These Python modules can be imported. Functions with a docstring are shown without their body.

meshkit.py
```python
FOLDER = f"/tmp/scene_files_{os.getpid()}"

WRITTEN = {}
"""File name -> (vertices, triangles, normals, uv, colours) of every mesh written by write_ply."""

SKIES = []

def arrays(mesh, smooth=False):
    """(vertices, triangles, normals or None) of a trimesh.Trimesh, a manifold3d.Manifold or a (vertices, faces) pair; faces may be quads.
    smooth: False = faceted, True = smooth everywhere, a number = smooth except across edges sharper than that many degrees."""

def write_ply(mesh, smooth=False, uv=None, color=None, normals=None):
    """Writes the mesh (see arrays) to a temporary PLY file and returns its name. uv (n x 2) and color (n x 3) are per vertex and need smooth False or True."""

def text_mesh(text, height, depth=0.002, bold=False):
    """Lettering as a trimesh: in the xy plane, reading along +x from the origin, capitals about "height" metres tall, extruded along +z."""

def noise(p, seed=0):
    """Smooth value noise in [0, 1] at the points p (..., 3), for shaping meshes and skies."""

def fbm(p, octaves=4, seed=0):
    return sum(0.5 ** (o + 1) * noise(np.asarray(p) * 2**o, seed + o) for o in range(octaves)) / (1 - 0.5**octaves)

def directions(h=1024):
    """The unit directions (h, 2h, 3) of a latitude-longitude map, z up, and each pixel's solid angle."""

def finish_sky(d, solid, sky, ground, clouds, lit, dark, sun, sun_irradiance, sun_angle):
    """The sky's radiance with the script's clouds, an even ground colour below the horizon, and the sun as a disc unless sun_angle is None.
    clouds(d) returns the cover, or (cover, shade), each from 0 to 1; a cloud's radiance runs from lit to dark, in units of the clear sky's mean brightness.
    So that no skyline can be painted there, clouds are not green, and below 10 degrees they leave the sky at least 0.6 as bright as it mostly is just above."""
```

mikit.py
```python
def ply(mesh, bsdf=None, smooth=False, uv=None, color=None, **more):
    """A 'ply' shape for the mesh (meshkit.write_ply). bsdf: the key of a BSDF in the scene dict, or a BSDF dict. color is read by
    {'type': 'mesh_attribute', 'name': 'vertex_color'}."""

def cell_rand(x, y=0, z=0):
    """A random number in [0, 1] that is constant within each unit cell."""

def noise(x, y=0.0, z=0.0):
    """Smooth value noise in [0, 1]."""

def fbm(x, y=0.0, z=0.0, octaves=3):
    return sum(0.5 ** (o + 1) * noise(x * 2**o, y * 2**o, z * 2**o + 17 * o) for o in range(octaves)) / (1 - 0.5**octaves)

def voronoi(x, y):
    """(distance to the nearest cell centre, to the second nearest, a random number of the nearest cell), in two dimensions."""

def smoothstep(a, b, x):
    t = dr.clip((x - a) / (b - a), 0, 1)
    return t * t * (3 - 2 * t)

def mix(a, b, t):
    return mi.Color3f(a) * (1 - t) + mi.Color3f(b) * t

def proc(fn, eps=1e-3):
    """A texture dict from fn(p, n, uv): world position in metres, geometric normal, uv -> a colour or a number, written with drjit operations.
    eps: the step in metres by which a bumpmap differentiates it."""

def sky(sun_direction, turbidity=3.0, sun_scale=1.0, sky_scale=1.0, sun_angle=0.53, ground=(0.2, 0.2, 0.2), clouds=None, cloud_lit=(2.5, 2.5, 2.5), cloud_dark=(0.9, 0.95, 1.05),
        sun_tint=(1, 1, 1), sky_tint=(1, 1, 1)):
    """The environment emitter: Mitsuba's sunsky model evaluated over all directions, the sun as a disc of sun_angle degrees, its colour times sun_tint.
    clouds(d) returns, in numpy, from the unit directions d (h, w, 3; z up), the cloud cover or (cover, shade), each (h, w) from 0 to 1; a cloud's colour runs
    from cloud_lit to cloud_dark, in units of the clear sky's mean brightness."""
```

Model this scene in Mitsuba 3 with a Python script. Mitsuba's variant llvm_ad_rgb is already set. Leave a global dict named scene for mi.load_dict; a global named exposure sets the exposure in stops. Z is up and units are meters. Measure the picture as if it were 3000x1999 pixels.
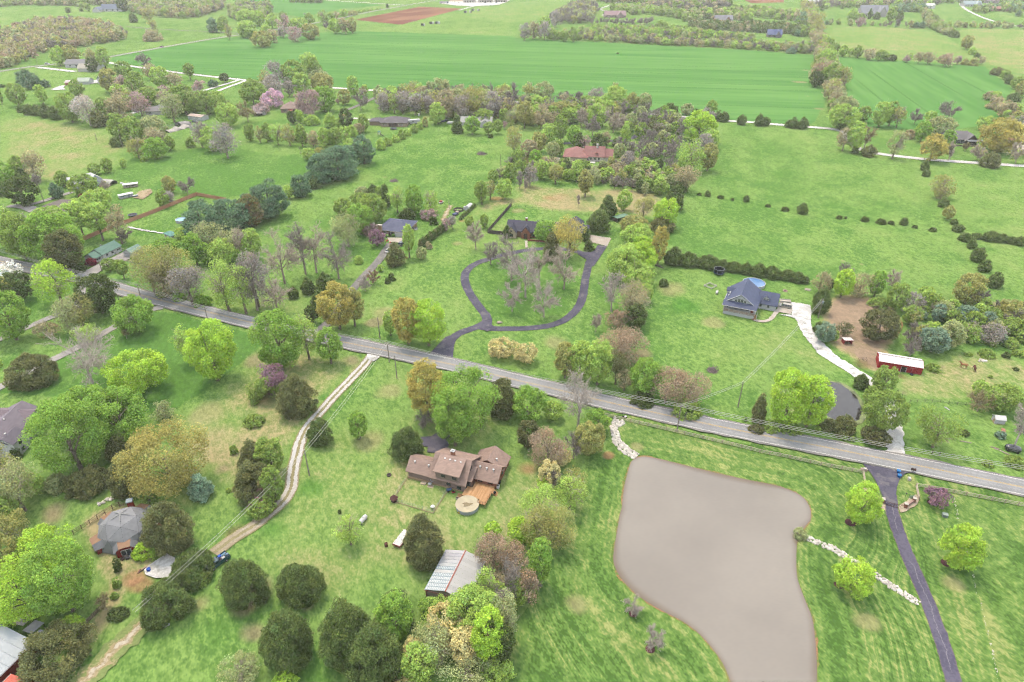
import math
import numpy as np, trimesh, mitsuba as mi, drjit as dr, mikit, meshkit
import manifold3d as m3
from shapely.geometry import Polygon, LineString, Point
from scipy.spatial import Delaunay, cKDTree

scene, labels = {}, {}
# ---------------------------------------------------------------- camera, sky, exposure
CAM_H, PITCH = 120.0, math.radians(31.0)
T = mi.ScalarTransform4f
scene['camera'] = {'type': 'perspective', 'fov': 73.74, 'fov_axis': 'x', 'near_clip': 1.0, 'far_clip': 9000.0,
    'to_world': T().look_at(origin=[0, 0, CAM_H], target=[0, math.cos(PITCH), CAM_H - math.sin(PITCH)], up=[0, 0, 1])}
scene['sky'] = mikit.sky([-0.18, 0.30, 0.9], turbidity=3, sun_scale=0.36, sun_angle=16, clouds=lambda d: 1.0, cloud_lit=(2.38, 2.5, 2.68))
exposure = 3.2

# ---------------------------------------------------------------- helpers
def C(r, g, b, k=1.0):
    """base colour of a surface from how it looks in even daylight"""
    c = np.array([r, g, b]) / 255.0
    c = np.where(c > 0.04045, ((c + 0.055) / 1.055) ** 2.4, c / 12.92)
    return c / 3.0 * k
def tex(c): return {'type': 'rgb', 'value': [float(v) for v in c]}
VC = {'type': 'mesh_attribute', 'name': 'vertex_color'}
scene['leaf'] = {'type': 'principledthin', 'base_color': VC, 'roughness': 0.9, 'spec_trans': 0.0, 'diff_trans': 0.75, 'eta': 1.3}
scene['bark'] = {'type': 'twosided', 'bsdf': {'type': 'diffuse', 'reflectance': VC}}
scene['paint'] = {'type': 'twosided', 'bsdf': {'type': 'principled', 'base_color': VC, 'roughness': 0.7, 'specular': 0.25}}
scene['gloss'] = {'type': 'twosided', 'bsdf': {'type': 'principled', 'base_color': VC, 'roughness': 0.22, 'specular': 0.6, 'clearcoat': 0.6}}
scene['pane'] = {'type': 'twosided', 'bsdf': {'type': 'principled', 'base_color': tex((0.02, 0.026, 0.03)), 'roughness': 0.08, 'specular': 0.6}}
used = {}
def numbered(key):
    n = used.get(key, 0); used[key] = n + 1
    return key if n == 0 else f'{key}_{n:03d}'
def thing(name, label, cat, group=None):
    key = numbered(name)
    labels[key] = {'label': label, 'category': cat}
    if group: labels[key]['group'] = group
    return key
def merge(ms):
    vs, fs, n = [], [], 0
    for v, f in ms:
        vs.append(v); fs.append(np.asarray(f) + n); n += len(v)
    return np.vstack(vs), np.vstack(fs)
def mv(m): return (np.asarray(m.vertices, float), np.asarray(m.faces))
def man(m):
    q = m.to_mesh(); return np.array(q.vert_properties[:, :3], float), np.array(q.tri_verts)
def box(x0, x1, y0, y1, z0, z1):
    v = np.array([[x, y, z] for x in (x0, x1) for y in (y0, y1) for z in (z0, z1)], float)
    f = np.array([[0, 1, 3], [0, 3, 2], [4, 6, 7], [4, 7, 5], [0, 4, 5], [0, 5, 1], [2, 3, 7], [2, 7, 6], [0, 2, 6], [0, 6, 4], [1, 5, 7], [1, 7, 3]])
    return v, f
def tube(P, r, n=6, cap=True):
    P = np.asarray(P, float); r = np.broadcast_to(np.asarray(r, float), len(P))
    d = np.gradient(P, axis=0); d /= np.linalg.norm(d, axis=1, keepdims=True) + 1e-12
    ref = np.array([0, 0, 1.0]) if abs(d[:, 2]).mean() < 0.9 else np.array([1.0, 0, 0])
    a = np.cross(d, ref); a /= np.linalg.norm(a, axis=1, keepdims=True) + 1e-12
    b = np.cross(d, a)
    t = np.arange(n) / n * 2 * np.pi
    v = (P[:, None] + r[:, None, None] * (np.cos(t)[None, :, None] * a[:, None] + np.sin(t)[None, :, None] * b[:, None])).reshape(-1, 3)
    f = []
    for i in range(len(P) - 1):
        for j in range(n):
            k = (j + 1) % n
            f += [[i * n + j, i * n + k, (i + 1) * n + k], [i * n + j, (i + 1) * n + k, (i + 1) * n + j]]
    if cap:
        for j in range(1, n - 1): f += [[0, j + 1, j], [(len(P) - 1) * n, (len(P) - 1) * n + j, (len(P) - 1) * n + j + 1]]
    return v, np.array(f)
def cyl(x, y, z0, z1, r, n=12, r2=None): return tube([(x, y, z0), (x, y, z1)], [r, r if r2 is None else r2], n)
def ring(x, y, z, r, w, h, n=24):
    return mv(trimesh.creation.annulus(r - w, r, h, sections=n, transform=trimesh.transformations.translation_matrix((x, y, z + h / 2))))
def grid_quads(P):
    """P (m, n, 3) -> faces of the sheet"""
    m, n = P.shape[:2]
    i = np.arange(m * n).reshape(m, n)
    q = np.stack([i[:-1, :-1], i[1:, :-1], i[1:, 1:], i[:-1, 1:]], -1).reshape(-1, 4)
    return P.reshape(-1, 3), np.vstack([q[:, [0, 1, 2]], q[:, [0, 2, 3]]])
def xf(m, o, ang, z=0.0):
    v, f = m; c, s = math.cos(math.radians(ang)), math.sin(math.radians(ang))
    return np.stack([o[0] + v[:, 0] * c - v[:, 1] * s, o[1] + v[:, 0] * s + v[:, 1] * c, v[:, 2] + z], 1), f
NR = np.random.default_rng(7)
def put(key, mesh, col, bsdf='paint', vary=0.0, label=None, kind=None, smooth=False, edge=0.9):
    v, f = mesh
    if vary > 0:
        edge = max(edge, math.hypot(*v.mean(0)[:2]) / 683 * 4.5) if edge > .6 else edge
        v, f = trimesh.remesh.subdivide_to_size(v, f, edge, max_iter=6)
        n = 1 + vary * (meshkit.fbm(v * 0.9, 3, 5) - 0.5) * 1.6 + vary * (NR.random(len(v)) - 0.5)
    else: n = np.ones(len(v))
    c = np.clip(np.asarray(col, float)[None] * n[:, None], 0, 0.9)
    if smooth is not True and smooth is not False: smooth = False
    key = numbered(key)
    scene[key] = mikit.ply((v, f), bsdf, smooth=smooth, color=c)
    d = {}
    if label: d['label'] = label
    if kind: d['kind'] = kind
    if d: labels[key] = d
    return key
class Thing:
    """a thing standing at o, turned by ang degrees: its parts are given in its own metres"""
    def __init__(s, name, label, cat, o=(0, 0), ang=0.0, group=None, z=0.0):
        s.key, s.o, s.ang, s.z = thing(name, label, cat, group), o, ang, z
    def part(s, name, mesh, col, sub=None, **kw):
        base = s.key if sub is None else sub
        return put(base + '__' + name, xf(mesh, s.o, s.ang, s.z), col, **kw)
    def window(s, x, y, z, w, h, face, frame=C(235, 235, 235), pane=None):
        """face: 'S' looks to -y, 'N' +y, 'E' +x, 'W' -x"""
        d = 0.06
        if face in 'SN':
            q = -1 if face == 'S' else 1
            fr = merge([box(x - w / 2 - .08, x + w / 2 + .08, min(y, y + q * d), max(y, y + q * d), z, z + .1), box(x - w / 2 - .08, x + w / 2 + .08, min(y, y + q * d), max(y, y + q * d), z + h - .1, z + h),
                box(x - w / 2 - .08, x - w / 2 + .02, min(y, y + q * d), max(y, y + q * d), z + .1, z + h - .1), box(x + w / 2 - .02, x + w / 2 + .08, min(y, y + q * d), max(y, y + q * d), z + .1, z + h - .1), box(x - .03, x + .03, min(y, y + q * d), max(y, y + q * d), z + .1, z + h - .1)])
            pn = box(x - w / 2, x + w / 2, y - .02 if q > 0 else y - .03, y + .03 if q > 0 else y + .02, z + .05, z + h - .05)
        else:
            q = -1 if face == 'W' else 1
            fr = merge([box(min(x, x + q * d), max(x, x + q * d), y - w / 2 - .08, y + w / 2 + .08, z, z + .1), box(min(x, x + q * d), max(x, x + q * d), y - w / 2 - .08, y + w / 2 + .08, z + h - .1, z + h),
                box(min(x, x + q * d), max(x, x + q * d), y - w / 2 - .08, y - w / 2 + .02, z + .1, z + h - .1), box(min(x, x + q * d), max(x, x + q * d), y + w / 2 - .02, y + w / 2 + .08, z + .1, z + h - .1)])
            pn = box(x - .02 if q > 0 else x - .03, x + .03 if q > 0 else x + .02, y - w / 2, y + w / 2, z + .05, z + h - .05)
        k = s.part('window', pn, (0.02, .025, .03), bsdf='pane') if pane is None else s.part('window', pn, pane)
        s.part('frame', fr, frame, sub=k)
    def door(s, x, y, z, w, h, face, col):
        if face in 'SN': m = box(x - w / 2, x + w / 2, y - .05, y + .05, z, z + h)
        else: m = box(x - .05, x + .05, y - w / 2, y + w / 2, z, z + h)
        return s.part('door', m, col)
    # walls and roofs
    def gable(s, x0, x1, y0, y1, eave, ridge, axis, wall, roof, over=.45, z0=0.0, at=None, eave2=None, vary=.22, th=.16, wname='wall', rname='roof', wv=.12):
        at = (.5 * (y0 + y1) if axis == 'x' else .5 * (x0 + x1)) if at is None else at
        eave2 = eave if eave2 is None else eave2
        A, B = (y0, y1) if axis == 'x' else (x0, x1)
        prof = [(A, z0), (B, z0), (B, eave2), (at, ridge), (A, eave)]
        E0, E1 = (x0, x1) if axis == 'x' else (y0, y1)
        v = [(e, p[0], p[1]) if axis == 'x' else (p[0], e, p[1]) for e in (E0, E1) for p in prof]
        f = [[0, 1, 2], [0, 2, 3], [0, 3, 4], [5, 7, 6], [5, 8, 7], [5, 9, 8], [0, 5, 6], [0, 6, 1], [1, 6, 7], [1, 7, 2], [4, 9, 5], [4, 5, 0]]
        if axis == 'y': f = [q[::-1] for q in f]
        w = s.part(wname, (np.array(v, float), np.array(f)), wall, vary=wv)
        sl1, sl2 = (ridge - eave) / (at - A), (ridge - eave2) / (B - at)
        ms = []
        for side, sl, edge in ((-1, sl1, A), (1, sl2, B)):
            o = edge + side * over; zo = (eave if side < 0 else eave2) - sl * over
            q = [(o, zo), (at, ridge), (at, ridge + th), (o, zo + th)]
            v = [(e, p[0], p[1]) if axis == 'x' else (p[0], e, p[1]) for e in (E0 - over, E1 + over) for p in q]
            ms.append((np.array(v, float) + [0, 0, .012], np.array([[0, 1, 2], [0, 2, 3], [4, 6, 5], [4, 7, 6], [0, 4, 5], [0, 5, 1], [3, 2, 6], [3, 6, 7], [0, 3, 7], [0, 7, 4], [1, 5, 6], [1, 6, 2]])))
        return w, s.part(rname, merge(ms), roof, vary=vary)
    def hip(s, x0, x1, y0, y1, eave, ridge, axis, wall, roof, over=.5, inset=None, vary=.22, z0=0.0, wv=.12):
        w = s.part('wall', box(x0, x1, y0, y1, z0, eave), wall, vary=wv)
        X0, X1, Y0, Y1 = x0 - over, x1 + over, y0 - over, y1 + over
        ins = (min(X1 - X0, Y1 - Y0) / 2 if inset is None else inset)
        if axis == 'x': r = [(X0 + ins, (Y0 + Y1) / 2), (X1 - ins, (Y0 + Y1) / 2)]
        else: r = [((X0 + X1) / 2, Y0 + ins), ((X0 + X1) / 2, Y1 - ins)]
        v = [(X0, Y0, eave), (X1, Y0, eave), (X1, Y1, eave), (X0, Y1, eave), (X0, Y0, eave + .15), (X1, Y0, eave + .15), (X1, Y1, eave + .15), (X0, Y1, eave + .15), (*r[0], ridge), (*r[1], ridge)]
        f = [[0, 2, 1], [0, 3, 2], [0, 1, 5], [0, 5, 4], [1, 2, 6], [1, 6, 5], [2, 3, 7], [2, 7, 6], [3, 0, 4], [3, 4, 7]]
        f += [[4, 5, 9], [4, 9, 8], [5, 6, 9], [6, 7, 8], [6, 8, 9], [7, 4, 8]] if axis == 'x' else [[4, 5, 8], [5, 6, 9], [5, 9, 8], [6, 7, 9], [7, 4, 8], [7, 8, 9]]
        return w, s.part('roof', (np.array(v, float) + [0, 0, .012], np.array(f)), roof, vary=vary)

MAIN = [(-237.96,274.19),(-216.46,264.6),(-190.5,254.18),(-173.55,248.66),(-151.75,237.97),(-137.61,231.03),(-110.89,219.57),(-88.96,210.11),(-58.07,198.67),(-40.72,192.4),(-26.12,186.98),(-15.94,183.15),(-0.38,176.14),(14.64,170.11),(25.53,164.97),(47.54,156.4),(66.44,149.36),(84.98,143.33),(98.88,138.4),(113.2,133.39),(128.45,127.71),(137.43,124.65)]
LINES = {'circle_drive':(3.3,'asph',[(-14.39,263.77),(-7.08,269.82),(3.06,275.46),(12.92,278.67),(21.2,278.67),(28.7,275.46),(33.79,269.82)]),
 'circle_drive2':(3.3,'asph',[(-14.39,263.77),(-6.22,269.82),(-13.11,265.32),(-17.98,258.73),(-19.44,250.63),(-18.2,241.56),(-15.15,231.52),(-11.45,222.56),(-8.98,215.85),(-9.36,211.97),(-12.98,208.61),(-18.53,204.92),(-21.36,199.37),(-23.07,193.66),(-24.36,188.55)]),
 'circle_drive3':(3.2,'asph',[(39.69,281.95),(37.42,275.46),(33.79,269.82),(30.99,256.21),(28.83,244.17),(27.14,232),(24.34,222.56),(19.9,214.98),(14.57,210.28),(6.6,208.11),(-3.73,207.78),(-10.36,208.19),(-12.94,210.28)]),
 'cedar_drive':(3.6,'greyasph',[(-54.39,284.61),(-55.25,276.74),(-56.47,265.56),(-58.68,255.65),(-60.6,247.91),(-61.87,240.01),(-63.27,229.11),(-64.63,215.41),(-67.26,206.95),(-69.74,202.11)]),
 'private_drive':(3.0,'asph_lane',[(93.88,125.88),(91.64,120.26),(92.23,122.11),(90.86,117.46),(89.04,109.47),(87.71,101.02),(86.7,94.19),(85.18,87.21),(83.87,81.78),(82.3,76.29),(80.79,71.1)]),
 'gravel_lane':(3.4,'lane',[(-46.28,190.72),(-47.28,185.58),(-50.31,176.14),(-53.7,166.76),(-56.19,157.51),(-57.94,151.82),(-58.04,145.4),(-56.98,136.78),(-56.35,132.28),(-55.31,127.97),(-55.76,123.83),(-57.6,119.87),(-60.78,115.69),(-58.8,117.08),(-61.29,114.47),(-64.29,111.23),(-67,106.9)]),
 'dirt_track':(5.0,'track',[(-71.81,93.61),(-74.02,89.38),(-75.38,87.21),(-76.26,85.62),(-77.5,82.54),(-78.38,79.81),(-79.32,76.95),(-79.67,75.56)]),
 'white_drive':(4.6,'white',[(106.33,221.64),(104.3,213.68),(102.88,205.32),(103.13,198.98),(104.25,192.18),(102.79,196.52),(104,190.57),(106.68,184.88),(108.87,179.43),(110.9,174.84),(112.63,169.19),(112.37,163.79),(110.06,157.51),(106.85,151.03),(104.18,144.9),(102.62,141)]),
 'left_drive':(3.4,'pale',[(-129.59,223.94),(-132.9,222.56),(-136.66,216.73),(-140.9,208.19),(-143.87,198.98),(-148.1,190.86),(-150.12,186.98),(-155.31,175.17),(-159.25,167.36)]),
 'left_path':(3.2,'pale',[(-170.29,245.23),(-168.31,238.98),(-164.09,232),(-161.73,224.4),(-163.63,220.74),(-167.61,214.98),(-171.67,207.78),(-175.27,200.54),(-178.24,195.92)]),
 'far_lane':(5.5,'white',[(-444.55,784.6),(-413.12,762),(-379.5,742.66),(-337.22,716.91),(-278.59,687.22),(-246.95,672.91),(-245.49,669.41),(-213.78,654.64),(-181.76,642.6),(-159.46,637.25),(-115.43,624.23),(-93.71,615.65),(-62.89,611.69),(-8.74,583.34),(19.93,572.21),(47.49,559.34),(74.12,548.19),(106.94,537.04),(149.32,516.26),(164.79,512.63),(174.67,510.12),(186.59,504.46),(210.74,496.17),(229.79,489.44),(230.94,480.28),(225.51,461.63),(222.11,442.8),(222.29,434.55),(229.45,427.35),(253.73,414.54),(278.88,408.38),(304.4,401.42),(320.72,396.97)]),
 'far_branch':(4,'white',[(-248.37,670.57),(-257.08,625.77),(-258.41,597.21)]),
 'far_branch2':(4,'white',[(-255.45,675.26),(-271.16,619.66),(-274.17,601.97)]),
 'far_drive':(4,'white',[(-280.51,570.9),(-285.67,553.1),(-291.29,537.82)]),
 'grey_house_drive':(4,'greyasph',[(-112.89,602.93),(-120.53,574.4),(-128.33,549.82)]),
 'grey_house_drive2':(4,'white',[(-118.75,522.53),(-110.44,520.3),(-105.54,517.35)]),
 'left_far_road':(6,'road2',[(-519.72,700.83),(-509.35,720.2),(-498.19,744.06),(-477.59,764.95),(-462.25,784.6),(-451.44,800.36),(-446,812.56),(-419.88,883.89),(-384.58,967.73),(-362.74,1003.09),(-348.03,1021.68),(-336.29,1054.15),(-306.1,1117.72),(-276.03,1188.89),(-260.08,1259.71),(-202.82,1416.46),(-148.57,1543.2)]),
 'left_far_drive':(6,'white',[(-486.15,744.06),(-456.22,729.57),(-433.79,718.88)]),
 'left_lane':(4,'greyasph',[(-562.56,1091.45),(-494.66,1054.15),(-398.76,1028.02),(-363.98,1006.75)]),
 'top_lane':(5,'white',[(-416.47,1565.51),(-382.19,1543.2),(-304.05,1484.87),(-204.42,1428.23)]),
 'farm_lane':(5,'white',[(-93.68,1328.54),(-60.98,1440.19),(-39.93,1490)]),
 'right_far_lane':(5,'white',[(864.77,1464.69),(834.37,1404.87),(804.43,1338.96),(764.77,1232.24),(743.88,1159.43),(738.64,1110.3),(741.62,1081.54)]),
 'pink_house_drive':(4,'asph',[(100.19,498.56),(93.17,496.85),(89.58,490.1),(87.91,477.09),(80.54,463.14),(71.25,458.65),(63.31,457.76),(47.56,456.58),(33.17,451.04)]),
 'pool_path':(1.2,'white',[(-181.63,304.13),(-173.45,300.29),(-161.11,295.96)]),
 'court_drive':(3.5,'pale',[(-255.96,332.54),(-250.05,331.68),(-244.3,336.02),(-239.74,345.91),(-235.15,354.37)]),
 'shed_track':(2.8,'track',[(-31.31,333.41),(-32.28,323.26),(-33.63,312.06)]),
 'white_walk':(1.5,'conc',[(86.92,214.11),(88.84,212.82),(91.5,213.25),(94.25,215.85),(96.12,218.94),(98.31,221.64)]),
 'dark_walk':(1.2,'conc',[(6.34,287.31),(6.46,279.32)]),
 'road_trail':(4,'white',[(155.18,1349.53),(162.02,1318.27),(168.67,1322.36),(149.17,1241.27)]),
 'road_trail2':(4,'white',[(222.1,1529.56),(199.5,1464.69),(146.68,1328.54)]),
 'house_drive':(3.5,'white',[(312.81,447.03),(322.53,444.2),(328.33,438.64)])}
PATCHES = {'concrete_pad':('conc',[(35.66,294.25),(45.14,290.06),(42.18,280.89),(33.09,286.9)]),
 'apron':('conc',[(-56.83,290.75),(-49.38,290.33),(-49.76,284.61),(-54.92,285.28)]),
 'brown_drive':('asph',[(-25.26,147.82),(-22.21,148.18),(-20.75,149.98),(-19.63,152.08),(-17.15,149.98),(-16.87,146.4),(-17.54,142.69),(-19.6,141),(-22.8,141.48),(-22.71,143.67),(-24.84,144.16)]),
 'drive_mouth':('asph',[(91.91,136.69),(103.96,133.7),(101.22,133.07),(98.64,130.75),(96.58,127.97),(94.74,124.65),(93.67,121.83),(91.1,121.83),(91.7,125.47),(92.3,130.1),(92.38,133.61)]),
 'circle_mouth':('asph',[(-27.63,190.35),(-22.79,202.11),(-20.08,203.71),(-18.75,202.11),(-19.56,196.68),(-19.41,190.35),(-19.28,188.55),(-26.28,188.55)]),
 'circle_mid':('asph',[(-11.73,208.61),(-9.9,215.41),(-8.32,219.84),(-7.12,214.54),(-7.22,210.28),(-5.1,208.19),(-8.74,205.73)]),
 'circle_top':('asph',[(28.7,275.46),(33.97,274.19),(37.05,276.74),(38.12,281.95),(42.18,280.89),(36.36,265.56),(34.01,259.66),(31.78,261.99),(31.49,266.77),(28.44,272.3)]),
 'white_apron':('white',[(104.98,227.68),(108.18,226.73),(111.18,225.33),(110.11,220.74),(106.61,211.97),(102.94,211.12),(103.13,214.54),(100.56,216.29),(97.11,218.05),(101.67,217.61)]),
 'suv_pad':('conc',[(100.56,227.68),(104.76,225.8),(101.82,218.05),(97,220.29)]),
 'gravel_park':('white',[(-80.38,102.14),(-78.97,104.73),(-77.49,106.73),(-75.08,105.4),(-72.51,99.92),(-76.83,99.92),(-79.54,100.86)]),
 'green_drive':('pale',[(-175.81,252.84),(-173.55,261.41),(-170.76,268.59),(-169.08,274.44),(-162.63,267.37),(-163.96,264.96),(-168.04,263.17),(-168.91,256.21),(-169.16,249.32),(-169.72,244.17)]),
 'court':('greyasph2',[(-239.58,329.12),(-234.79,342.62),(-225.65,340.46),(-221.69,329.97),(-222.9,321.62),(-228.92,320)]),
 'court2':('pale',[(-255.41,331.68),(-253.4,335.15),(-241.11,331.68),(-237.39,327.43),(-239.39,322.94),(-246.75,328.27)]),
 'lane_mouth':('white',[(-47.83,190.72),(-46.36,191.16),(-43.5,189.13),(-44.74,186.28),(-47.28,187.69)]),
 'white_mouth':('white',[(99.49,141.72),(101.64,142.93),(104.58,142.45),(105.09,140.29),(105.09,139.34)]),
 'far_yard':('white',[(-141.35,1464.69),(-131.57,1510.85),(-77.05,1543.2),(-0.05,1571.18),(-9.96,1490),(-27.28,1428.23),(-70.45,1404.87),(-103.96,1416.46)]),
 'dirt_pad':('dirt',[(-128.59,1502.97),(-124.09,1534.99),(-98.17,1537.71),(-98.37,1502.97)]),
 'garden':('dirt',[(-198.58,344.99),(-199.72,355.33),(-195.81,359.22),(-191.92,353.41),(-191.78,342.26)]),
 'garden2':('dirt',[(-225.87,363.18),(-226.54,368.23),(-220.18,367.21),(-219.72,361.19)]),
 'pink_yard':('conc',[(22.2,413.79),(25.4,420.09),(29.68,418.82),(28.51,411.31)]),
 'bed_left':('mulchrock',[(88.06,128.6),(89,128.39),(89.37,126.92),(89.44,123.83),(90.81,121.83),(89.89,119.87),(88.91,121.44),(88.57,123.83),(88.51,126.29),(87.56,127.13)]),
 'bed_right':('mulchrock',[(93.96,121.83),(95.88,122.83),(98.52,124.65),(100.09,125.47),(99.99,123.83),(98.54,121.83),(96.52,120.65),(94.8,119.48),(93.2,119.1),(93.39,120.65)]),
 'sand_yard':('dirt',[(-417.51,737.1),(-414.5,740.56),(-409.88,726.87)]),
 'white_yard':('white',[(-406.45,629.38),(-407.2,645.3),(-404.05,649.12),(-399.49,637.25),(-392.99,629.38),(-400.24,625.77)]),
 'white_yard2':('white',[(-394.89,664.81),(-387.32,676.44),(-378.94,660.25),(-387.24,653.53)]),
 'right_yard':('conc',[(321.35,448.45),(333.72,447.03),(323.11,430.53),(322.83,438.64)])}
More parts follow.
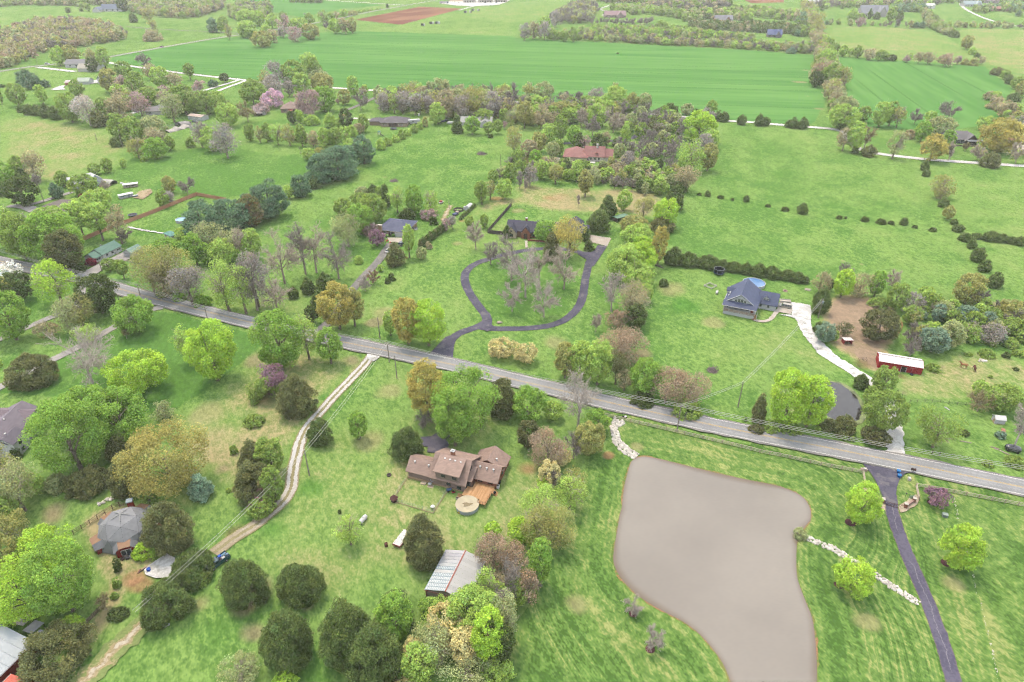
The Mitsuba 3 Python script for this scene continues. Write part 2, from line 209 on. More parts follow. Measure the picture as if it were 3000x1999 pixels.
ZONES = [('lawn_saturated',(-0.25, 0.9),[(-129.28,222.74),(-107.16,211.97),(-87.56,203.71),(-83.62,198.21),(-84.73,195.76),(-84.99,195.01),(-90.21,176.79),(-99.64,158.63),(-102.88,157.51),(-117.71,165.56),(-141.93,166.76),(-155.12,169.19),(-159.81,165.56),(-168.37,172.93),(-155.91,170.42),(-149.3,185.58),(-147.81,190.35),(-143.25,197.82),(-135.83,214.98)]),
 ('lawn_left',(-0.05, 0.6),[(-211.8,257.35),(-171.12,244.17),(-162.47,222.56),(-168.89,217.17),(-175.78,201.32),(-185.45,203.71),(-226.24,264.36)]),
 ('tan_meadow',(0.52, 0.4),[(-99.15,157.51),(-89.98,176.14),(-84.52,197.29),(-83.7,195.01),(-58.08,195.01),(-48.19,190.57),(-50.44,176.79),(-56.36,157.51),(-58.15,146.4),(-57.42,134.5),(-55.84,124.65),(-60.47,117.95),(-72.52,127.97),(-89.02,139.1),(-97.09,148.95)]),
 ('near_lawn',(0.36, 0.45),[(-44.86,186.98),(-0.01,176.14),(0.34,170.42),(27.09,160.32),(24.78,148.95),(18.59,134.5),(14.1,115.39),(-3.12,99.61),(-20.49,96.56),(-39.7,93.61),(-56.82,93.61),(-61.95,106.06),(-54.41,122.63),(-54.99,132.28),(-57.49,143.91),(-55.82,155.31)]),
 ('dome_yard',(0.8, 0.4),[(-103.63,114.84),(-99.26,122.51),(-88.68,124.53),(-76.53,109.47),(-79.26,98.07),(-80.67,90.77),(-81.58,79.09),(-82.26,76.29),(-89.79,77.89),(-85.48,90.77),(-89.66,101.18)]),
 ('right_lawn',(0.2, 0.55),[(63.9,258.5),(96.81,250.63),(117.44,242.08),(110.33,220.74),(103.14,197.44),(106.06,190.86),(106.71,176.14),(92.79,176.14),(72.21,168.58),(67.49,167.36),(49.2,164.38),(42.84,184.88),(47.36,211.97),(51.27,230.07)]),
 ('mid_lawn',(0.24, 0.55),[(-55.77,264.36),(-40.1,279.32),(-25.86,323.26),(-13.65,342.26),(-4.15,312.06),(36.13,316.78),(51.16,308.97),(36.18,250.63),(33.61,216.29),(14.22,195.92),(-11.27,190.86),(-24.51,194.41),(-49.79,203.71),(-67.05,207.78),(-63.47,230.07)]),
 ('loop_lawn',(0.0, 0.7),[(-19.05,258.5),(-4.55,269.21),(12.8,275.46),(30.49,266.77),(26.7,240.01),(23.1,223.48),(14.66,211.97),(-3.75,208.61),(-8.1,216.29),(-15.43,234.96)]),
 ('rough_ground',(0.85, 0.3),[(-0.62,333.41),(-0.03,373.4),(26.43,365.18),(85.91,359.22),(77.06,326.59),(67.72,313.62),(53.08,323.26),(35.28,320),(18.14,324.92),(-0.01,335.15),(-18.32,312.06),(-27.74,308.97),(-14.87,342.26),(-0.01,355.33)]),
 ('dirt_pen',(1.4, 0.2),[(121.74,235.95),(136.99,233.97),(142.38,229.11),(142.32,221.64),(140.57,212.82),(132.09,200.54),(124.69,190.86),(131.84,180.77),(128.7,176.14),(120.01,179.43),(113.47,178.1),(111.07,186.28),(107.61,192.77),(106.37,199.6),(107.17,203.71),(111.03,218.05)]),
 ('horse_pasture',(0.64, 0.4),[(118.64,178.1),(133.99,184.88),(147.57,195.76),(169.8,192.03),(163.08,171.67),(150.52,162.04),(133.1,163.2),(117.49,166.76),(115.71,170.42)]),
 ('right_garden',(0.08, 0.6),[(115.68,163.79),(132.45,162.04),(148.32,158.63),(144.51,143.91),(134.58,133.61),(105.76,141),(107.1,148.95)]),
 ('pasture_top',(0.28, 0.3),[(-212.33,1031.87),(-162.11,1117.72),(-88.79,1349.53),(-0.05,1490),(155.95,1661.26),(110.22,1393.46),(58.79,1214.55),(-6.68,1047.5),(9.18,971.16),(-45.82,997.03),(-0.03,987.47)]),
 ('pale_field',(0.4, 0.25),[(462.94,1105.9),(588.78,1063.59),(566.6,950.91),(506.39,800.36),(493.04,758.35),(438.75,769.4),(397.83,816.71),(386.1,888.73)]),
 ('pale_field_two',(0.52, 0.25),[(625.65,1063.59),(724.01,1054.15),(782.03,1047.5),(514.72,664.81),(496.88,700.83),(498.21,754.73),(510.26,800.36),(581.93,962.06)]),
 ('left_pasture',(0.5, 0.35),[(-403.18,540.98),(-331.51,518.09),(-281.78,490.1),(-225.62,420.09),(-234.48,382.36),(-263.46,368.02),(-298.87,382.36)]),
 ('left_green_field',(-0.05, 0.6),[(-233.14,382.36),(-222.16,412.55),(-202.38,444.2),(-178.55,441.41),(-149.23,425.25),(-121.64,417.55),(-116.25,382.36),(-121.03,368.02),(-137.87,361.19),(-150.19,342.26),(-169.18,351.51),(-192.78,355.33),(-223.81,379.77),(-229.38,377.62)]),
 ('long_lawn',(0.14, 0.45),[(-86.84,435.91),(-64.86,503.76),(-6.74,477.09),(-4.69,430.53),(-4.05,382.36),(-16.71,342.26),(-34.3,333.41),(-52.55,313.62),(-80.46,324.92),(-98.29,274.19),(-120.77,304.43),(-106.03,357.27),(-95.52,417.05)])]
CROPS = [('crop_field',0,[(-442.57,810.92),(-416.94,877.19),(-381.65,959.81),(-352,985.11),(-314.01,893.62),(-300.71,1110.3),(-262.03,1021.68),(-213.32,1037.03),(-191.15,1031.87),(-0.03,985.11),(9.12,964.32),(104.65,927.2),(279.73,860.4),(313.34,838.03),(343.33,825.12),(309.07,754.73),(275.46,664.81),(275.66,631.99),(250.18,565.71),(221.34,510.83),(212.52,500.97),(175.53,512.99),(150.53,521.04),(107.77,541.77),(29.28,568.72),(-105.7,627.83),(-160.66,642.6),(-248.6,678.81),(-248.91,678.81),(-340.05,723.52),(-431.9,784.6)]),
 ('far_crop',0,[(-683.24,1727.01),(-406.22,1288.36),(-334.81,1214.55),(-325.91,1288.36),(-306.99,1349.53),(-239.85,1428.23),(-383.69,1529.56),(-466.41,1661.26)]),
 ('crop_field_two',1,[(358.47,816.71),(487.49,749.01),(442.96,631.99),(416.14,597.21),(388.92,587.9),(367.16,525.53),(330.23,496.85),(307.9,486.79),(256.55,491.78),(248.4,503.76),(295.52,637.25),(337.57,726.87)])]
PLOW = [(-247.4,1180.57),(-169.93,1398),(-89.46,1360.26),(-165.21,1114.74)]
PLOW2 = [(477.01,1600.15),(570.79,1600.15),(531.44,1484.87),(462.55,1469.68)]
POND = [(32.37,138.87),(34.41,139.91),(37.16,139.58),(42.1,137.7),(50.52,134.14),(60.79,130.53),(64.93,129.46),(68.59,127.97),(71.52,125.47),(72.36,123.03),(72.13,119.87),(70.62,116.44),(70.57,116.7),(68.09,114.11),(65.56,110.87),(64.18,107.75),(62.17,102.14),(61.43,98.99),(61.21,93.61),(61.26,90.49),(60.11,85.88),(58.36,80.3),(56.74,76.29),(55.21,72.19),(40.66,72.19),(40.73,76.29),(40.25,80.3),(38.54,84.32),(36.67,87.21),(34.13,89.66),(31.35,91.33),(27.72,94.19),(25.83,96.26),(23.35,99.92),(22.35,104.08),(22.69,106.73),(24.3,113.02),(26.29,120.53),(26.34,119.87),(28.04,127.97),(29.68,133.16),(31.26,137.7)]
POND2 = [(93.96,173.44),(96.63,174.72),(99.6,174.84),(101.95,172.61),(102.92,169.81),(103.23,164.38),(102.07,159.75),(98.93,155.31),(96.28,153.41),(93.51,154.76),(90.91,157.51),(90.29,162.04),(91.39,168.58)]
ALGAE = [(92.26,174.72),(97.92,176.14),(102.56,174.07),(104.03,170.73),(104.54,164.97),(103.26,159.75),(100.2,154.76),(96.6,152.61),(93.17,153.95),(88.57,155.85),(88.22,162.04),(89.84,169.19)]
LAWN = [(26.15,161.18),(40.99,157.51),(46.58,151.82),(64.95,144.41),(65.25,145.4),(91.75,136.32),(92,130.1),(90.52,121.83),(93.58,121.04),(97.67,130.1),(101.87,133.16),(126.48,124.65),(132.6,121.83),(121.82,106.06),(104.25,71.1),(38.16,68.97),(-6.05,68.97),(-3.07,76.29),(0.23,88.02),(3.9,93.61),(7.99,102.78),(15.03,120.14),(17.69,124.53),(20.56,139.1)]
TALL = [(109.19,124.53),(105.19,114.84),(100.73,102.78),(97.41,93.61),(93.64,84.06),(91.17,76.29),(89.46,71.1),(104.25,71.1),(131.88,116.7),(115.32,126.59)]
POLES = [(110.6, 215.8, 7.9, 0), (46.1, 150.5, 9.3, 1), (66.4, 162.0, 9.0, 0), (-52.1, 132.7, 8.2, 0), (-45.4, 201.7, 8.1, 0), (-36.0, 177.1, 8.3, 0), (-39.8, 186.3, 7.8, 1), (-108.2, 212.0, 6.6, 1), (-142.6, 233.5, 5.0, 1), (-145.5, 224.4, 5.0, 0), (-168.7, 255.6, 5.0, 0), (-187.6, 251.7, 5.2, 1), (-249.4, 438.6, 8.9, 0), (-277.4, 460.1, 5.0, 0), (-6.8, 402.8, 7.0, 0), (267.6, 415.0, 9.6, 0), (-132.3, 426.6, 5.0, 0), (-31.5, 328.3, 5.0, 0), (-496.8, 762.0, 5.0, 0), (-453.5, 726.9, 5.0, 0), (-241.3, 338.7, 11.5, 0)]
FENCES = {'rail_left':[(26.59,157.51),(40.04,152.19),(64.36,142.45),(64.25,142.06),(71.4,139.81),(82.03,135.86),(90.4,133.25)],
 'rail_left2':[(90.4,133.25),(88.63,127.76)],
 'rail_right':[(101.58,128.39),(107.77,126.71),(114.2,124.65),(124.37,121.36),(128.42,119.87)],
 'rail_right2':[(101.58,128.39),(99.8,123.63)]}
BLOBS = [(4.3,135.0,2.9,'r'),(25.7,140.5,1.4,'r'),(25.2,345.0,7.4,'r'),(25.2,345.0,3.7,'r'),(13.9,198.2,6.0,'t'),(3.5,326.6,3.5,'t'),(-53.5,97.8,3.8,'p'),(-55.7,93.6,2.7,'p'),(-42.2,93.0,1.7,'p'),(-81.8,100.2,2.0,'r'),(-79.3,98.1,2.3,'r'),(-82.6,87.5,2.8,'t'),(-88.7,158.6,5.4,'t'),(-81.8,148.9,4.2,'t'),(-75.2,135.4,3.4,'p'),(-84.8,188.4,5.0,'p'),(-51.4,187.0,4.2,'p'),(-84.2,127.5,4.1,'t'),(-111.1,120.6,3.7,'p'),(-109.5,117.8,3.4,'p'),(180.8,224.4,3.5,'p'),(124.1,174.2,4.0,'t'),(121.6,178.1,2.6,'b'),(113.5,184.9,3.4,'b'),(118.7,169.2,2.5,'p'),(137.8,183.5,2.3,'p'),(242.0,553.1,4.6,'t'),(295.1,726.9,4.7,'t'),(266.8,664.8,5.4,'t'),(250.0,602.0,4.0,'t'),(-23.3,284.6,3.2,'t'),(-8.8,344.1,4.3,'r'),(-24.6,312.1,2.8,'r'),(-48.5,220.7,4.8,'t'),(-49.3,212.8,3.8,'p'),(43.3,192.2,3.1,'p'),(-72.3,380.2,2.0,'t'),(94.9,98.4,2.3,'t'),(72.3,89.4,2.6,'t'),(13.9,93.6,2.9,'t'),(23.1,116.7,1.7,'t'),(33.8,143.9,1.9,'t'),(-50.9,86.7,2.8,'p'),(-65.0,93.6,2.7,'t'),(-64.4,113.0,2.5,'b'),(140.2,265.6,1.2,'t'),(146.7,262.3,1.0,'t'),(157.1,258.3,1.0,'t'),(139.3,282.3,1.0,'t'),(-39.4,146.4,3.9,'t'),(-36.8,171.7,4.3,'t'),(-57.2,166.8,2.1,'g'),(-51.1,128.8,5.9,'g'),(-55.8,114.8,4.4,'g'),(-48.7,99.6,3.8,'g'),(66.3,225.3,6.6,'g'),(62.6,240.0,6.4,'t'),(71.7,212.0,5.0,'t'),(-128.9,533.2,4.5,'r'),(-49.5,181.6,3.4,'t')]
MULCH = [(24.8, 91.0, 0.91), (26.9, 83.0, 0.87), (79.9, 116.1, 1.25), (69.8, 98.2, 1.01), (96.0, 104.1, 1.09), (102.6, 122.7, 1.09), (-42.3, 147.7, 0.65)]
CROP_DIR = -101.7
WOODS = [('brown_woodland','far brown oak wood on the left behind the grey road',9,9,14,'ttttooollTe',[(-525.43,726.87),(-518.01,733.66),(-512.65,744.06),(-523.21,808.46),(-540.5,851.32),(-514.27,881.01),(-494.96,945.42),(-520.06,997.03),(-588.42,1081.54),(-659.03,1132.83),(-703.4,1102.98),(-671.54,997.03),(-680.1,962.06)]),
 ('left_far_hedgerow','dark hedgerow at the far left edge behind the green field',8,5,9,'gdndte',[(-938.49,1371.16),(-939.27,1388.94),(-924.71,1421.14),(-822.56,1411.8),(-753.03,1338.96),(-770.22,1371.16),(-840.98,1445.03),(-945.55,1454.79),(-967.94,1416.46)]),
 ('top_left_woodland','mixed brown wood across the top left beyond the blue-roofed house',9.5,9,14,'ttolleegg',[(-682.23,1338.96),(-605.61,1232.24),(-561.31,1214.55),(-520.34,1188.89),(-504.35,1214.55),(-511.46,1338.96),(-566.21,1490),(-800.04,1543.2),(-943.34,1585.54),(-1032.77,1516.15),(-935.03,1452.34),(-798.46,1428.23),(-725.88,1393.46)]),
 ('grey_green_woodland','grey green wood left of the far crop field',9.5,9,13,'eeggll',[(-454.97,1214.55),(-420.75,1148.33),(-381.78,1156.24),(-410.93,1269.13),(-497.35,1328.54),(-441.15,1214.55),(-388.72,1223.34),(-444.09,1393.46),(-510.38,1416.46)]),
 ('far_hedge_clump','dark clump of trees standing in the far crop field',8,5,8,'gdd',[(-433.88,1484.87),(-398.61,1459.73),(-365.93,1469.68),(-381.76,1521.49),(-442.79,1529.56)]),
 ('lane_hedge','low scrubby hedge along the far lane left of the plowed field',7,2.5,4,'ggyo',[(-283.54,1214.55),(-256.91,1284.47),(-232.86,1345.28),(-234.26,1353.8),(-260.64,1304.15),(-289.43,1241.27)]),
 ('mid_woodland','grey budding wood between the crop field and the pale house',7,9,13,'llelooyt',[(-104.22,551.04),(-83.53,540.98),(-60.64,529.31),(-41.61,523.65),(-15.23,523.65),(-0.02,537.04),(-0.02,597.21),(-61.56,597.21),(-109.62,583.34)]),
 ('mid_woodland_right','budding wood along the lane behind the pink-roofed house',7.5,8,12,'lleoytg',[(-28.09,540.98),(-4.28,503.76),(15.13,498.56),(25.69,490.1),(51.81,503.76),(83.76,525.53),(95.87,540.98),(64.83,546.98),(28.85,559.34),(-27.71,574.4)]),
 ('crop_hedgerow','long mixed hedgerow along the upper edge of the crop field',6.5,6,10,'llgetoyd',[(9.2,973.46),(105.43,934.62),(187.61,898.56),(281.11,865),(292.68,903.56),(208.33,929.31),(109.74,975.77),(9.46,1003.09),(279.76,860.4),(344.96,829.38),(356.83,860.4),(289.73,893.62)]),
 ('crop_hedgerow_back','yellow green second row behind the long crop hedgerow',8.5,7,10,'gyeGlo',[(64.63,997.03),(186.65,973.46),(300.4,929.31),(305.24,945.42),(215.88,1044.87),(158.19,1044.87),(99.55,1034.44)]),
 ('grey_far_woodland','grey leafless wood at the top right of the pasture',9,9,13,'lllleo',[(57.88,1117.72),(118.32,1125.23),(127.15,1214.55),(154.95,1328.54),(142.75,1440.19),(110.22,1393.46),(62.59,1214.55)]),
 ('driveway_grove','loose grove of grey bare trees around the dark winding driveway',11,8,12,'llleyg',[(50.63,540.98),(108.74,537.04),(122.02,514.44),(106.61,433.2),(87.22,433.2),(85.7,470.8),(70.08,480.28),(46.71,493.46)]),
 ('bare_tree_row','thin row of grey bare trees in front of the purple-roofed house',10,8,10,'ll',[(109.87,1110.3),(177.46,1095.75),(211.08,1110.3),(215.1,1132.83),(178.4,1125.23),(111.96,1132.83)]),
 ('purple_woodland','purplish brown wood across the top beyond the purple-roofed house',10,9,14,'llttlg',[(223.99,1308.16),(309.77,1318.27),(396.1,1371.16),(428.71,1490),(353.85,1516.15),(175.13,1600.15),(134.55,1557.07),(183.62,1464.69),(249.4,1464.69)]),
 ('green_far_grove','green grove between the far houses at the top right',12,8,12,'gegye',[(161.92,1250.43),(226.34,1250.43),(266.05,1188.89),(286.84,1250.43),(248.21,1318.27),(180.35,1349.53)]),
 ('green_far_grove_right','green grove around the far brick house',11,8,12,'gegdty',[(262.9,1148.33),(334.55,1180.57),(366.11,1148.33),(386.01,1214.55),(441.03,1156.24),(468.31,1232.24),(424.28,1308.16),(343.26,1288.36),(284.89,1250.43)]),
 ('cedar_row','double row of dark cedars and brown trees below the far brick house',7,6,9,'ccctnc',[(247.98,1040.93),(330.02,1028.02),(328.14,1021.68),(396.49,997.03),(420.16,1060.87),(384.84,1095.75),(354.73,1110.3),(350.33,1095.75),(268.45,1132.83)]),
 ('blue_cedar_clump','dark blue green clump left of the central tree row',8,7,10,'bccg',[(369.23,973.46),(393.63,985.11),(450.41,1132.83),(467.66,1214.55),(427.29,1132.83)]),
 ('far_right_woodland','distant mixed wood and gardens along the top right edge',14,8,12,'lgegtlyd',[(532.04,1318.27),(598.84,1360.26),(705.72,1393.46),(764.12,1393.46),(804.39,1428.23),(864.77,1464.69),(1004.19,1490),(1062.49,1516.15),(1159.57,1661.26),(887.53,1630.16),(619.63,1585.54)]),
 ('far_right_conifers','dark green conifer wood below the far grey house',9,7,10,'bbcg',[(662.61,1308.16),(700.29,1278.68),(724.92,1318.27),(736.8,1382.22),(689.74,1360.26)]),
 ('fence_tree_row','sparse row of trees along the upper edge of the pale field',11,5,8,'llgeb',[(466.41,1110.3),(505.48,1095.75),(594.27,1067.68),(601.49,1081.54),(513.71,1114.74),(472.3,1125.23)]),
 ('right_hedgerow','diagonal hedgerow between the two pale fields',6,6,9,'gcdtoe',[(603.46,1088.6),(582.93,1009.21),(572.77,962.06),(585.26,973.46),(615.8,1060.87),(664.22,1180.57),(705.31,1288.36),(681.74,1250.43)]),
 ('right_upper_hedge','hedge along the top edge of the far right pale field',10,5,8,'gnleeo',[(623.24,1074.57),(728.33,1060.87),(770.05,1054.15),(784.01,1074.57),(750.75,1095.75),(645.75,1100.08)]),
 ('far_garden_trees','green trees around the small farmhouses at the top right corner',13,7,11,'ggedb',[(785.62,1288.36),(787.14,1250.43),(852.23,1328.54),(822.75,1214.55),(897.24,1269.13),(980.41,1393.46),(915.53,1393.46),(841.94,1360.26)]),
 ('young_woodland','mixed young wood of cedars and saplings below the pink-roofed house',4.8,4,8,'ggyyodllectt',[(-12.37,368.02),(0.67,400.48),(13.42,407.65),(23.22,405.23),(45.33,393.52),(59.95,400.48),(73.24,405.23),(82.56,398.13),(95.49,393.52),(91.56,368.02),(84.45,351.89),(63.46,353.8),(45.84,365.59),(27.21,378.05),(0.64,378.05)]),
 ('grey_sapling_wood','grey leafless sapling wood right of the pink-roofed house',6,7,10,'lllle',[(60.67,417.55),(76.18,415.04),(92.26,405.23),(100.31,410.09),(100.85,430.53),(81.26,433.2),(64.8,438.64)]),
 ('central_tree_row','tall brown and yellow tree row between the two crop fields',8,8,12,'otyegt',[(275.66,631.99),(241.03,525.53),(246.33,525.53),(290.21,631.99),(333.48,754.73),(359.97,833.68),(401.83,962.06),(524.09,1308.16),(560.85,1464.69),(420.16,1060.87),(346.6,833.68),(301.02,726.87)]),
 ('right_scrub','grey green scrub thicket behind the red barn',5,3,7,'gegslloy',[(144.04,220.74),(161.66,225.33),(176.49,228.15),(188.25,220.74),(194.23,211.97),(183.25,195.92),(172.36,197.44),(154.69,194.41),(147.65,195.92),(136.22,192.92),(131.83,195.92),(137.25,207.78)]),
 ('field_corner_scrub','brown scrub at the right corner of the second crop field',8,4,7,'ttyog',[(397.37,597.21),(399.78,583.34),(396.68,544.96),(408.61,525.53),(367,464.65),(351.19,483.52),(366.61,521.78),(379.61,565.71)]),
 ('left_garden_wood','mixed garden trees left of the rosy house',8,6,10,'gyeogt',[(-259.09,521.78),(-245.96,537.04),(-221.03,525.53),(-198.89,507.27),(-210.46,540.98),(-239.11,574.4),(-258.71,587.9),(-272.5,574.4)]),
 ('left_house_wood','mixed trees around the hidden house at left',8,7,11,'gyetog',[(-353.93,631.99),(-313.45,611.69),(-290.78,583.34),(-282.96,565.71),(-292.79,540.98),(-299.53,525.53),(-332.74,587.9)]),
 ('lower_hedgerow','hedgerow enclosing the small field left of the grey-roofed house',6,3,6,'ygotg',[(-178.78,463.14),(-160.04,458.65),(-135.83,449.89),(-120.09,448.45),(-112.11,461.63),(-106.86,483.52),(-108.96,490.1),(-115.63,470.8),(-123.67,457.17),(-138.11,458.65),(-162.78,467.71),(-182.38,473.92)]),
 ('corner_thicket','tangled thicket in the bottom left behind the big bright tree',6,4,8,'geyo',[(-119.67,111.94),(-113.54,113.02),(-115.15,117.46),(-114.43,122.91),(-119.69,127.84),(-125.06,127),(-127.86,124.53)]),
 ('bank_woodland','dense mixed wood at the bottom left of the mown lawn',5.2,5,9,'yGetWg',[(-17.8,85.88),(-9.97,87.48),(-1.04,90.77),(0.16,84.06),(-1.62,77.89),(-6.88,72.19),(-20.57,71.1),(-19.99,77.89)]),
 ('bank_woodland_upper','brown thicket beside the metal shed',5.2,5,8,'TtlgyG',[(-5.89,101.18),(0.25,104.08),(4.86,101.5),(5.22,96.56),(0.97,93.61),(-3.37,90.77),(-6.61,93.61)]),
 ('roadside_scrub','dark green scrub on the bank of the main road by the pond',4,1.2,2.4,'ggdG',[(30.61,169.19),(42.32,164.97),(55.21,160.32),(68.06,154.76),(68.06,154.76),(79.93,150.5),(93.72,145.9),(101.12,143.18),(101.93,144.9),(94.69,148.18),(80.49,152.08),(68.89,157.51),(55.62,162.04),(42.86,167.97),(30.85,171.05)])]

# ---------------------------------------------------------------- ground materials
def blend(a, b, t):
    a, b = ([float(q) for q in c] if isinstance(c, (tuple, list, np.ndarray)) else c for c in (a, b))
    return mikit.mix(a, b, t)
LUSH, MID, DRY, SOIL = [tuple(float(q) for q in c) for c in (C(112, 160, 76), C(150, 186, 100), C(200, 186, 140), C(190, 166, 142))]
BC = {'r': C(206, 150, 122), 't': C(196, 186, 138), 'p': C(186, 158, 138), 'b': C(140, 112, 88), 'g': C(96, 160, 66)}
def blobs(col, p, n):
    for x, y, r, k in BLOBS:
        d = dr.sqrt(dr.square(p.x - x) + dr.square(p.y - y)) / abs(r)
        col = blend(col, tuple(float(q) for q in BC[k]), (1 - mikit.smoothstep(0.1, 1.05, d + (n - 0.5) * 1.9)) * (0.6 if k in 'tpg' else 0.62))
    return col
def fine(p):
    a = mikit.noise(p.x * 1.1 + p.y * 0.5, p.y * 0.7 - p.x * 0.25, 3.0)
    b = mikit.noise(p.x * 3.1 + 9, p.y * 2.4 + 4 + p.x * 1.3, 7.0)
    return a, b
def grass(p, n, uv):
    n1 = mikit.fbm(p.x * 0.021, p.y * 0.017, 0.0, octaves=3)
    n2 = mikit.fbm(p.x * 0.11 + 31, p.y * 0.09 + 7, 0.0, octaves=3)
    a, b = fine(p)
    t = uv.x + (n1 - 0.5) * 0.45 + (n2 - 0.5) * 0.6 + (a - 0.5) * 0.26 + (b - 0.5) * 0.28
    col = blend(LUSH, MID, mikit.smoothstep(-0.15, 0.35, t))
    col = blend(col, DRY, mikit.smoothstep(0.28, 0.95, t))
    col = blend(col, SOIL, mikit.smoothstep(0.95, 1.35, t))
    col = blobs(col, p, n2)
    return col * (0.72 + 0.28 * a + 0.30 * b)
def bumpy(p, n, uv):
    a, b = fine(p)
    return 0.10 * a + 0.06 * b
scene['grass_mat'] = {'type': 'diffuse', 'reflectance': mikit.proc(grass)}
def crop(ang, every):
    ca, sa = math.cos(math.radians(ang)), math.sin(math.radians(ang))
    def fn(p, n, uv):
        u, w = p.x * ca + p.y * sa, p.y * ca - p.x * sa
        s = mikit.fbm(u * 0.004, w * 0.055, 2.0, octaves=3)
        s2 = mikit.fbm(u * 0.02 + 5, w * 0.25, 5.0, octaves=2)
        lf = mikit.fbm(p.x * 0.006, p.y * 0.006, 9.0, octaves=2)
        col = blend(tuple(C(98, 160, 80)), tuple(C(132, 186, 100)), mikit.smoothstep(0.2, 0.8, 0.45 * s + 0.3 * s2 + 0.25 * lf))
        q = w / every; q = dr.abs(q - dr.floor(q) - 0.5) * every
        tram = (1 - mikit.smoothstep(0.5, 1.4, q)) * mikit.smoothstep(0.3, 0.6, mikit.noise(u * 0.01, dr.floor(w / every) * 3.1, 1.0))
        col = blend(col, tuple(C(88, 140, 66)), tram * 0.6)
        return blobs(col, p, s2)
    return fn
for i, (a, e) in enumerate(((-9.0, 23.0), (CROP_DIR, 24.0))):
    scene[f'crop_mat_{i}'] = {'type': 'diffuse', 'reflectance': mikit.proc(crop(a, e))}
def mow(p, n, uv):
    wob = mikit.noise(p.x * 0.05, p.y * 0.05, 4.0) * 1.6
    s = mikit.noise(uv.x * 0.62 + wob, uv.y * 0.018, 1.0)
    s2 = mikit.noise(uv.x * 1.9 + wob, uv.y * 0.05, 2.0)
    n2 = mikit.fbm(p.x * 0.09, p.y * 0.09, 6.0, octaves=3)
    a, b = fine(p)
    t = 0.33 * s + 0.22 * s2 + 0.34 * n2 + (a - 0.5) * 0.22 + (b - 0.5) * 0.24 + 0.05
    col = blend(C(98, 138, 66), C(130, 168, 86), mikit.smoothstep(0.25, 0.52, t))
    col = blend(col, C(184, 192, 122), mikit.smoothstep(0.46, 0.78, t))
    col = blobs(col, p, n2)
    return col * (0.82 + 0.2 * a + 0.18 * b)
scene['mow_mat'] = {'type': 'diffuse', 'reflectance': mikit.proc(mow)}
def plow(p, n, uv):
    s = mikit.fbm(p.x * 0.02 - p.y * 0.01, p.y * 0.015, 2.0, octaves=4)
    return blend(tuple(C(150, 100, 86)), tuple(C(186, 138, 112)), mikit.smoothstep(0.3, 0.7, s))
scene['plow_mat'] = {'type': 'diffuse', 'reflectance': mikit.proc(plow)}
def road(p, n, uv):
    """uv: metres across from the middle, metres along"""
    x = dr.abs(uv.x)
    n1 = mikit.fbm(p.x * 0.25, p.y * 0.25, 1.0, octaves=3); n2 = mikit.noise(p.x * 3, p.y * 3, 2.0)
    col = blend(C(176, 177, 180), C(198, 199, 201), mikit.smoothstep(0.25, 0.75, 0.6 * n1 + 0.4 * n2))
    track = dr.exp(-dr.square((x - 0.9) / 0.35)) + dr.exp(-dr.square((x - 2.3) / 0.35))
    col = blend(col, C(166, 167, 170), 0.5 * track)
    seam = mikit.noise(uv.y * 0.02, dr.floor(uv.x * 0.7), 3.0)
    return col * (0.92 + 0.14 * seam)
scene['road_mat'] = {'type': 'diffuse', 'reflectance': mikit.proc(road)}
def patchy(c0, c1, sc, c2=None, edge=0.0):
    c0, c1 = tuple(float(q) for q in c0), tuple(float(q) for q in c1)
    def fn(p, n, uv):
        a = mikit.fbm(p.x * sc, p.y * sc, 1.0, octaves=3); b = mikit.noise(p.x * 3.3, p.y * 3.3, 2.0)
        col = blend(c0, c1, mikit.smoothstep(0.3, 0.7, 0.65 * a + 0.35 * b))
        if c2 is not None:
            col = blend(col, tuple(float(q) for q in c2), mikit.smoothstep(0.58, 0.75, mikit.fbm(p.x * sc * 1.7 + 40, p.y * sc * 1.7, 3.0, octaves=3)) * 0.7)
        return col
    return fn
for k, a in {'asph': (C(104, 102, 120), C(124, 121, 138), .35, C(150, 145, 150)), 'greyasph': (C(150, 148, 146), C(176, 172, 168), .3, C(186, 180, 170)), 'greyasph2': (C(150, 142, 138), C(164, 156, 150), .3),
             'road2': (C(186, 184, 180), C(206, 204, 198), .1), 'pale': (C(184, 180, 178), C(206, 202, 198), .3, C(212, 206, 198)), 'white': (C(238, 236, 234), C(255, 254, 252, 1.15), .4, C(200, 200, 190)), 'conc': (C(216, 204, 190), C(236, 226, 212), .5),
             'dirt': (C(190, 166, 136), C(216, 198, 168), .5, C(176, 168, 110)), 'mulchrock': (C(206, 186, 160), C(232, 216, 190), 1.2), 'mulch': (C(96, 66, 74), C(128, 92, 92), 1.0), 'clay': (C(118, 150, 74), C(196, 146, 112), .09, C(150, 160, 92)),
             'algae_mat': (C(150, 166, 116), C(178, 190, 140), .25, C(120, 128, 110))}.items():
    scene[k] = {'type': 'diffuse', 'reflectance': mikit.proc(patchy(*a))}
def cracked(p, n, uv):
    a = mikit.fbm(p.x * .35, p.y * .35, 1.0, octaves=3); b = mikit.noise(p.x * 3.3, p.y * 3.3, 2.0)
    col = blend(C(108, 105, 126), C(128, 124, 144), mikit.smoothstep(.3, .7, .6 * a + .4 * b))
    x = uv.x + (mikit.noise(uv.y * .5, 0.0, 3.0) - .5) * .5 + (mikit.noise(uv.y * 1.9, 0.0, 5.0) - .5) * .25 - .1
    k = (1 - mikit.smoothstep(.05, .13, dr.abs(x))) * mikit.smoothstep(.3, .45, mikit.noise(uv.y * .11, 2.0, 7.0))
    col = blend(col, C(176, 170, 178), k * .55)
    return blend(col, C(150, 138, 118), mikit.smoothstep(1.2, 1.5, dr.abs(uv.x) + (b - .5) * .3) * .6)
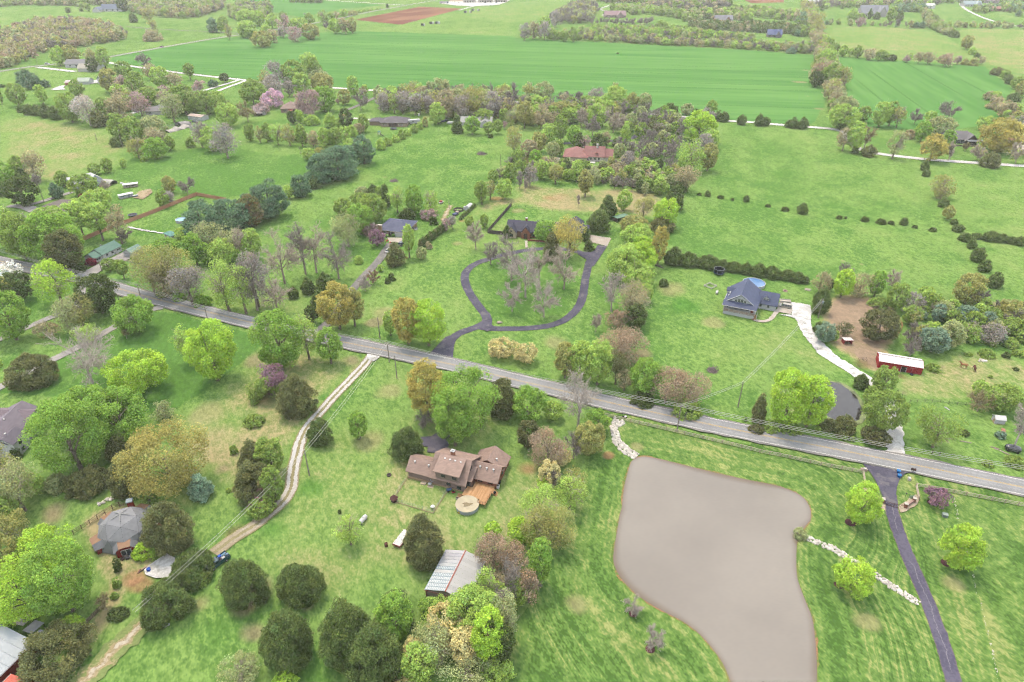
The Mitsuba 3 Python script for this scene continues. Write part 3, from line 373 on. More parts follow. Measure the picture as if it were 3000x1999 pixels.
def track(p, n, uv):
    a = mikit.fbm(p.x * .45, p.y * .45, 1.0, octaves=3); b = mikit.noise(p.x * 3.1, p.y * 3.1, 2.0)
    k = dr.exp(-dr.square(uv.x / .85)) + (a - .5) * 1.1 + (b - .5) * .4
    col = blend(C(160, 178, 112), C(204, 186, 146), mikit.smoothstep(.1, .45, k))
    return blend(col, C(232, 220, 200), mikit.smoothstep(.65, 1.05, k)) * (.85 + .25 * b)
scene['track'] = {'type': 'diffuse', 'reflectance': mikit.proc(track)}
scene['asph_lane'] = {'type': 'diffuse', 'reflectance': mikit.proc(cracked)}
def lane(p, n, uv):
    x = dr.abs(uv.x); b = mikit.fbm(p.x * 0.7, p.y * 0.7, 1.0, octaves=3); f = mikit.noise(p.x * 3.7, p.y * 3.7, 1.0)
    far = mikit.smoothstep(55.0, 88.0, uv.y + (b - 0.5) * 12)
    stone = blend(tuple(C(246, 244, 240)), tuple(C(206, 192, 166)), far)
    mid = blend(tuple(C(176, 172, 130)), tuple(C(196, 182, 142)), b)
    k = dr.exp(-dr.square((x - 0.85) / 0.5)) + (b - 0.5) * 0.55 + (f - 0.5) * 0.3
    return blend(mid, stone, mikit.smoothstep(0.25, 0.6, k)) * (0.85 + 0.25 * f)
scene['lane'] = {'type': 'diffuse', 'reflectance': mikit.proc(lane)}
def ripple(p, n, uv): return 0.035 * mikit.noise(p.x * 1.6, p.y * 2.6, 1.0) + 0.012 * mikit.noise(p.x * 4.0 + 3, p.y * 5.5, 2.0)
def mud(p, n, uv):
    a = mikit.fbm(p.x * 0.035 + 3, p.y * 0.05, 1.0, octaves=4); b = mikit.noise(p.x * 1.7, p.y * 3.4, 2.0)
    col = blend(C(170, 161, 151, .9), C(184, 175, 164, .9), mikit.smoothstep(0.25, 0.75, a)) * (0.98 + 0.04 * b)
    return blend(C(150, 132, 112, .85), col, mikit.smoothstep(-0.5, 1.6, uv.x + (a - 0.5) * 2.5))
scene['pond_mat'] = {'type': 'bumpmap', 'arbitrary': mikit.proc(ripple, eps=0.05), 'scale': 1.0, 'bsdf': {'type': 'principled', 'base_color': mikit.proc(mud), 'roughness': 0.2, 'specular': 0.35}}
scene['pond_mat_two'] = {'type': 'principled', 'base_color': tex(C(64, 58, 58)), 'roughness': 0.06, 'specular': 0.55}

# ---------------------------------------------------------------- ground sheets
def struct(name, mesh, bsdf, uv=None, kind='structure'):
    scene[name] = mikit.ply(mesh, bsdf, uv=uv)
    labels[name] = {'kind': kind}
def densify(poly, step):
    out = []
    P = np.array(poly.exterior.coords)[:-1]
    for i in range(len(P)):
        a, b = P[i], P[(i + 1) % len(P)]
        n = max(1, int(np.linalg.norm(b - a) / step))
        out += [a + (b - a) * k / n for k in range(n)]
    return np.array(out)
def smooth_ring(P, it=2):
    P = np.array(P, float)
    for _ in range(it):
        Q = np.roll(P, -1, 0); P = np.stack([.75 * P + .25 * Q, .25 * P + .75 * Q], 1).reshape(-1, 2)
    return P
def smooth_line(P, it=3):
    P = np.array(P, float)
    for _ in range(it):
        a, b = P[:-1], P[1:]
        P = np.vstack([P[:1], np.stack([.75 * a + .25 * b, .25 * a + .75 * b], 1).reshape(-1, 2), P[-1:]])
    return P
def fill(poly, z, step, inner=None):
    """triangulates a polygon with points inside: (vertices, faces)"""
    b = densify(poly, step); pts = [b]
    if inner is not None:
        q = poly.buffer(-inner)
        for g in getattr(q, 'geoms', [q]):
            if not g.is_empty: pts.append(densify(g, step))
    x0, y0, x1, y1 = poly.bounds
    gx, gy = np.meshgrid(np.arange(x0, x1, step), np.arange(y0, y1, step))
    g = np.stack([gx.ravel(), gy.ravel()], 1) + NR.normal(0, .05 * step, (gx.size, 2))
    import shapely
    g = g[shapely.contains_xy(poly.buffer(-.4 * step), g[:, 0], g[:, 1])] if len(g) else g
    pts = np.vstack(pts + [g])
    tri = Delaunay(pts).simplices
    c = pts[tri].mean(1)
    tri = tri[shapely.contains_xy(poly, c[:, 0], c[:, 1])]
    a = pts[tri]; cr = (a[:, 1, 0] - a[:, 0, 0]) * (a[:, 2, 1] - a[:, 0, 1]) - (a[:, 1, 1] - a[:, 0, 1]) * (a[:, 2, 0] - a[:, 0, 0])
    tri = np.where((cr < 0)[:, None], tri[:, ::-1], tri)[np.abs(cr) > 1e-9]
    return np.column_stack([pts, np.full(len(pts), z)]), tri
def P_(ring): return Polygon(ring).buffer(0)
def rough_edge(ring, amp, step=1.2, seed=0):
    q = densify(P_(ring), step)
    n = (meshkit.fbm(np.column_stack([q * .6, np.full(len(q), seed)]), 3) - .5) * 2 * amp
    d = np.roll(q, -1, 0) - np.roll(q, 1, 0); d = np.stack([-d[:, 1], d[:, 0]], 1) / (np.linalg.norm(d, axis=1, keepdims=True) + 1e-9)
    return q + d * n[:, None]
S_ = 4500.0
gx = np.concatenate([np.linspace(-S_, -400, 12), np.linspace(-300, 300, 13), np.linspace(400, S_, 12)])
gy = np.concatenate([np.linspace(-800, 0, 5), np.linspace(60, 500, 10), np.linspace(600, 7000, 20)])
gp = np.stack([*np.meshgrid(gx, gy, indexing='ij'), np.zeros((len(gx), len(gy)))], -1)
gv, gf = grid_quads(gp)
struct('ground', (gv, gf), 'grass_mat', uv=np.column_stack([np.full(len(gv), .16), gv[:, 0] * .011 + gv[:, 1] * .013]))
z = 0.02
HARD = ('lawn_saturated', 'pale_field', 'pale_field_two', 'left_green_field')
for name, (u, q), ringp in ZONES:
    poly = P_(smooth_ring(ringp, 1))
    if poly.geom_type != 'Polygon': poly = max(poly.geoms, key=lambda g: g.area)
    size = math.sqrt(poly.area); soft = 0.8 if name in HARD else min(14.0, size * .12)
    v, f = fill(poly, z, max(4.0, size / 22), soft)
    d = np.array([poly.exterior.distance(Point(p[:2])) for p in v])
    k = np.clip(d / soft, 0, 1)[:, None]
    struct(name, (v, f), 'grass_mat', uv=np.column_stack([.16 * (1 - k[:, 0]) + u * k[:, 0], v[:, 0] * .011 + v[:, 1] * .013]))
    z += 0.005
for name, i, ringp in CROPS:
    struct(name, fill(P_(rough_edge(ringp, 1.5, 12)), 0.14, 40), f'crop_mat_{i}')
struct('plowed_field', fill(P_(PLOW), 0.15, 40), 'plow_mat')
struct('plowed_field_far', fill(P_(PLOW2), 0.15, 40), 'plow_mat')
pond = P_(smooth_ring(POND, 2))
lawn = P_(LAWN)
v, f = fill(lawn, 0.15, 2.2)
dp = np.array([pond.exterior.distance(Point(p[:2])) for p in v])
a = math.radians(74)
al, ac = v[:, 0] * math.cos(a) + v[:, 1] * math.sin(a), v[:, 0] * math.sin(a) - v[:, 1] * math.cos(a)
k = np.clip((dp - 10) / 14, 0, 1)
struct('mown_lawn', (v, f), 'mow_mat', uv=np.stack([dp * (1 - k) + ac * k, al], 1))
v, f = fill(P_(TALL), 0.156, 4)
struct('paddock_grass', (v, f), 'mow_mat', uv=np.stack([v[:, 0] * .25 + 90, v[:, 1] * .6], 1))
struct('pond_bank', fill(P_(rough_edge(np.array(pond.buffer(0.3).exterior.coords)[:-1], .55, 1.0)), 0.166, 6), 'clay')
v, f = fill(pond, 0.176, 4)
struct('pond', (v, f), 'pond_mat', uv=np.stack([np.array([pond.exterior.distance(Point(p[:2])) for p in v]), v[:, 1]], 1))
pond2 = P_(smooth_ring(POND2, 2))
struct('pond_margin', fill(P_(rough_edge(smooth_ring(ALGAE, 1), 1.0, 1.5)), 0.15, 5), 'algae_mat')
struct('small_pond', fill(P_(rough_edge(smooth_ring(POND2, 2), .7, 1.2, 4)), 0.16, 5), 'pond_mat_two')
def ribbon(P, w, zz, it=3, jag=0.0, across=2, lift=None):
    P = smooth_line(P, it)
    d = np.gradient(P, axis=0); n = np.stack([-d[:, 1], d[:, 0]], 1) / (np.linalg.norm(d, axis=1, keepdims=True) + 1e-9)
    s = np.concatenate([[0], np.cumsum(np.linalg.norm(np.diff(P, axis=0), axis=1))])
    u = np.linspace(-w / 2, w / 2, across)
    j = np.zeros((len(P), across))
    if jag: j[:, 0], j[:, -1] = NR.normal(0, jag, len(P)), NR.normal(0, jag, len(P))
    q = P[:, None] + n[:, None] * (u[None] + j)[..., None]
    G = np.concatenate([q, np.full((*q.shape[:2], 1), zz)], -1)[:, ::-1]
    v, f = grid_quads(G[::-1] if False else G)
    uv = np.stack([np.broadcast_to(u[::-1], (len(P), across)), np.broadcast_to(s[:, None], (len(P), across))], -1).reshape(-1, 2)
    c = v[f[0]]
    if np.cross(c[1] - c[0], c[2] - c[0])[2] < 0: f = f[:, ::-1]
    return (v, f), uv
def resample(P, step):
    P = np.array(P, float); s = np.concatenate([[0], np.cumsum(np.linalg.norm(np.diff(P, axis=0), axis=1))])
    t = np.linspace(0, s[-1], max(2, int(s[-1] / step)))
    return np.stack([np.interp(t, s, P[:, 0]), np.interp(t, s, P[:, 1])], 1)
zz = 0.19
for name, (w, mat, P) in LINES.items():
    far = np.mean([p[1] for p in P]) > 450
    Q = smooth_line(P, 3)
    m, uv = ribbon(resample(Q, 6 if far else 1.2), w, zz, 0, 0.0 if far else {'white': .22, 'dirt': .4, 'track': .3, 'lane': .05}.get(mat, .06))
    struct(name, m, mat, uv=uv); zz += 0.004
for name, (mat, P) in PATCHES.items():
    struct(name, fill(P_(rough_edge(P, .35 if mat in ('white', 'dirt', 'mulchrock') else .03, 1.0)), zz, 6), mat); zz += 0.004
mp = resample(smooth_line([(a * 1.0, b) for a, b in MAIN], 3), 3.0)
(vr, fr), uvr = ribbon(mp, 6.4, 0.42, 0, 0.0, 5)
sh, shuv = ribbon(mp, 7.6, 0.40, 0, .15)
struct('road_shoulder', sh, 'greyasph', uv=shuv)
struct('main_road', (vr, fr), 'road_mat', uv=uvr)
scene['line_white'] = {'type': 'diffuse', 'reflectance': mikit.proc(patchy(C(238, 236, 232), C(255, 252, 248), 1.0))}
scene['line_yellow'] = {'type': 'diffuse', 'reflectance': mikit.proc(patchy(C(226, 190, 120), C(238, 206, 140), 1.0))}
def offset_line(P, o):
    d = np.gradient(P, axis=0); n = np.stack([-d[:, 1], d[:, 0]], 1) / np.linalg.norm(d, axis=1, keepdims=True)
    return P + n * o
for nm, o, w, mat in (('edge_line', 3.0, .2, 'line_white'), ('edge_line', -3.0, .2, 'line_white'), ('centre_line', .14, .14, 'line_yellow'), ('centre_line', -.14, .14, 'line_yellow')):
    k = numbered('main_road__' + nm)
    scene[k] = mikit.ply(ribbon(offset_line(mp, o), w, 0.428, 0)[0], mat)

# ---------------------------------------------------------------- trees
def lin(c, k): return C(*c, k)
TREE = {'g': (136, 162, 70), 'G': (134, 172, 64), 'y': (160, 190, 82), 'Y': (166, 202, 56), 'o': (158, 160, 88), 'O': (178, 168, 82), 't': (166, 156, 118), 'T': (164, 142, 118), 'b': (92, 118, 88), 'd': (88, 104, 54),
        'n': (102, 106, 64), 'e': (160, 170, 112), 'k': (168, 142, 140), 'K': (200, 164, 186), 'p': (138, 104, 122), 'l': (154, 146, 140), 'w': (188, 178, 170), 'r': (122, 48, 64), 's': (124, 150, 124), 'Q': (166, 160, 84), 'X': (236, 236, 228),
        'W': (204, 194, 130), 'M': (168, 84, 146), 'c': (86, 102, 54)}
BARK = C(142, 130, 118, 1.5); BARKP = C(184, 174, 166, 1.9); TWIG = C(190, 178, 164, 1.9)
def profile(kind, t):
    if kind == 'egg': return np.sin(np.pi * np.clip(t * .93 + .07, 0, 1) ** .62) ** .85
    if kind == 'cone': return np.clip((t + .03) * 7, 0, 1) * (1 - t) ** .72 + .02
    if kind == 'pine': return np.clip((t + .05) * 4, 0, 1) * np.sqrt(np.clip(1 - t ** 1.7, 0, 1))
    if kind == 'half': return np.sqrt(np.clip(1 - t * t, 0, 1))
    if kind == 'col': return np.clip((t + .05) * 5, 0, 1) * (1 - t ** 3) ** .8
    return np.sqrt(np.clip(1 - (2 * t - 1) ** 2, 0, 1))
def shell(rng, kind, a, H, n, wob):
    """n points on the crown's surface (local, crown base at 0), their outward directions"""
    t = np.linspace(0, 1, 80); r = profile(kind, t)
    wgt = (r + .04) * np.hypot(H / 79, a * np.gradient(r)); cdf = np.cumsum(wgt) / wgt.sum()
    tt = np.interp(rng.random(n), cdf, t); th = rng.random(n) * 2 * np.pi
    rr = profile(kind, tt) * a
    w = 1 + wob[0] * np.sin(2 * th + wob[1]) + wob[2] * np.sin(3 * th + wob[3] + 4 * tt) + wob[4] * np.sin(5 * th + wob[5] - 7 * tt)
    dr_ = np.interp(tt, t, np.gradient(r, t)) * a / H
    out = np.stack([np.cos(th), np.sin(th), -dr_], 1); out /= np.linalg.norm(out, axis=1, keepdims=True)
    return np.stack([rr * w * np.cos(th), rr * w * np.sin(th), tt * H], 1), out, tt
def unit(v): return v / (np.linalg.norm(v, axis=1, keepdims=True) + 1e-12)
def leaves(rng, P, out, ls, col, spike=0.0):
    n = len(P)
    nn = unit(out * .55 + np.array([0, 0, .35]) + rng.normal(0, .55, (n, 3)))
    if spike: tn = unit(out * .55 + np.array([0, 0, .25]) + rng.normal(0, .55, (n, 3)))
    else: tn = unit(np.cross(nn, rng.normal(0, 1, (n, 3))))
    b = unit(np.cross(nn, tn)); s = (ls * (.65 + .7 * rng.random(n)))[:, None]
    L, W = (1.25, .42) if spike else (.64, .52)
    v = np.stack([P + tn * s * L, P - tn * s * .32 + b * s * W, P - tn * s * .32 - b * s * W], 1).reshape(-1, 3)
    return v, np.arange(3 * n).reshape(-1, 3), np.repeat(col, 3, 0)
def tubes3(A, B, ra, rb):
    """many 3-sided branches at once"""
    n = len(A); d = unit(B - A); ref = np.where(np.abs(d[:, 2:]) < .8, [[0, 0, 1.0]], [[1.0, 0, 0]])
    a = unit(np.cross(d, ref)); b = np.cross(d, a); v = []
    for P, r in ((A, ra), (B, rb)):
        for k in range(3):
            q = 2.0944 * k; v.append(P + np.reshape(r, (-1, 1)) * (math.cos(q) * a + math.sin(q) * b))
    v = np.stack(v, 1).reshape(-1, 3)
    q = np.array([[0, 1, 4], [0, 4, 3], [1, 2, 5], [1, 5, 4], [2, 0, 3], [2, 3, 5]])
    return v, (np.arange(n)[:, None, None] * 6 + q[None]).reshape(-1, 3)
def thin(A, B, w, rng):
    d = unit(B - A); s = unit(np.cross(d, rng.normal(0, 1, A.shape))) * np.reshape(w, (-1, 1)) * .5
    v = np.stack([A + s, A - s, B], 1).reshape(-1, 3)
    return v, np.arange(len(v)).reshape(-1, 3)
PROF = {'L': 'ell', 'B': 'ell', 'N': 'ell', 'C': 'egg', 'P': 'pine', 'S': 'cone', 'U': 'half', 'F': 'ell', 'A': 'col'}
def grow(kind, colk, x, y, h, w, c, seed, detail=1.0, far=None):
    """(trunk mesh, crown mesh, crown colours) of one plant at its place"""
    rng = np.random.default_rng(seed)
    dist = math.sqrt(x * x + y * y + CAM_H ** 2)
    pm = dist / 683.0
    a, H, z0 = w / 2, h * (1 - c), h * c
    pk = PROF[kind]
    wob = rng.normal(0, 1, 6) * [.07, 3, .06, 3, .05, 3]
    if kind in 'CS': wob[[0, 2, 4]] *= 1.15
    area = 4 * math.pi * ((a ** 1.6 * a ** 1.6 + 2 * a ** 1.6 * (H / 2) ** 1.6) / 3) ** (1 / 1.6)
    base = lin(TREE[colk], 2.5 if kind not in 'CPSA' else 3.7)
    base = base * .88 + base.mean() * .12
    V, F, K, n = [], [], [], 0
    def add(m, col):
        nonlocal n
        v, f = m[:2]; V.append(v); F.append(f + n); K.append(np.broadcast_to(col, v.shape) if np.ndim(col) == 1 else col); n += len(v)
    woody = kind in 'LBNF'
    TV = []
    if woody or kind == 'P':
        zt = z0 + H * (.45 if woody else .8); r0 = max(.10, (.017 * h + .010 * w) * (.78 if kind == 'N' else 1))
        lean = rng.normal(0, .03, 2) * h
        tp = np.array([[0, 0, -.1], [lean[0] * .3, lean[1] * .3, zt * .45], [lean[0], lean[1], zt]])
        TV.append(tube(tp, [r0 * 1.25, r0 * .85, r0 * .45], 6))
    if woody:
        nl = {'L': 6, 'F': 6, 'B': 9, 'N': 13}[kind]
        n2 = {'L': 3, 'F': 4, 'B': 7, 'N': 15}[kind]
        n3 = {'L': 0, 'F': 5, 'B': 7, 'N': 11}[kind]
        if detail < 1: nl, n2 = max(4, int(nl * .6)), max(2, int(n2 * .6))
        E, _, tt = shell(rng, pk, a * (.74 if kind != 'N' else .86), H * .94, nl, wob); E[:, 2] += z0 + H * .06
        E[:, 2] = np.maximum(E[:, 2], z0 + H * .3)
        s0 = rng.uniform(.35, 1.0, nl); St = np.stack([np.interp(s0, [0, .45, 1], tp[:, k]) for k in range(3)], 1)
        M = St + (E - St) * .5 + np.array([0, 0, 1]) * (.05 * h) + rng.normal(0, .02 * w, (nl, 3))
        rb = r0 * rng.uniform(.32, .55, nl)
        rm = max(.03, .16 * pm) if kind == 'N' else .02
        TV += [tubes3(St, M, np.maximum(rb, rm), np.maximum(rb * .6, rm)), tubes3(M, E, np.maximum(rb * .6, rm), np.maximum(rb * .2, rm * .7))]
        q = rng.uniform(.06, 1.0, (nl, n2)) ** (.55 if kind == 'N' else 1); q2 = q[..., None]
        S2 = np.where(q2 < .5, St[:, None] + (M - St)[:, None] * q2 * 2, M[:, None] + (E - M)[:, None] * (q2 - .5) * 2).reshape(-1, 3)
        cen = np.array([0, 0, z0 + H * .35])
        D2 = unit(unit(S2 - cen) * .8 + rng.normal(0, .5, S2.shape) + [0, 0, .25]); L2 = rng.uniform(.14, .30, len(S2)) * (w + H) * .5
        E2 = S2 + D2 * L2[:, None]
        r2 = np.full(len(S2), max(.03, (.16 if kind == 'N' else .11) * pm))
        tw = base * .8 if colk in 'lwTtk' else TWIG
        if kind == 'N': tw = lin(TREE[colk], 1.9) if colk in 'lwTtk' else TWIG
        add(tubes3(S2, E2, r2, r2 * .4), tw * rng.uniform(.85, 1.1))
        if n3:
            q = rng.uniform(.15, 1.0, (len(S2), n3))[..., None]
            S3 = (S2[:, None] + (E2 - S2)[:, None] * q).reshape(-1, 3)
            E3 = S3 + unit(np.repeat(D2, n3, 0) * .6 + rng.normal(0, .7, S3.shape) + [0, 0, .2]) * (rng.uniform(.05, .13, len(S3)) * (w + H) * .5)[:, None]
            m = thin(S3, E3, max(.06, (.40 if kind == 'N' else .28) * pm), rng)
            add(m, np.repeat(tw[None] * rng.uniform(.8, 1.25, (len(S3), 1)), 3, 0))
    cov = {'L': 1.75, 'B': .66, 'N': .10, 'C': 1.9, 'P': 1.7, 'S': 2.0, 'U': 1.8, 'F': 1.1, 'A': 2.0}[kind]
    if kind == 'N' and colk in 'lwdTten': cov = 0.0
    ls = max(.30, 1.2 * pm) * (1.0 if kind not in 'CASB' else .85)
    if detail < 1: ls *= 1.3
    N = int(min(cov * area / (.42 * ls * ls), 20000))
    if N > 3:
        rl = {'L': .125, 'B': .26, 'N': .2, 'C': .12, 'P': .15, 'S': .12, 'U': .18, 'F': .2, 'A': .25}[kind] * min(w, H * 1.3)
        Kn = int(np.clip(area / (rl * rl * 2.4), 7, 220))
        Lc, Lo, Lt = shell(rng, pk, max(a - rl * .75, a * .55), max(H - rl, H * .7), Kn, wob)
        Lc[:, 2] += z0 + rl * .4; Lc += rng.normal(0, .22 * rl, Lc.shape)
        if kind in 'PS': Lc[:, 2] = np.round(Lc[:, 2] / (.11 * h)) * .11 * h + rng.normal(0, .012 * h, Kn)
        pick = rng.integers(0, Kn, N)
        dirs = unit(rng.normal(0, 1, (N, 3)) + Lo[pick] * .55 + [0, 0, .25])
        rad = rl * (.55 + .6 * rng.random(N)) * rng.uniform(.65, 1.35, Kn)[pick]
        sq = np.array([1, 1, .5]) if kind in 'PS' else np.array([1, 1, .85])
        Pp = Lc[pick] + dirs * rad[:, None] * sq
        Pp[:, 2] = np.maximum(Pp[:, 2], .05)
        tint = (1 + rng.normal(0, .11, Kn))[pick]; hue = rng.normal(0, .035, Kn)[pick] + rng.normal(0, .05, N)
        col = base[None] * (tint * rng.uniform(.72, 1.28, N))[:, None]
        col = col * np.stack([1 + hue, np.ones(N), 1 - hue], 1)
        if colk == 'n' and kind == 'P': col = np.where((hue > .05)[:, None], col * [1.5, .9, .9], col)
        v, f, kk = leaves(rng, Pp, dirs, ls, np.clip(col, .004, .8), 1.0 if kind in 'CASP' else 0.0)
        add((v, f), kk)
    o = np.array([x, y, 0.0])
    tr = None
    if TV:
        v, f = merge(TV); tr = (v + o, f)
    if not V: return tr, None, None
    return tr, (np.vstack(V) + o, np.vstack(F)), np.vstack(K)
LANDS = ['dome house', 'brown-roofed house', 'metal shed', 'muddy pond', 'circular driveway', 'blue-roofed house', 'slate-roofed house', 'white porch house', 'red barn', 'small dark pond', 'gravel lane', 'green-roofed house', 'wooden board fence', 'pink-roofed house', 'tan hip-roofed house', 'pale grey house', 'rosy house', 'long white house', 'white metal shed', 'dark blue house', 'crop field', 'second crop field', 'gated driveway', 'purple-roofed house', 'red-walled barn', 'round corral', 'paved court', 'collapsed greenhouse', 'poultry sheds', 'backyard pool', 'far white house', 'plowed field', 'far rose-roofed house', 'far gabled house', 'horses', 'pale field', 'cedar hedge', 'cedar hedge']
COLN = {'g': 'green', 'G': 'bright green', 'y': 'yellow-green', 'Y': 'bright yellow-green', 'o': 'olive', 'O': 'golden', 't': 'tan', 'T': 'reddish brown', 'b': 'blue-green', 'd': 'dark green', 'n': 'brownish green', 'e': 'pale green', 'k': 'pinkish', 'K': 'pink', 'p': 'purplish', 'l': 'grey', 'w': 'pale', 'r': 'dark red', 's': 'silvery green', 'Q': 'orange', 'X': 'white', 'W': 'pale gold', 'M': 'magenta'}
REL = {'l': 'left of', 'r': 'right of', 'b': 'behind', 'i': 'in front of'}
ORDN = ['leftmost', 'second from left', 'third from left', 'fourth from left', 'fifth from left', 'sixth from left', 'seventh from left', 'eighth from left', 'ninth from left', 'tenth from left', 'eleventh from left', 'twelfth from left', 'thirteenth from left', 'fourteenth from left']
NUMN = ['one', 'two', 'three', 'four', 'five', 'six', 'seven', 'eight', 'nine', 'ten', 'eleven', 'twelve', 'thirteen', 'fourteen', 'fifteen']
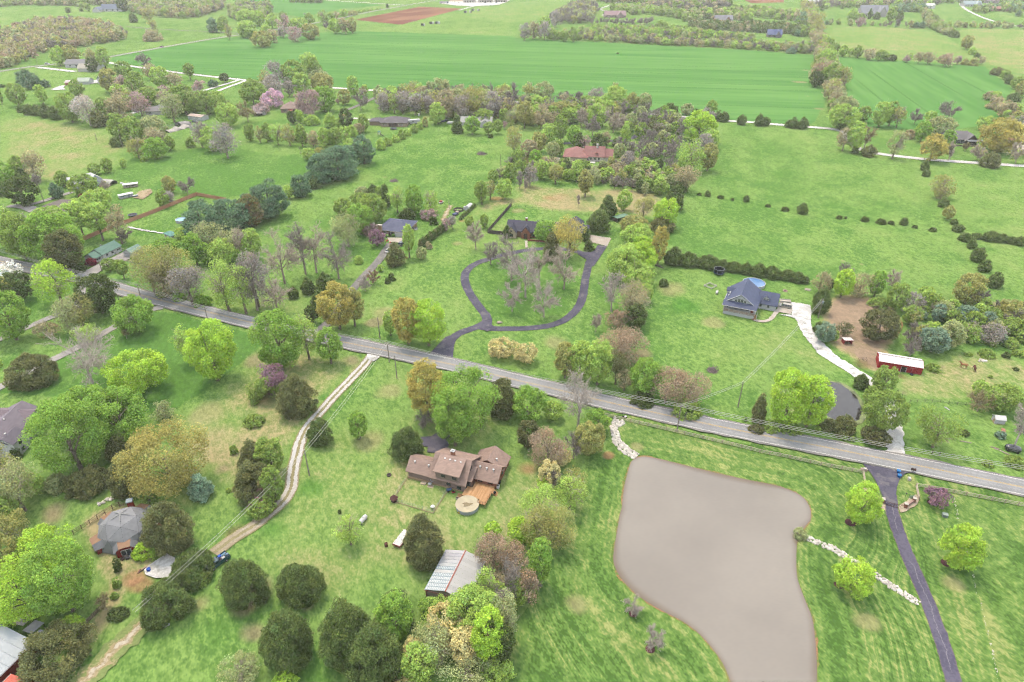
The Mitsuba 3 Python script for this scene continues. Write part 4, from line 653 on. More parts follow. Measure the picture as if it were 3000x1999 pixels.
TREES = """
LY -41.9 75.6 2.8 4.4 0.12 s,l,2
LW -20.6 75.9 2.7 5.2 0.12 s,i,2
Be -8.7 76.6 5.4 9.9 0.18 -,i,2,1,1
LG -19.4 77.2 3.6 4.2 0.12 s,i,2
Ly -2.9 77.2 3.9 6.2 0.12 s,i,2
Be -50.8 77.3 4.1 7.5 0.18 -,i,0
Cd -25.5 77.5 14.0 9.7 0.02 t,i,2
LY -4.3 80.0 15.5 5.8 0.12 t,i,2
Ld -2.1 80.1 11.5 4.5 0.12 -,i,2
LW -18.7 80.1 6.8 4.0 0.12 -,i,2,0,1
LW -8.6 80.3 8.9 5.8 0.12 -,i,2,1,1
Cn -86.8 80.6 7.3 12.4 0.02 -,r,24
Be -13.8 80.7 7.5 8.6 0.18 -,i,2,0,1
Cd -42.4 80.9 13.4 9.3 0.02 -,l,2,0,2
Cd -31.0 81.0 16.5 9.5 0.02 t,l,2
Nw 27.3 83.3 5.4 4.1 0.10 -,i,3
Be -1.6 84.1 15.2 4.6 0.18 t,i,2
LG -22.5 84.8 13.4 6.4 0.12 -,l,2
Ly -4.2 84.9 13.7 5.1 0.12 t,i,2
LY -87.8 86.8 2.8 5.4 0.12 s,r,24
Ly -8.1 87.2 10.1 10.3 0.12 -,i,2
Cd -23.7 89.4 7.2 8.1 0.02 -,l,2,2,2
By -14.4 89.5 4.7 8.6 0.18 -,i,2
Ud -80.4 90.6 1.7 3.7 0.00 l,i,0
Cd -70.2 91.1 8.9 9.0 0.02 -,i,0
Ug -69.0 91.1 1.4 1.4 0.00 l,i,0,1,1
LY -98.3 91.3 14.6 13.5 0.12 t,b,24
LG -17.0 91.5 3.6 3.9 0.12 s,l,2
Nw 24.6 91.6 4.1 3.9 0.10 -,l,3
LG -90.4 92.0 18.2 11.9 0.12 t,r,24
Nt -83.7 92.2 4.0 2.7 0.22 -,i,0
By -4.9 92.6 11.7 4.4 0.18 -,r,2
Nl -1.5 93.6 12.0 6.4 0.22 -,r,2
Lg 0.5 93.7 6.1 5.4 0.12 -,r,2
BT 3.5 93.9 9.1 4.2 0.18 -,r,2,2,2
Cd -55.4 94.8 11.4 9.1 0.02 -,r,0,1,1
Ug -83.3 95.1 1.5 1.5 0.00 l,i,0,0,1
Cd -44.4 95.7 8.5 9.4 0.05 -,l,2,1,2
LY 71.5 96.8 8.4 7.7 0.12 -,i,22
Ug -84.2 98.0 2.6 1.5 0.00 -,i,0
LG 6.0 98.2 14.0 4.5 0.12 t,r,2
Ug -66.7 98.8 2.1 3.5 0.00 -,r,0
Lo -107.5 99.8 13.4 6.1 0.12 -,b,24
Cd -69.1 101.1 5.1 9.5 0.02 -,r,0,0,1
BT -3.9 102.1 10.2 7.2 0.18 -,r,2,0,2
Ud -86.1 102.3 3.5 1.5 0.00 -,i,0
BT -0.3 102.9 5.1 9.3 0.18 -,r,2,1,2
LY 97.1 103.0 11.4 8.0 0.12 -,r,22
LY -102.0 103.9 8.9 11.9 0.12 -,l,0
Cn -19.4 105.0 14.0 8.2 0.02 t,l,2
UY -82.0 106.5 2.9 5.0 0.00 -,i,0
Cn -76.9 109.0 14.2 9.6 0.02 t,r,0
Bo 10.8 109.2 10.9 7.2 0.18 -,r,2,1,1
Bo 5.7 109.4 10.2 7.2 0.18 -,r,2,0,1
By -36.7 109.5 8.3 5.6 0.25 -,l,2
LY 2.3 110.6 5.5 6.7 0.12 -,r,2
Bo -114.2 111.0 8.6 7.0 0.18 -,l,0
LY -4.5 111.8 4.3 3.5 0.12 -,b,2
Ue 66.5 111.9 2.4 3.0 0.00 -,l,22
Lg -117.7 115.3 8.6 5.5 0.12 -,l,0
By 6.8 115.9 9.6 9.2 0.18 -,r,1,0,1
LY 81.7 116.4 11.6 7.5 0.12 -,l,22
Ud -41.4 119.4 1.1 0.8 0.00 l,l,1
Lg -60.0 119.8 3.6 7.1 0.12 s,i,10
Be -117.4 120.2 13.7 9.1 0.18 t,l,0
By 13.9 120.4 10.3 6.8 0.18 -,r,1,1,1
Lg -87.5 121.7 6.0 3.7 0.12 -,b,0
Fp 103.0 122.2 4.1 6.3 0.30 -,r,22
FM -61.4 122.4 3.2 6.0 0.15 s,i,10
Lg -57.7 123.0 11.2 4.6 0.12 -,i,10,1,1
Us 98.5 124.1 1.0 1.3 0.00 l,r,22
Cn -63.2 125.1 11.1 8.7 0.02 -,i,10
Ss -76.6 125.2 6.9 6.1 0.03 -,r,0
Cn -95.5 126.6 10.8 7.0 0.02 -,b,0,2,2
Ug -70.8 126.8 0.7 1.5 0.00 l,r,0
Bo 15.7 127.2 6.1 5.6 0.18 -,r,1
Us 89.7 127.2 0.7 1.0 0.00 l,l,22
LY 8.0 127.7 4.0 3.5 0.12 -,r,1
Ue -114.1 127.9 3.4 5.9 0.00 -,l,0
Nl 10.3 128.0 6.0 4.7 0.22 -,r,1,0,1
Cn -105.9 128.0 5.5 10.6 0.02 -,b,0,0,2
Bo -125.8 128.2 13.7 5.9 0.18 t,i,23
LW 9.3 128.8 7.6 5.6 0.12 -,r,1,0,1
LQ -85.8 129.1 17.2 19.9 0.12 t,b,0
Lg -61.4 133.1 11.4 7.0 0.12 -,i,10,0,1
LG -111.8 134.8 21.0 16.2 0.12 t,b,0,0,1
Cn -66.9 135.5 8.6 7.4 0.02 -,l,10,0,1
BT 9.3 135.6 11.5 8.9 0.18 -,r,1
Ug 124.7 136.7 1.2 2.8 0.00 l,r,22
LW 12.5 136.8 5.0 5.2 0.12 -,r,1,1,1
Ug 131.8 136.9 2.3 5.0 0.00 -,i,34
Nl 16.2 139.1 8.7 5.6 0.22 -,r,1,1,1
Ud -131.3 139.5 3.5 2.5 0.00 -,i,23
Cn -103.9 139.9 7.1 5.9 0.02 -,b,0,1,2
Cd -27.8 140.1 9.8 7.8 0.02 -,l,1
Lo 20.4 140.7 10.3 7.5 0.12 -,r,1
Ug -74.3 141.3 2.8 2.0 0.00 -,l,10,0,2
Ln 4.3 143.0 9.6 5.7 0.12 -,r,1
Bg 113.8 143.7 11.2 10.8 0.18 -,b,22
Nw 136.1 143.9 13.6 5.5 0.22 t,i,34
LG -15.4 144.5 17.1 10.2 0.12 t,b,1,0,1
Cd -52.2 145.9 8.2 6.4 0.02 -,i,10
Ln 99.1 146.1 3.8 7.4 0.12 s,i,9
LG -105.7 146.3 16.6 15.1 0.12 t,b,0,1,1
LG -41.9 147.1 9.3 5.0 0.12 -,r,10
Us 134.9 148.0 2.0 2.6 0.00 -,i,34
Ud 125.5 149.4 1.3 2.9 0.00 l,i,34
Cn 92.3 150.0 5.8 6.2 0.02 -,i,9
LG -13.0 150.0 21.0 15.6 0.12 t,b,1,1,1
Lg 102.6 150.5 13.6 9.9 0.12 t,r,9
Un 68.1 150.5 2.1 3.9 0.00 -,l,9
LG 23.8 150.5 7.1 6.2 0.12 -,r,1,1,1
Ug 78.0 150.6 2.4 5.3 0.00 -,l,9,1,1
LG -116.2 151.2 12.9 17.8 0.12 -,r,23
Ug 73.0 151.4 2.4 5.3 0.00 -,l,9,0,1
Nl -24.3 152.1 5.0 6.6 0.22 -,b,1
LY 76.2 152.4 19.3 10.1 0.12 t,l,9,0,1
Nw 18.6 152.6 17.4 10.6 0.20 t,r,1
Cn 88.7 152.6 2.4 5.3 0.02 s,i,9
LY 83.1 152.8 16.8 9.3 0.12 t,l,9,1,1
Ug -73.2 154.2 2.6 5.7 0.00 -,l,10,1,2
Cn 69.8 154.7 10.0 3.5 0.02 -,l,9
LG 4.8 154.8 11.7 8.7 0.12 -,r,1,0,1
Ld -8.8 156.5 7.5 2.0 0.12 -,b,1
Ly 11.8 156.5 5.5 5.4 0.12 -,r,1
Be -100.0 156.7 5.0 6.4 0.18 -,b,0
LO -24.0 157.6 18.2 10.5 0.12 t,b,1
Cn -2.8 158.6 13.0 8.0 0.02 -,b,1
Ug 50.6 158.9 3.8 8.5 0.00 -,i,7
Cn -61.8 159.3 13.0 9.9 0.02 -,l,10,1,1
Nt 135.4 159.8 5.6 8.6 0.22 -,i,34
Lg 142.4 160.7 8.3 8.9 0.12 -,i,34
Lg 104.5 162.5 7.1 3.8 0.12 -,r,9
BT 51.9 163.0 10.1 9.4 0.18 -,i,7,1,1
Ud 38.7 164.0 3.1 7.0 0.00 -,l,7
BT 45.3 164.1 11.7 9.1 0.18 -,i,7,0,1
Ug -73.5 165.8 7.9 8.4 0.00 -,l,10,2,2
Ly 140.2 167.7 5.4 4.2 0.12 -,i,34
Lg 111.3 168.6 9.6 7.1 0.12 -,i,8
Fp -71.3 168.6 9.3 8.2 0.15 -,l,10
LG 39.8 168.9 12.5 8.9 0.12 -,l,7
Bt 34.0 170.2 7.7 4.3 0.18 -,r,4
LY -112.5 170.2 13.2 15.7 0.15 -,r,23
Cd 106.8 172.2 4.4 4.3 0.02 -,r,9
Nw -128.8 173.1 16.2 22.8 0.15 t,r,23
Ly 26.3 173.6 15.7 8.3 0.12 t,i,4,1,1
Bn 31.9 173.8 11.4 5.8 0.18 -,r,4
Cn -147.0 174.2 10.5 12.2 0.02 -,b,23
LY -91.6 176.0 21.0 12.8 0.12 t,l,10
Ly 20.9 176.3 14.0 7.3 0.12 t,i,4,0,1
Lo 16.5 177.2 12.6 6.6 0.12 -,i,4
Ug 149.7 177.4 1.0 1.3 0.00 l,r,34,0,1
Ud 160.5 181.8 0.8 1.9 0.00 l,r,34
Ug 134.3 182.0 2.0 4.5 0.00 -,r,8
LG -73.1 182.1 21.0 13.9 0.12 t,l,10
Uy -165.2 183.6 2.7 3.0 0.00 -,b,23
LG -58.4 185.6 12.9 7.4 0.15 -,b,10
By -103.5 185.7 14.4 6.3 0.18 t,l,10
LW 4.5 186.5 6.4 7.4 0.15 -,i,4,1,1
BT 35.2 187.3 10.0 16.1 0.18 -,r,4,1,1
By -66.2 188.2 15.8 6.9 0.18 t,b,10
Ud 162.0 189.1 2.0 2.3 0.00 -,r,34
LW -3.1 189.8 6.0 9.3 0.15 -,i,4,0,1
Nl 130.8 190.0 6.8 5.4 0.22 -,b,8
Ug 156.3 190.3 2.2 4.8 0.00 -,r,34,0,2
Ug 166.8 190.4 1.8 4.0 0.00 l,r,34,1,1
Ug 150.4 190.4 1.1 2.3 0.00 l,b,34
Ls 139.2 192.7 8.5 8.6 0.12 -,r,8
Le 145.5 194.8 9.9 7.1 0.12 -,l,34
LY -28.0 196.7 17.4 10.9 0.12 t,l,4
Ug 167.7 196.9 2.5 5.6 0.00 -,r,34,2,2
Ug 161.8 197.1 3.2 3.2 0.00 -,r,34,1,2
LO -35.0 197.7 18.0 9.2 0.12 t,r,10
Bl 161.0 198.4 6.9 8.0 0.18 -,b,34
Nl 135.3 199.0 6.3 6.4 0.22 -,r,25
Ls 106.0 199.0 7.4 6.0 0.12 -,l,25
Lg 109.4 199.2 4.4 2.8 0.12 -,l,25
Bg 154.8 200.1 7.2 6.4 0.18 -,b,34
By -144.7 200.2 5.1 9.2 0.18 -,i,11
LG -169.5 200.6 17.5 11.7 0.12 t,b,23
Nt -132.2 201.3 4.9 3.2 0.22 -,i,11
Ln 125.0 201.6 10.2 12.7 0.12 -,i,25
Bn 114.1 202.8 5.3 4.9 0.18 -,l,25
Bt -159.9 202.9 5.2 7.5 0.18 -,b,23
Ly -42.0 203.6 9.8 4.1 0.12 -,r,10
Be -153.2 204.7 12.7 7.8 0.18 -,i,11
Lg 173.4 204.7 5.3 9.1 0.12 -,r,34
Cd 106.4 205.4 4.5 2.9 0.02 -,l,25
Nn 29.2 206.1 7.2 3.1 0.22 -,r,4
LG -130.4 206.2 13.3 13.1 0.12 -,i,11
LO -60.4 207.7 17.7 11.6 0.15 t,b,10
Ld 43.3 208.8 8.3 7.9 0.12 -,l,37
BT 37.4 209.5 6.0 9.1 0.18 -,r,4,0,1
Lo -55.6 210.0 14.7 7.3 0.20 t,b,10
Bo -152.4 210.7 11.4 10.4 0.18 -,i,11
Lg 141.4 211.1 7.3 5.9 0.12 -,r,25
Lg 156.0 211.8 5.4 5.9 0.12 -,b,34,0,1
Ls 161.0 211.8 6.6 7.5 0.12 -,b,34
Lo 177.6 212.1 8.1 10.2 0.12 -,r,34
Ld -70.9 212.2 7.1 4.4 0.15 -,b,10
Lg 169.1 212.7 5.7 9.2 0.12 -,b,34,1,1
Be 155.0 214.7 6.4 7.6 0.18 -,r,25
Nw 11.5 216.3 12.8 11.1 0.20 -,i,4,1,1
Bt 43.8 217.2 14.0 9.8 0.18 t,l,37
Ly -66.8 217.7 7.7 4.9 0.12 -,b,10
By -97.0 218.9 20.5 5.6 0.20 t,i,29,1,1
Bl 145.9 219.2 8.0 7.7 0.18 -,r,25
Ld -149.9 219.7 14.9 13.3 0.12 t,i,11
Cd 112.4 219.8 11.1 5.6 0.02 -,r,37,3,3
By -103.6 220.3 20.4 10.8 0.18 t,i,29,0,1
Nw 36.5 220.7 14.6 9.9 0.22 t,r,4
Nw -0.0 220.7 11.1 9.5 0.20 -,i,4,0,1
Nl -93.8 221.6 21.0 10.4 0.20 t,i,29
Ne -86.4 221.6 13.5 11.3 0.15 t,b,10
Lg 140.9 221.8 10.9 7.4 0.12 -,b,25
Cd -70.6 223.0 7.7 6.8 0.02 -,l,5,3,4
Bl -94.3 224.5 21.0 10.6 0.20 t,i,29,1,1
Ug 136.5 224.9 3.2 7.0 0.00 -,b,25
Bl -119.0 225.2 17.0 10.1 0.18 t,i,29,0,1
Cd 159.5 225.8 3.1 4.0 0.02 s,r,25
Ly 153.9 226.4 7.0 6.2 0.12 -,r,25
BY -168.7 226.6 17.3 14.1 0.25 t,i,11
Lo 169.8 226.7 12.1 10.4 0.12 -,b,34
UG -116.1 226.8 3.4 7.5 0.00 -,i,29
Ly 50.2 227.7 8.0 4.9 0.12 -,l,37,2,2
Ld -185.3 228.8 11.7 10.9 0.12 -,l,11
Lo -190.4 229.7 9.3 7.3 0.12 -,l,11
UG -125.6 230.2 2.4 5.4 0.00 -,r,11
Bt -130.9 231.1 14.9 11.6 0.18 t,r,11,1,1
Cd -83.3 231.8 4.7 4.0 0.02 -,l,5,0,4
LY 125.4 231.8 11.6 7.0 0.12 -,l,25
Nw 5.1 232.0 21.0 14.8 0.20 t,i,4
LG 138.6 232.9 10.7 5.6 0.12 -,b,25
Bt 132.6 233.1 8.5 8.1 0.18 -,b,25
Ug -133.7 233.9 2.6 5.9 0.00 -,r,11
Bo -127.4 234.6 19.7 14.5 0.18 t,r,11,1,1
Bo -137.5 234.9 19.1 14.5 0.18 t,r,11,0,1
Cd -71.6 235.5 8.7 7.7 0.02 -,l,5,4,4
Cd -78.5 235.7 6.5 5.0 0.02 -,l,5,1,4
Bt 118.6 235.8 8.4 6.6 0.18 -,r,37
Nw -56.9 237.0 5.8 5.0 0.22 -,i,5
Ld 123.4 237.9 5.1 2.3 0.12 -,r,37
Ne 20.2 239.0 15.2 12.9 0.15 t,r,4,1,1
Ne 148.2 239.0 7.3 6.0 0.22 -,b,25
Ly 48.7 241.0 9.7 13.4 0.12 -,l,37,1,2
Cd 189.4 241.3 6.3 5.3 0.02 -,b,34,1,1
Cd 59.6 241.7 3.4 3.0 0.02 s,l,37
Ne 10.6 242.1 17.4 7.4 0.20 t,r,4,0,1
NT -54.6 243.1 5.3 5.6 0.22 -,i,5
Ne -90.2 244.2 21.0 13.1 0.20 t,r,29,1,1
Cd 116.4 244.3 3.2 2.8 0.02 s,r,37,1,1
Ud -49.3 244.4 2.7 2.1 0.00 -,i,5,0,1
Cd 113.6 245.7 4.2 4.7 0.02 -,r,37,2,3
Nl -0.3 246.3 19.3 12.7 0.20 t,l,4
Ud -48.2 247.2 2.8 2.8 0.00 -,i,5,1,1
Cd 110.7 248.0 4.2 5.7 0.02 -,r,37,1,3
Lg -155.9 248.4 8.2 4.7 0.25 -,i,11,1,1
Nl -69.7 248.4 19.1 10.4 0.15 t,l,5,1,1
Ly 44.7 249.1 13.5 14.0 0.12 t,l,37
Cd 105.1 249.8 4.6 6.7 0.02 -,i,37,1,1
Nl 134.2 250.6 4.8 6.2 0.22 -,r,37
FX -202.7 250.8 5.2 9.8 0.15 -,i,26
Cd 100.1 251.3 5.1 6.2 0.02 -,l,37,3,3
Nl -84.1 252.8 21.0 8.6 0.20 t,l,5,0,1
Cd 95.3 253.1 5.0 4.5 0.02 -,l,37,2,3
Ne -80.0 254.0 21.0 9.6 0.20 t,l,5
Ud -177.0 255.0 2.8 4.8 0.00 -,l,11
Ly -53.8 255.1 3.1 2.4 0.12 s,i,5
Lg -165.0 255.2 5.8 4.8 0.12 -,i,11,0,1
Cd 193.9 255.3 5.3 4.3 0.02 -,b,34,0,1
Ln -181.2 255.3 17.5 13.0 0.12 t,l,11
Cd 91.1 256.2 3.7 6.8 0.02 s,r,37,0,1
Cd 86.5 256.4 5.0 4.4 0.02 -,r,37,0,3
LY 52.3 257.4 11.5 13.1 0.12 -,l,37,0,1
Cd 81.5 259.6 5.3 8.3 0.02 -,i,37,0,1
LG -131.6 261.2 14.2 7.9 0.12 t,i,29
Sn -48.4 261.5 10.7 8.4 0.03 -,i,5
Ur -176.0 261.5 3.2 4.4 0.00 -,l,11
Ly -119.9 261.5 11.3 10.8 0.12 -,r,29
Nl -8.9 262.0 11.2 5.9 0.20 -,l,4
Cd 74.0 262.1 5.2 8.9 0.02 -,l,37,1,3
Cd 67.9 262.5 7.6 7.4 0.02 -,l,37,0,3
LO 61.2 262.5 17.0 5.9 0.12 t,l,37
LG -127.7 262.6 9.2 6.9 0.12 -,i,29,1,1
Uy -64.4 263.6 3.4 3.7 0.00 -,l,5
Ne -112.9 264.4 16.3 5.0 0.22 t,r,29,0,1
Cd 197.0 265.7 6.5 5.2 0.02 -,r,25,1,1
LG -191.1 265.9 21.0 20.5 0.12 t,l,11
Ly -109.4 265.9 14.4 8.0 0.12 t,r,29
Cn 16.7 266.6 13.1 6.5 0.02 -,i,6
Lg -206.6 266.8 21.0 13.5 0.12 t,i,26
Le -38.4 267.0 5.5 4.5 0.12 -,i,5
Ly -43.8 268.7 15.3 4.8 0.20 t,i,5
BO 24.4 269.5 17.6 12.6 0.18 t,r,6
Be -118.4 269.9 13.5 11.1 0.18 t,r,29
LG -149.6 273.2 6.3 12.2 0.12 -,i,29,0,1
LY 56.6 273.4 7.6 9.2 0.12 -,l,37,1,1
Ud 33.9 277.2 4.1 4.4 0.00 -,r,6
Ne -15.9 278.0 12.7 6.7 0.20 -,l,6
Ut -36.6 278.9 3.2 2.8 0.00 -,r,5
Cd 202.5 279.4 4.3 3.6 0.02 -,r,25,0,1
Be -72.3 280.6 15.3 12.0 0.18 t,l,5
Ly -220.6 280.7 17.6 12.5 0.12 t,l,26
Bl -212.3 280.9 16.1 7.3 0.18 t,i,26
Fp -59.8 281.6 7.2 7.0 0.15 -,l,5
Ly 54.8 281.8 9.2 14.6 0.12 -,l,37,0,2
Cd 226.0 282.9 3.9 4.3 0.02 s,i,19,7,7
Be -135.8 283.1 9.3 14.2 0.18 -,r,29
Bt -174.2 284.1 18.9 7.1 0.20 t,r,11,0,1
Cd 223.6 285.0 3.0 4.2 0.02 s,i,19,6,7
Nl -173.6 285.3 5.4 7.9 0.22 -,r,11
Ly -147.1 286.4 6.8 7.9 0.12 -,i,29
Cd 220.4 286.5 3.5 5.0 0.02 s,i,19,5,7
LG 14.9 286.7 10.2 9.3 0.12 -,i,6
Cd 33.1 287.1 6.9 3.2 0.02 -,r,6,0,2
Cd 216.0 287.9 4.6 6.1 0.02 -,i,19,1,1
Cd 204.7 287.9 3.4 5.3 0.02 s,i,19,3,7
Ly -184.8 288.0 17.0 11.7 0.35 t,b,11
Ly -194.3 289.9 18.1 11.8 0.35 t,l,11
Cd 211.6 290.8 2.3 4.6 0.02 s,i,19,4,7
Cd -2.4 291.3 6.4 3.2 0.02 -,l,6
Pb -140.7 292.9 16.7 16.7 0.04 t,r,29,0,3
Fk -64.8 293.0 6.2 7.5 0.15 -,l,5
LG -69.6 295.5 14.3 11.9 0.12 t,l,5
Lo 56.7 297.2 7.2 14.2 0.12 -,l,37
Cd 40.3 298.7 10.1 10.7 0.10 -,r,6,1,2
Bk -30.4 298.9 6.2 3.6 0.18 -,r,5
Cd 207.6 299.0 3.4 4.7 0.02 s,i,19,2,7
Cn 69.8 299.1 6.8 11.0 0.02 -,l,37
Ud 196.1 299.3 1.5 3.3 0.00 l,i,19,2,2
Pb -124.4 300.4 13.9 6.6 0.04 t,r,29,2,3
Bl -28.0 301.5 7.0 3.9 0.18 -,r,5
Lg -12.9 302.5 7.2 3.9 0.12 -,l,6,3,3
Pb -132.8 302.7 13.6 19.4 0.04 t,r,29,1,3
Lg -19.8 302.8 6.2 3.9 0.12 -,l,6,0,3
Ud 189.8 303.4 1.1 2.5 0.00 l,i,19,1,2
LY 72.2 304.3 13.7 11.1 0.12 t,l,37
Pn -122.9 304.9 16.6 10.6 0.04 t,r,29
BT -121.6 305.8 11.8 8.4 0.18 -,r,29
Cd 186.5 307.6 3.4 3.4 0.02 s,i,19,0,7
Cd 210.5 307.6 2.8 3.1 0.02 s,i,19,1,7
Ud -37.6 307.9 3.9 4.2 0.00 -,r,5
Ud 180.9 308.0 1.4 3.1 0.00 l,i,19,0,2
Ud 176.5 309.1 2.0 4.5 0.00 -,r,37
Lg -66.7 309.6 13.3 14.6 0.12 -,l,5,2,2
Ly -223.8 312.2 6.4 12.5 0.12 -,i,26
Ud 170.1 312.3 1.8 4.0 0.00 l,r,37,2,2
Bo 63.4 313.3 12.1 8.0 0.18 -,l,37
Ub 48.7 313.9 1.0 1.7 0.00 l,r,6
Lo 211.1 314.4 6.5 5.4 0.12 -,i,19
Fk -40.3 314.6 4.4 8.3 0.15 -,r,5
Ud -50.9 314.8 4.9 8.3 0.00 -,b,5
Ud 162.1 315.4 1.0 1.4 0.00 l,r,37,1,2
Ud 159.2 315.5 1.3 2.9 0.00 l,r,37,0,2
Pb -128.1 315.9 12.7 8.0 0.04 -,r,29
Pb -117.5 316.5 18.5 17.8 0.04 t,r,29,3,3
Cd 46.5 316.7 11.5 8.0 0.02 -,r,6,2,2
Cg -182.0 318.7 1.2 1.0 0.02 s,l,12,0,3
Lg -82.9 319.6 8.8 8.1 0.12 -,l,5,0,2
Cg -181.0 320.3 1.4 0.9 0.02 s,l,12,1,3
LG -47.6 320.5 15.4 8.4 0.12 t,r,5
Cg -180.4 322.4 1.2 0.9 0.02 s,l,12,2,3
Cd 143.6 322.6 5.1 5.0 0.02 -,b,37,2,2
By -56.8 323.5 14.1 7.0 0.18 t,b,5
By -40.5 324.0 10.4 8.2 0.18 -,r,5
Cg -179.8 324.6 1.0 0.8 0.02 s,l,12,3,3
Ly 55.7 326.1 10.7 6.8 0.12 -,i,13,1,1
Ud 136.5 326.4 1.7 3.8 0.00 l,b,37,4,4
Ly -207.0 327.2 10.0 15.0 0.12 -,l,28
Cd 81.2 328.2 12.4 8.9 0.02 -,b,37,0,2
Lg -175.8 330.9 9.0 5.9 0.12 -,b,12
Cd -63.7 331.1 12.8 4.5 0.02 -,b,5,1,1
Nd 33.6 331.7 6.0 1.8 0.22 -,r,6
Cd 218.8 332.1 4.1 5.4 0.02 -,i,19,0,1
Ud 129.8 332.1 1.3 2.7 0.00 l,b,37,3,4
Ld -247.7 334.2 14.8 14.4 0.12 t,l,26
Lg -15.3 334.5 12.9 4.2 0.12 -,l,6,2,3
Bl -174.5 335.4 7.4 5.4 0.18 -,r,12
Lg -67.0 335.6 10.0 4.8 0.12 -,b,5
Lg -77.9 336.2 5.6 8.4 0.12 -,l,5,1,2
Lg -16.0 338.7 11.4 6.1 0.12 -,l,6,1,3
Cd 121.0 339.5 3.8 2.7 0.02 s,b,37,1,1
Ud 114.5 341.6 1.1 1.8 0.00 l,b,37,2,4
Bo -11.2 342.5 10.9 4.9 0.18 -,l,6
Le -77.9 342.5 6.8 7.3 0.12 -,l,5
Ur -223.3 342.6 3.0 3.4 0.00 -,r,26
Bt 223.0 342.7 6.1 6.7 0.18 -,i,19
Ly -3.8 342.7 11.0 7.5 0.12 -,l,6
Ly -116.2 343.8 7.1 4.9 0.12 -,i,16,0,1
Cd -71.9 344.2 7.6 7.1 0.02 -,b,5,0,1
Ud 109.1 344.5 1.6 3.1 0.00 l,b,37,1,4
Bo 223.6 345.6 10.4 11.7 0.18 -,i,19
Pb -238.0 345.6 7.4 6.8 0.04 -,b,26
Lo 38.2 346.0 14.3 7.4 0.20 t,i,13
Pb -110.6 347.0 12.5 9.9 0.04 -,l,5
Cd 103.0 347.8 3.2 2.8 0.02 s,b,37,0,1
Bo 38.6 347.9 13.6 7.1 0.20 t,i,13
Cd -268.2 348.4 8.6 4.3 0.02 -,l,26,0,1
Le 70.2 349.2 7.3 3.7 0.12 -,r,13,1,1
Lg 78.0 349.4 7.8 6.8 0.12 -,r,13
Lg -225.6 349.4 10.7 13.7 0.12 -,r,26
Ud 99.1 349.6 1.2 2.2 0.00 l,b,37,0,4
Nl -172.3 351.5 7.5 10.0 0.22 -,b,29
Lo -181.9 352.5 9.4 6.6 0.12 -,b,12
Bt 92.7 355.2 13.8 11.4 0.18 t,b,37
Cd 90.8 355.3 7.9 6.3 0.02 -,b,37,1,2
No -217.7 355.3 5.9 4.4 0.22 -,l,28
Nd 7.4 355.3 7.3 1.6 0.22 -,b,6
Nl -256.9 359.2 9.2 6.4 0.22 -,l,26
Bl 4.3 359.6 10.6 2.9 0.18 -,b,6,0,1
Cd -107.2 361.4 6.5 6.7 0.02 -,l,5,2,4
LG -275.4 363.2 14.8 9.0 0.12 t,l,26
Bl 9.9 363.6 12.1 7.1 0.18 -,b,6,1,1
Lg -244.9 363.8 8.4 7.7 0.12 -,b,26
Bo 24.0 368.2 11.2 7.8 0.18 -,l,13
Pb -104.4 369.0 16.9 16.9 0.04 t,l,5
Ly 36.0 371.9 12.2 7.9 0.12 -,i,13,0,1
Lg -0.7 372.4 10.7 6.6 0.12 -,b,6
Bt -264.1 372.6 16.7 10.2 0.20 t,b,26
Cd -273.6 373.5 7.4 7.2 0.02 -,l,26,1,1
Be 45.8 374.3 7.9 7.2 0.18 -,i,13
Ly 16.5 376.8 10.7 7.9 0.12 -,l,13,0,1
Pb -97.7 377.5 18.4 19.9 0.04 t,l,14
Cg 29.1 382.0 8.5 4.7 0.02 -,l,13
Cd 236.1 382.4 4.1 3.7 0.02 -,l,19,1,1
Cn 52.0 382.6 8.1 8.7 0.02 -,r,13
Ld 30.9 383.0 10.3 4.0 0.12 -,l,13
Lg -238.9 385.0 6.4 6.7 0.12 -,l,28,0,1
Lg -282.0 385.5 10.8 8.8 0.12 -,l,26
Lg -233.0 388.3 8.7 5.8 0.12 -,l,28,1,1
By 103.0 388.9 17.6 12.9 0.18 t,b,37
Ly 100.1 391.1 8.4 8.9 0.12 -,r,13,0,1
Pb -94.2 392.0 15.4 9.2 0.04 t,i,14,0,1
Lo 113.8 392.5 15.9 9.6 0.12 t,b,37
Lo 57.6 392.6 8.8 4.1 0.12 -,r,13
Cd 240.8 393.4 5.7 4.5 0.02 -,l,19,0,1
Bl 68.3 395.2 10.1 8.3 0.18 -,r,13,0,2
LG 13.8 396.5 11.2 6.9 0.12 -,l,13
Lg 3.4 396.7 11.1 8.3 0.12 -,r,15,3,3
Ly -229.1 398.5 5.6 3.8 0.12 -,b,28
Cn 283.3 400.9 8.3 10.5 0.02 -,r,19
Pb -88.5 406.2 17.1 13.4 0.04 t,i,14,1,1
No 303.0 407.6 10.8 10.8 0.22 -,r,19
Lt 10.3 410.3 13.1 9.3 0.12 -,l,13
Ug -223.5 411.9 2.2 4.6 0.00 -,b,28
LO 254.0 412.4 15.4 14.3 0.12 t,l,19
Ne 265.2 412.5 11.1 5.0 0.22 -,i,19
No 282.7 412.5 10.2 8.6 0.22 -,i,19
Ly -123.6 413.9 7.3 7.2 0.12 -,i,16,1,1
Be 233.4 417.1 18.1 8.7 0.18 t,l,19
Nl 99.3 417.6 14.0 12.3 0.22 t,r,13,2,2
LG -218.0 417.6 12.4 14.5 0.12 -,i,27
Bl -174.6 417.7 21.0 14.5 0.25 t,i,18
Lo -117.8 418.0 6.5 6.5 0.12 -,i,16
Bo -229.6 418.5 12.3 10.9 0.18 -,b,28
Le 25.1 418.7 10.9 7.6 0.12 -,l,13
Cn 221.4 422.9 6.5 8.4 0.02 -,i,21
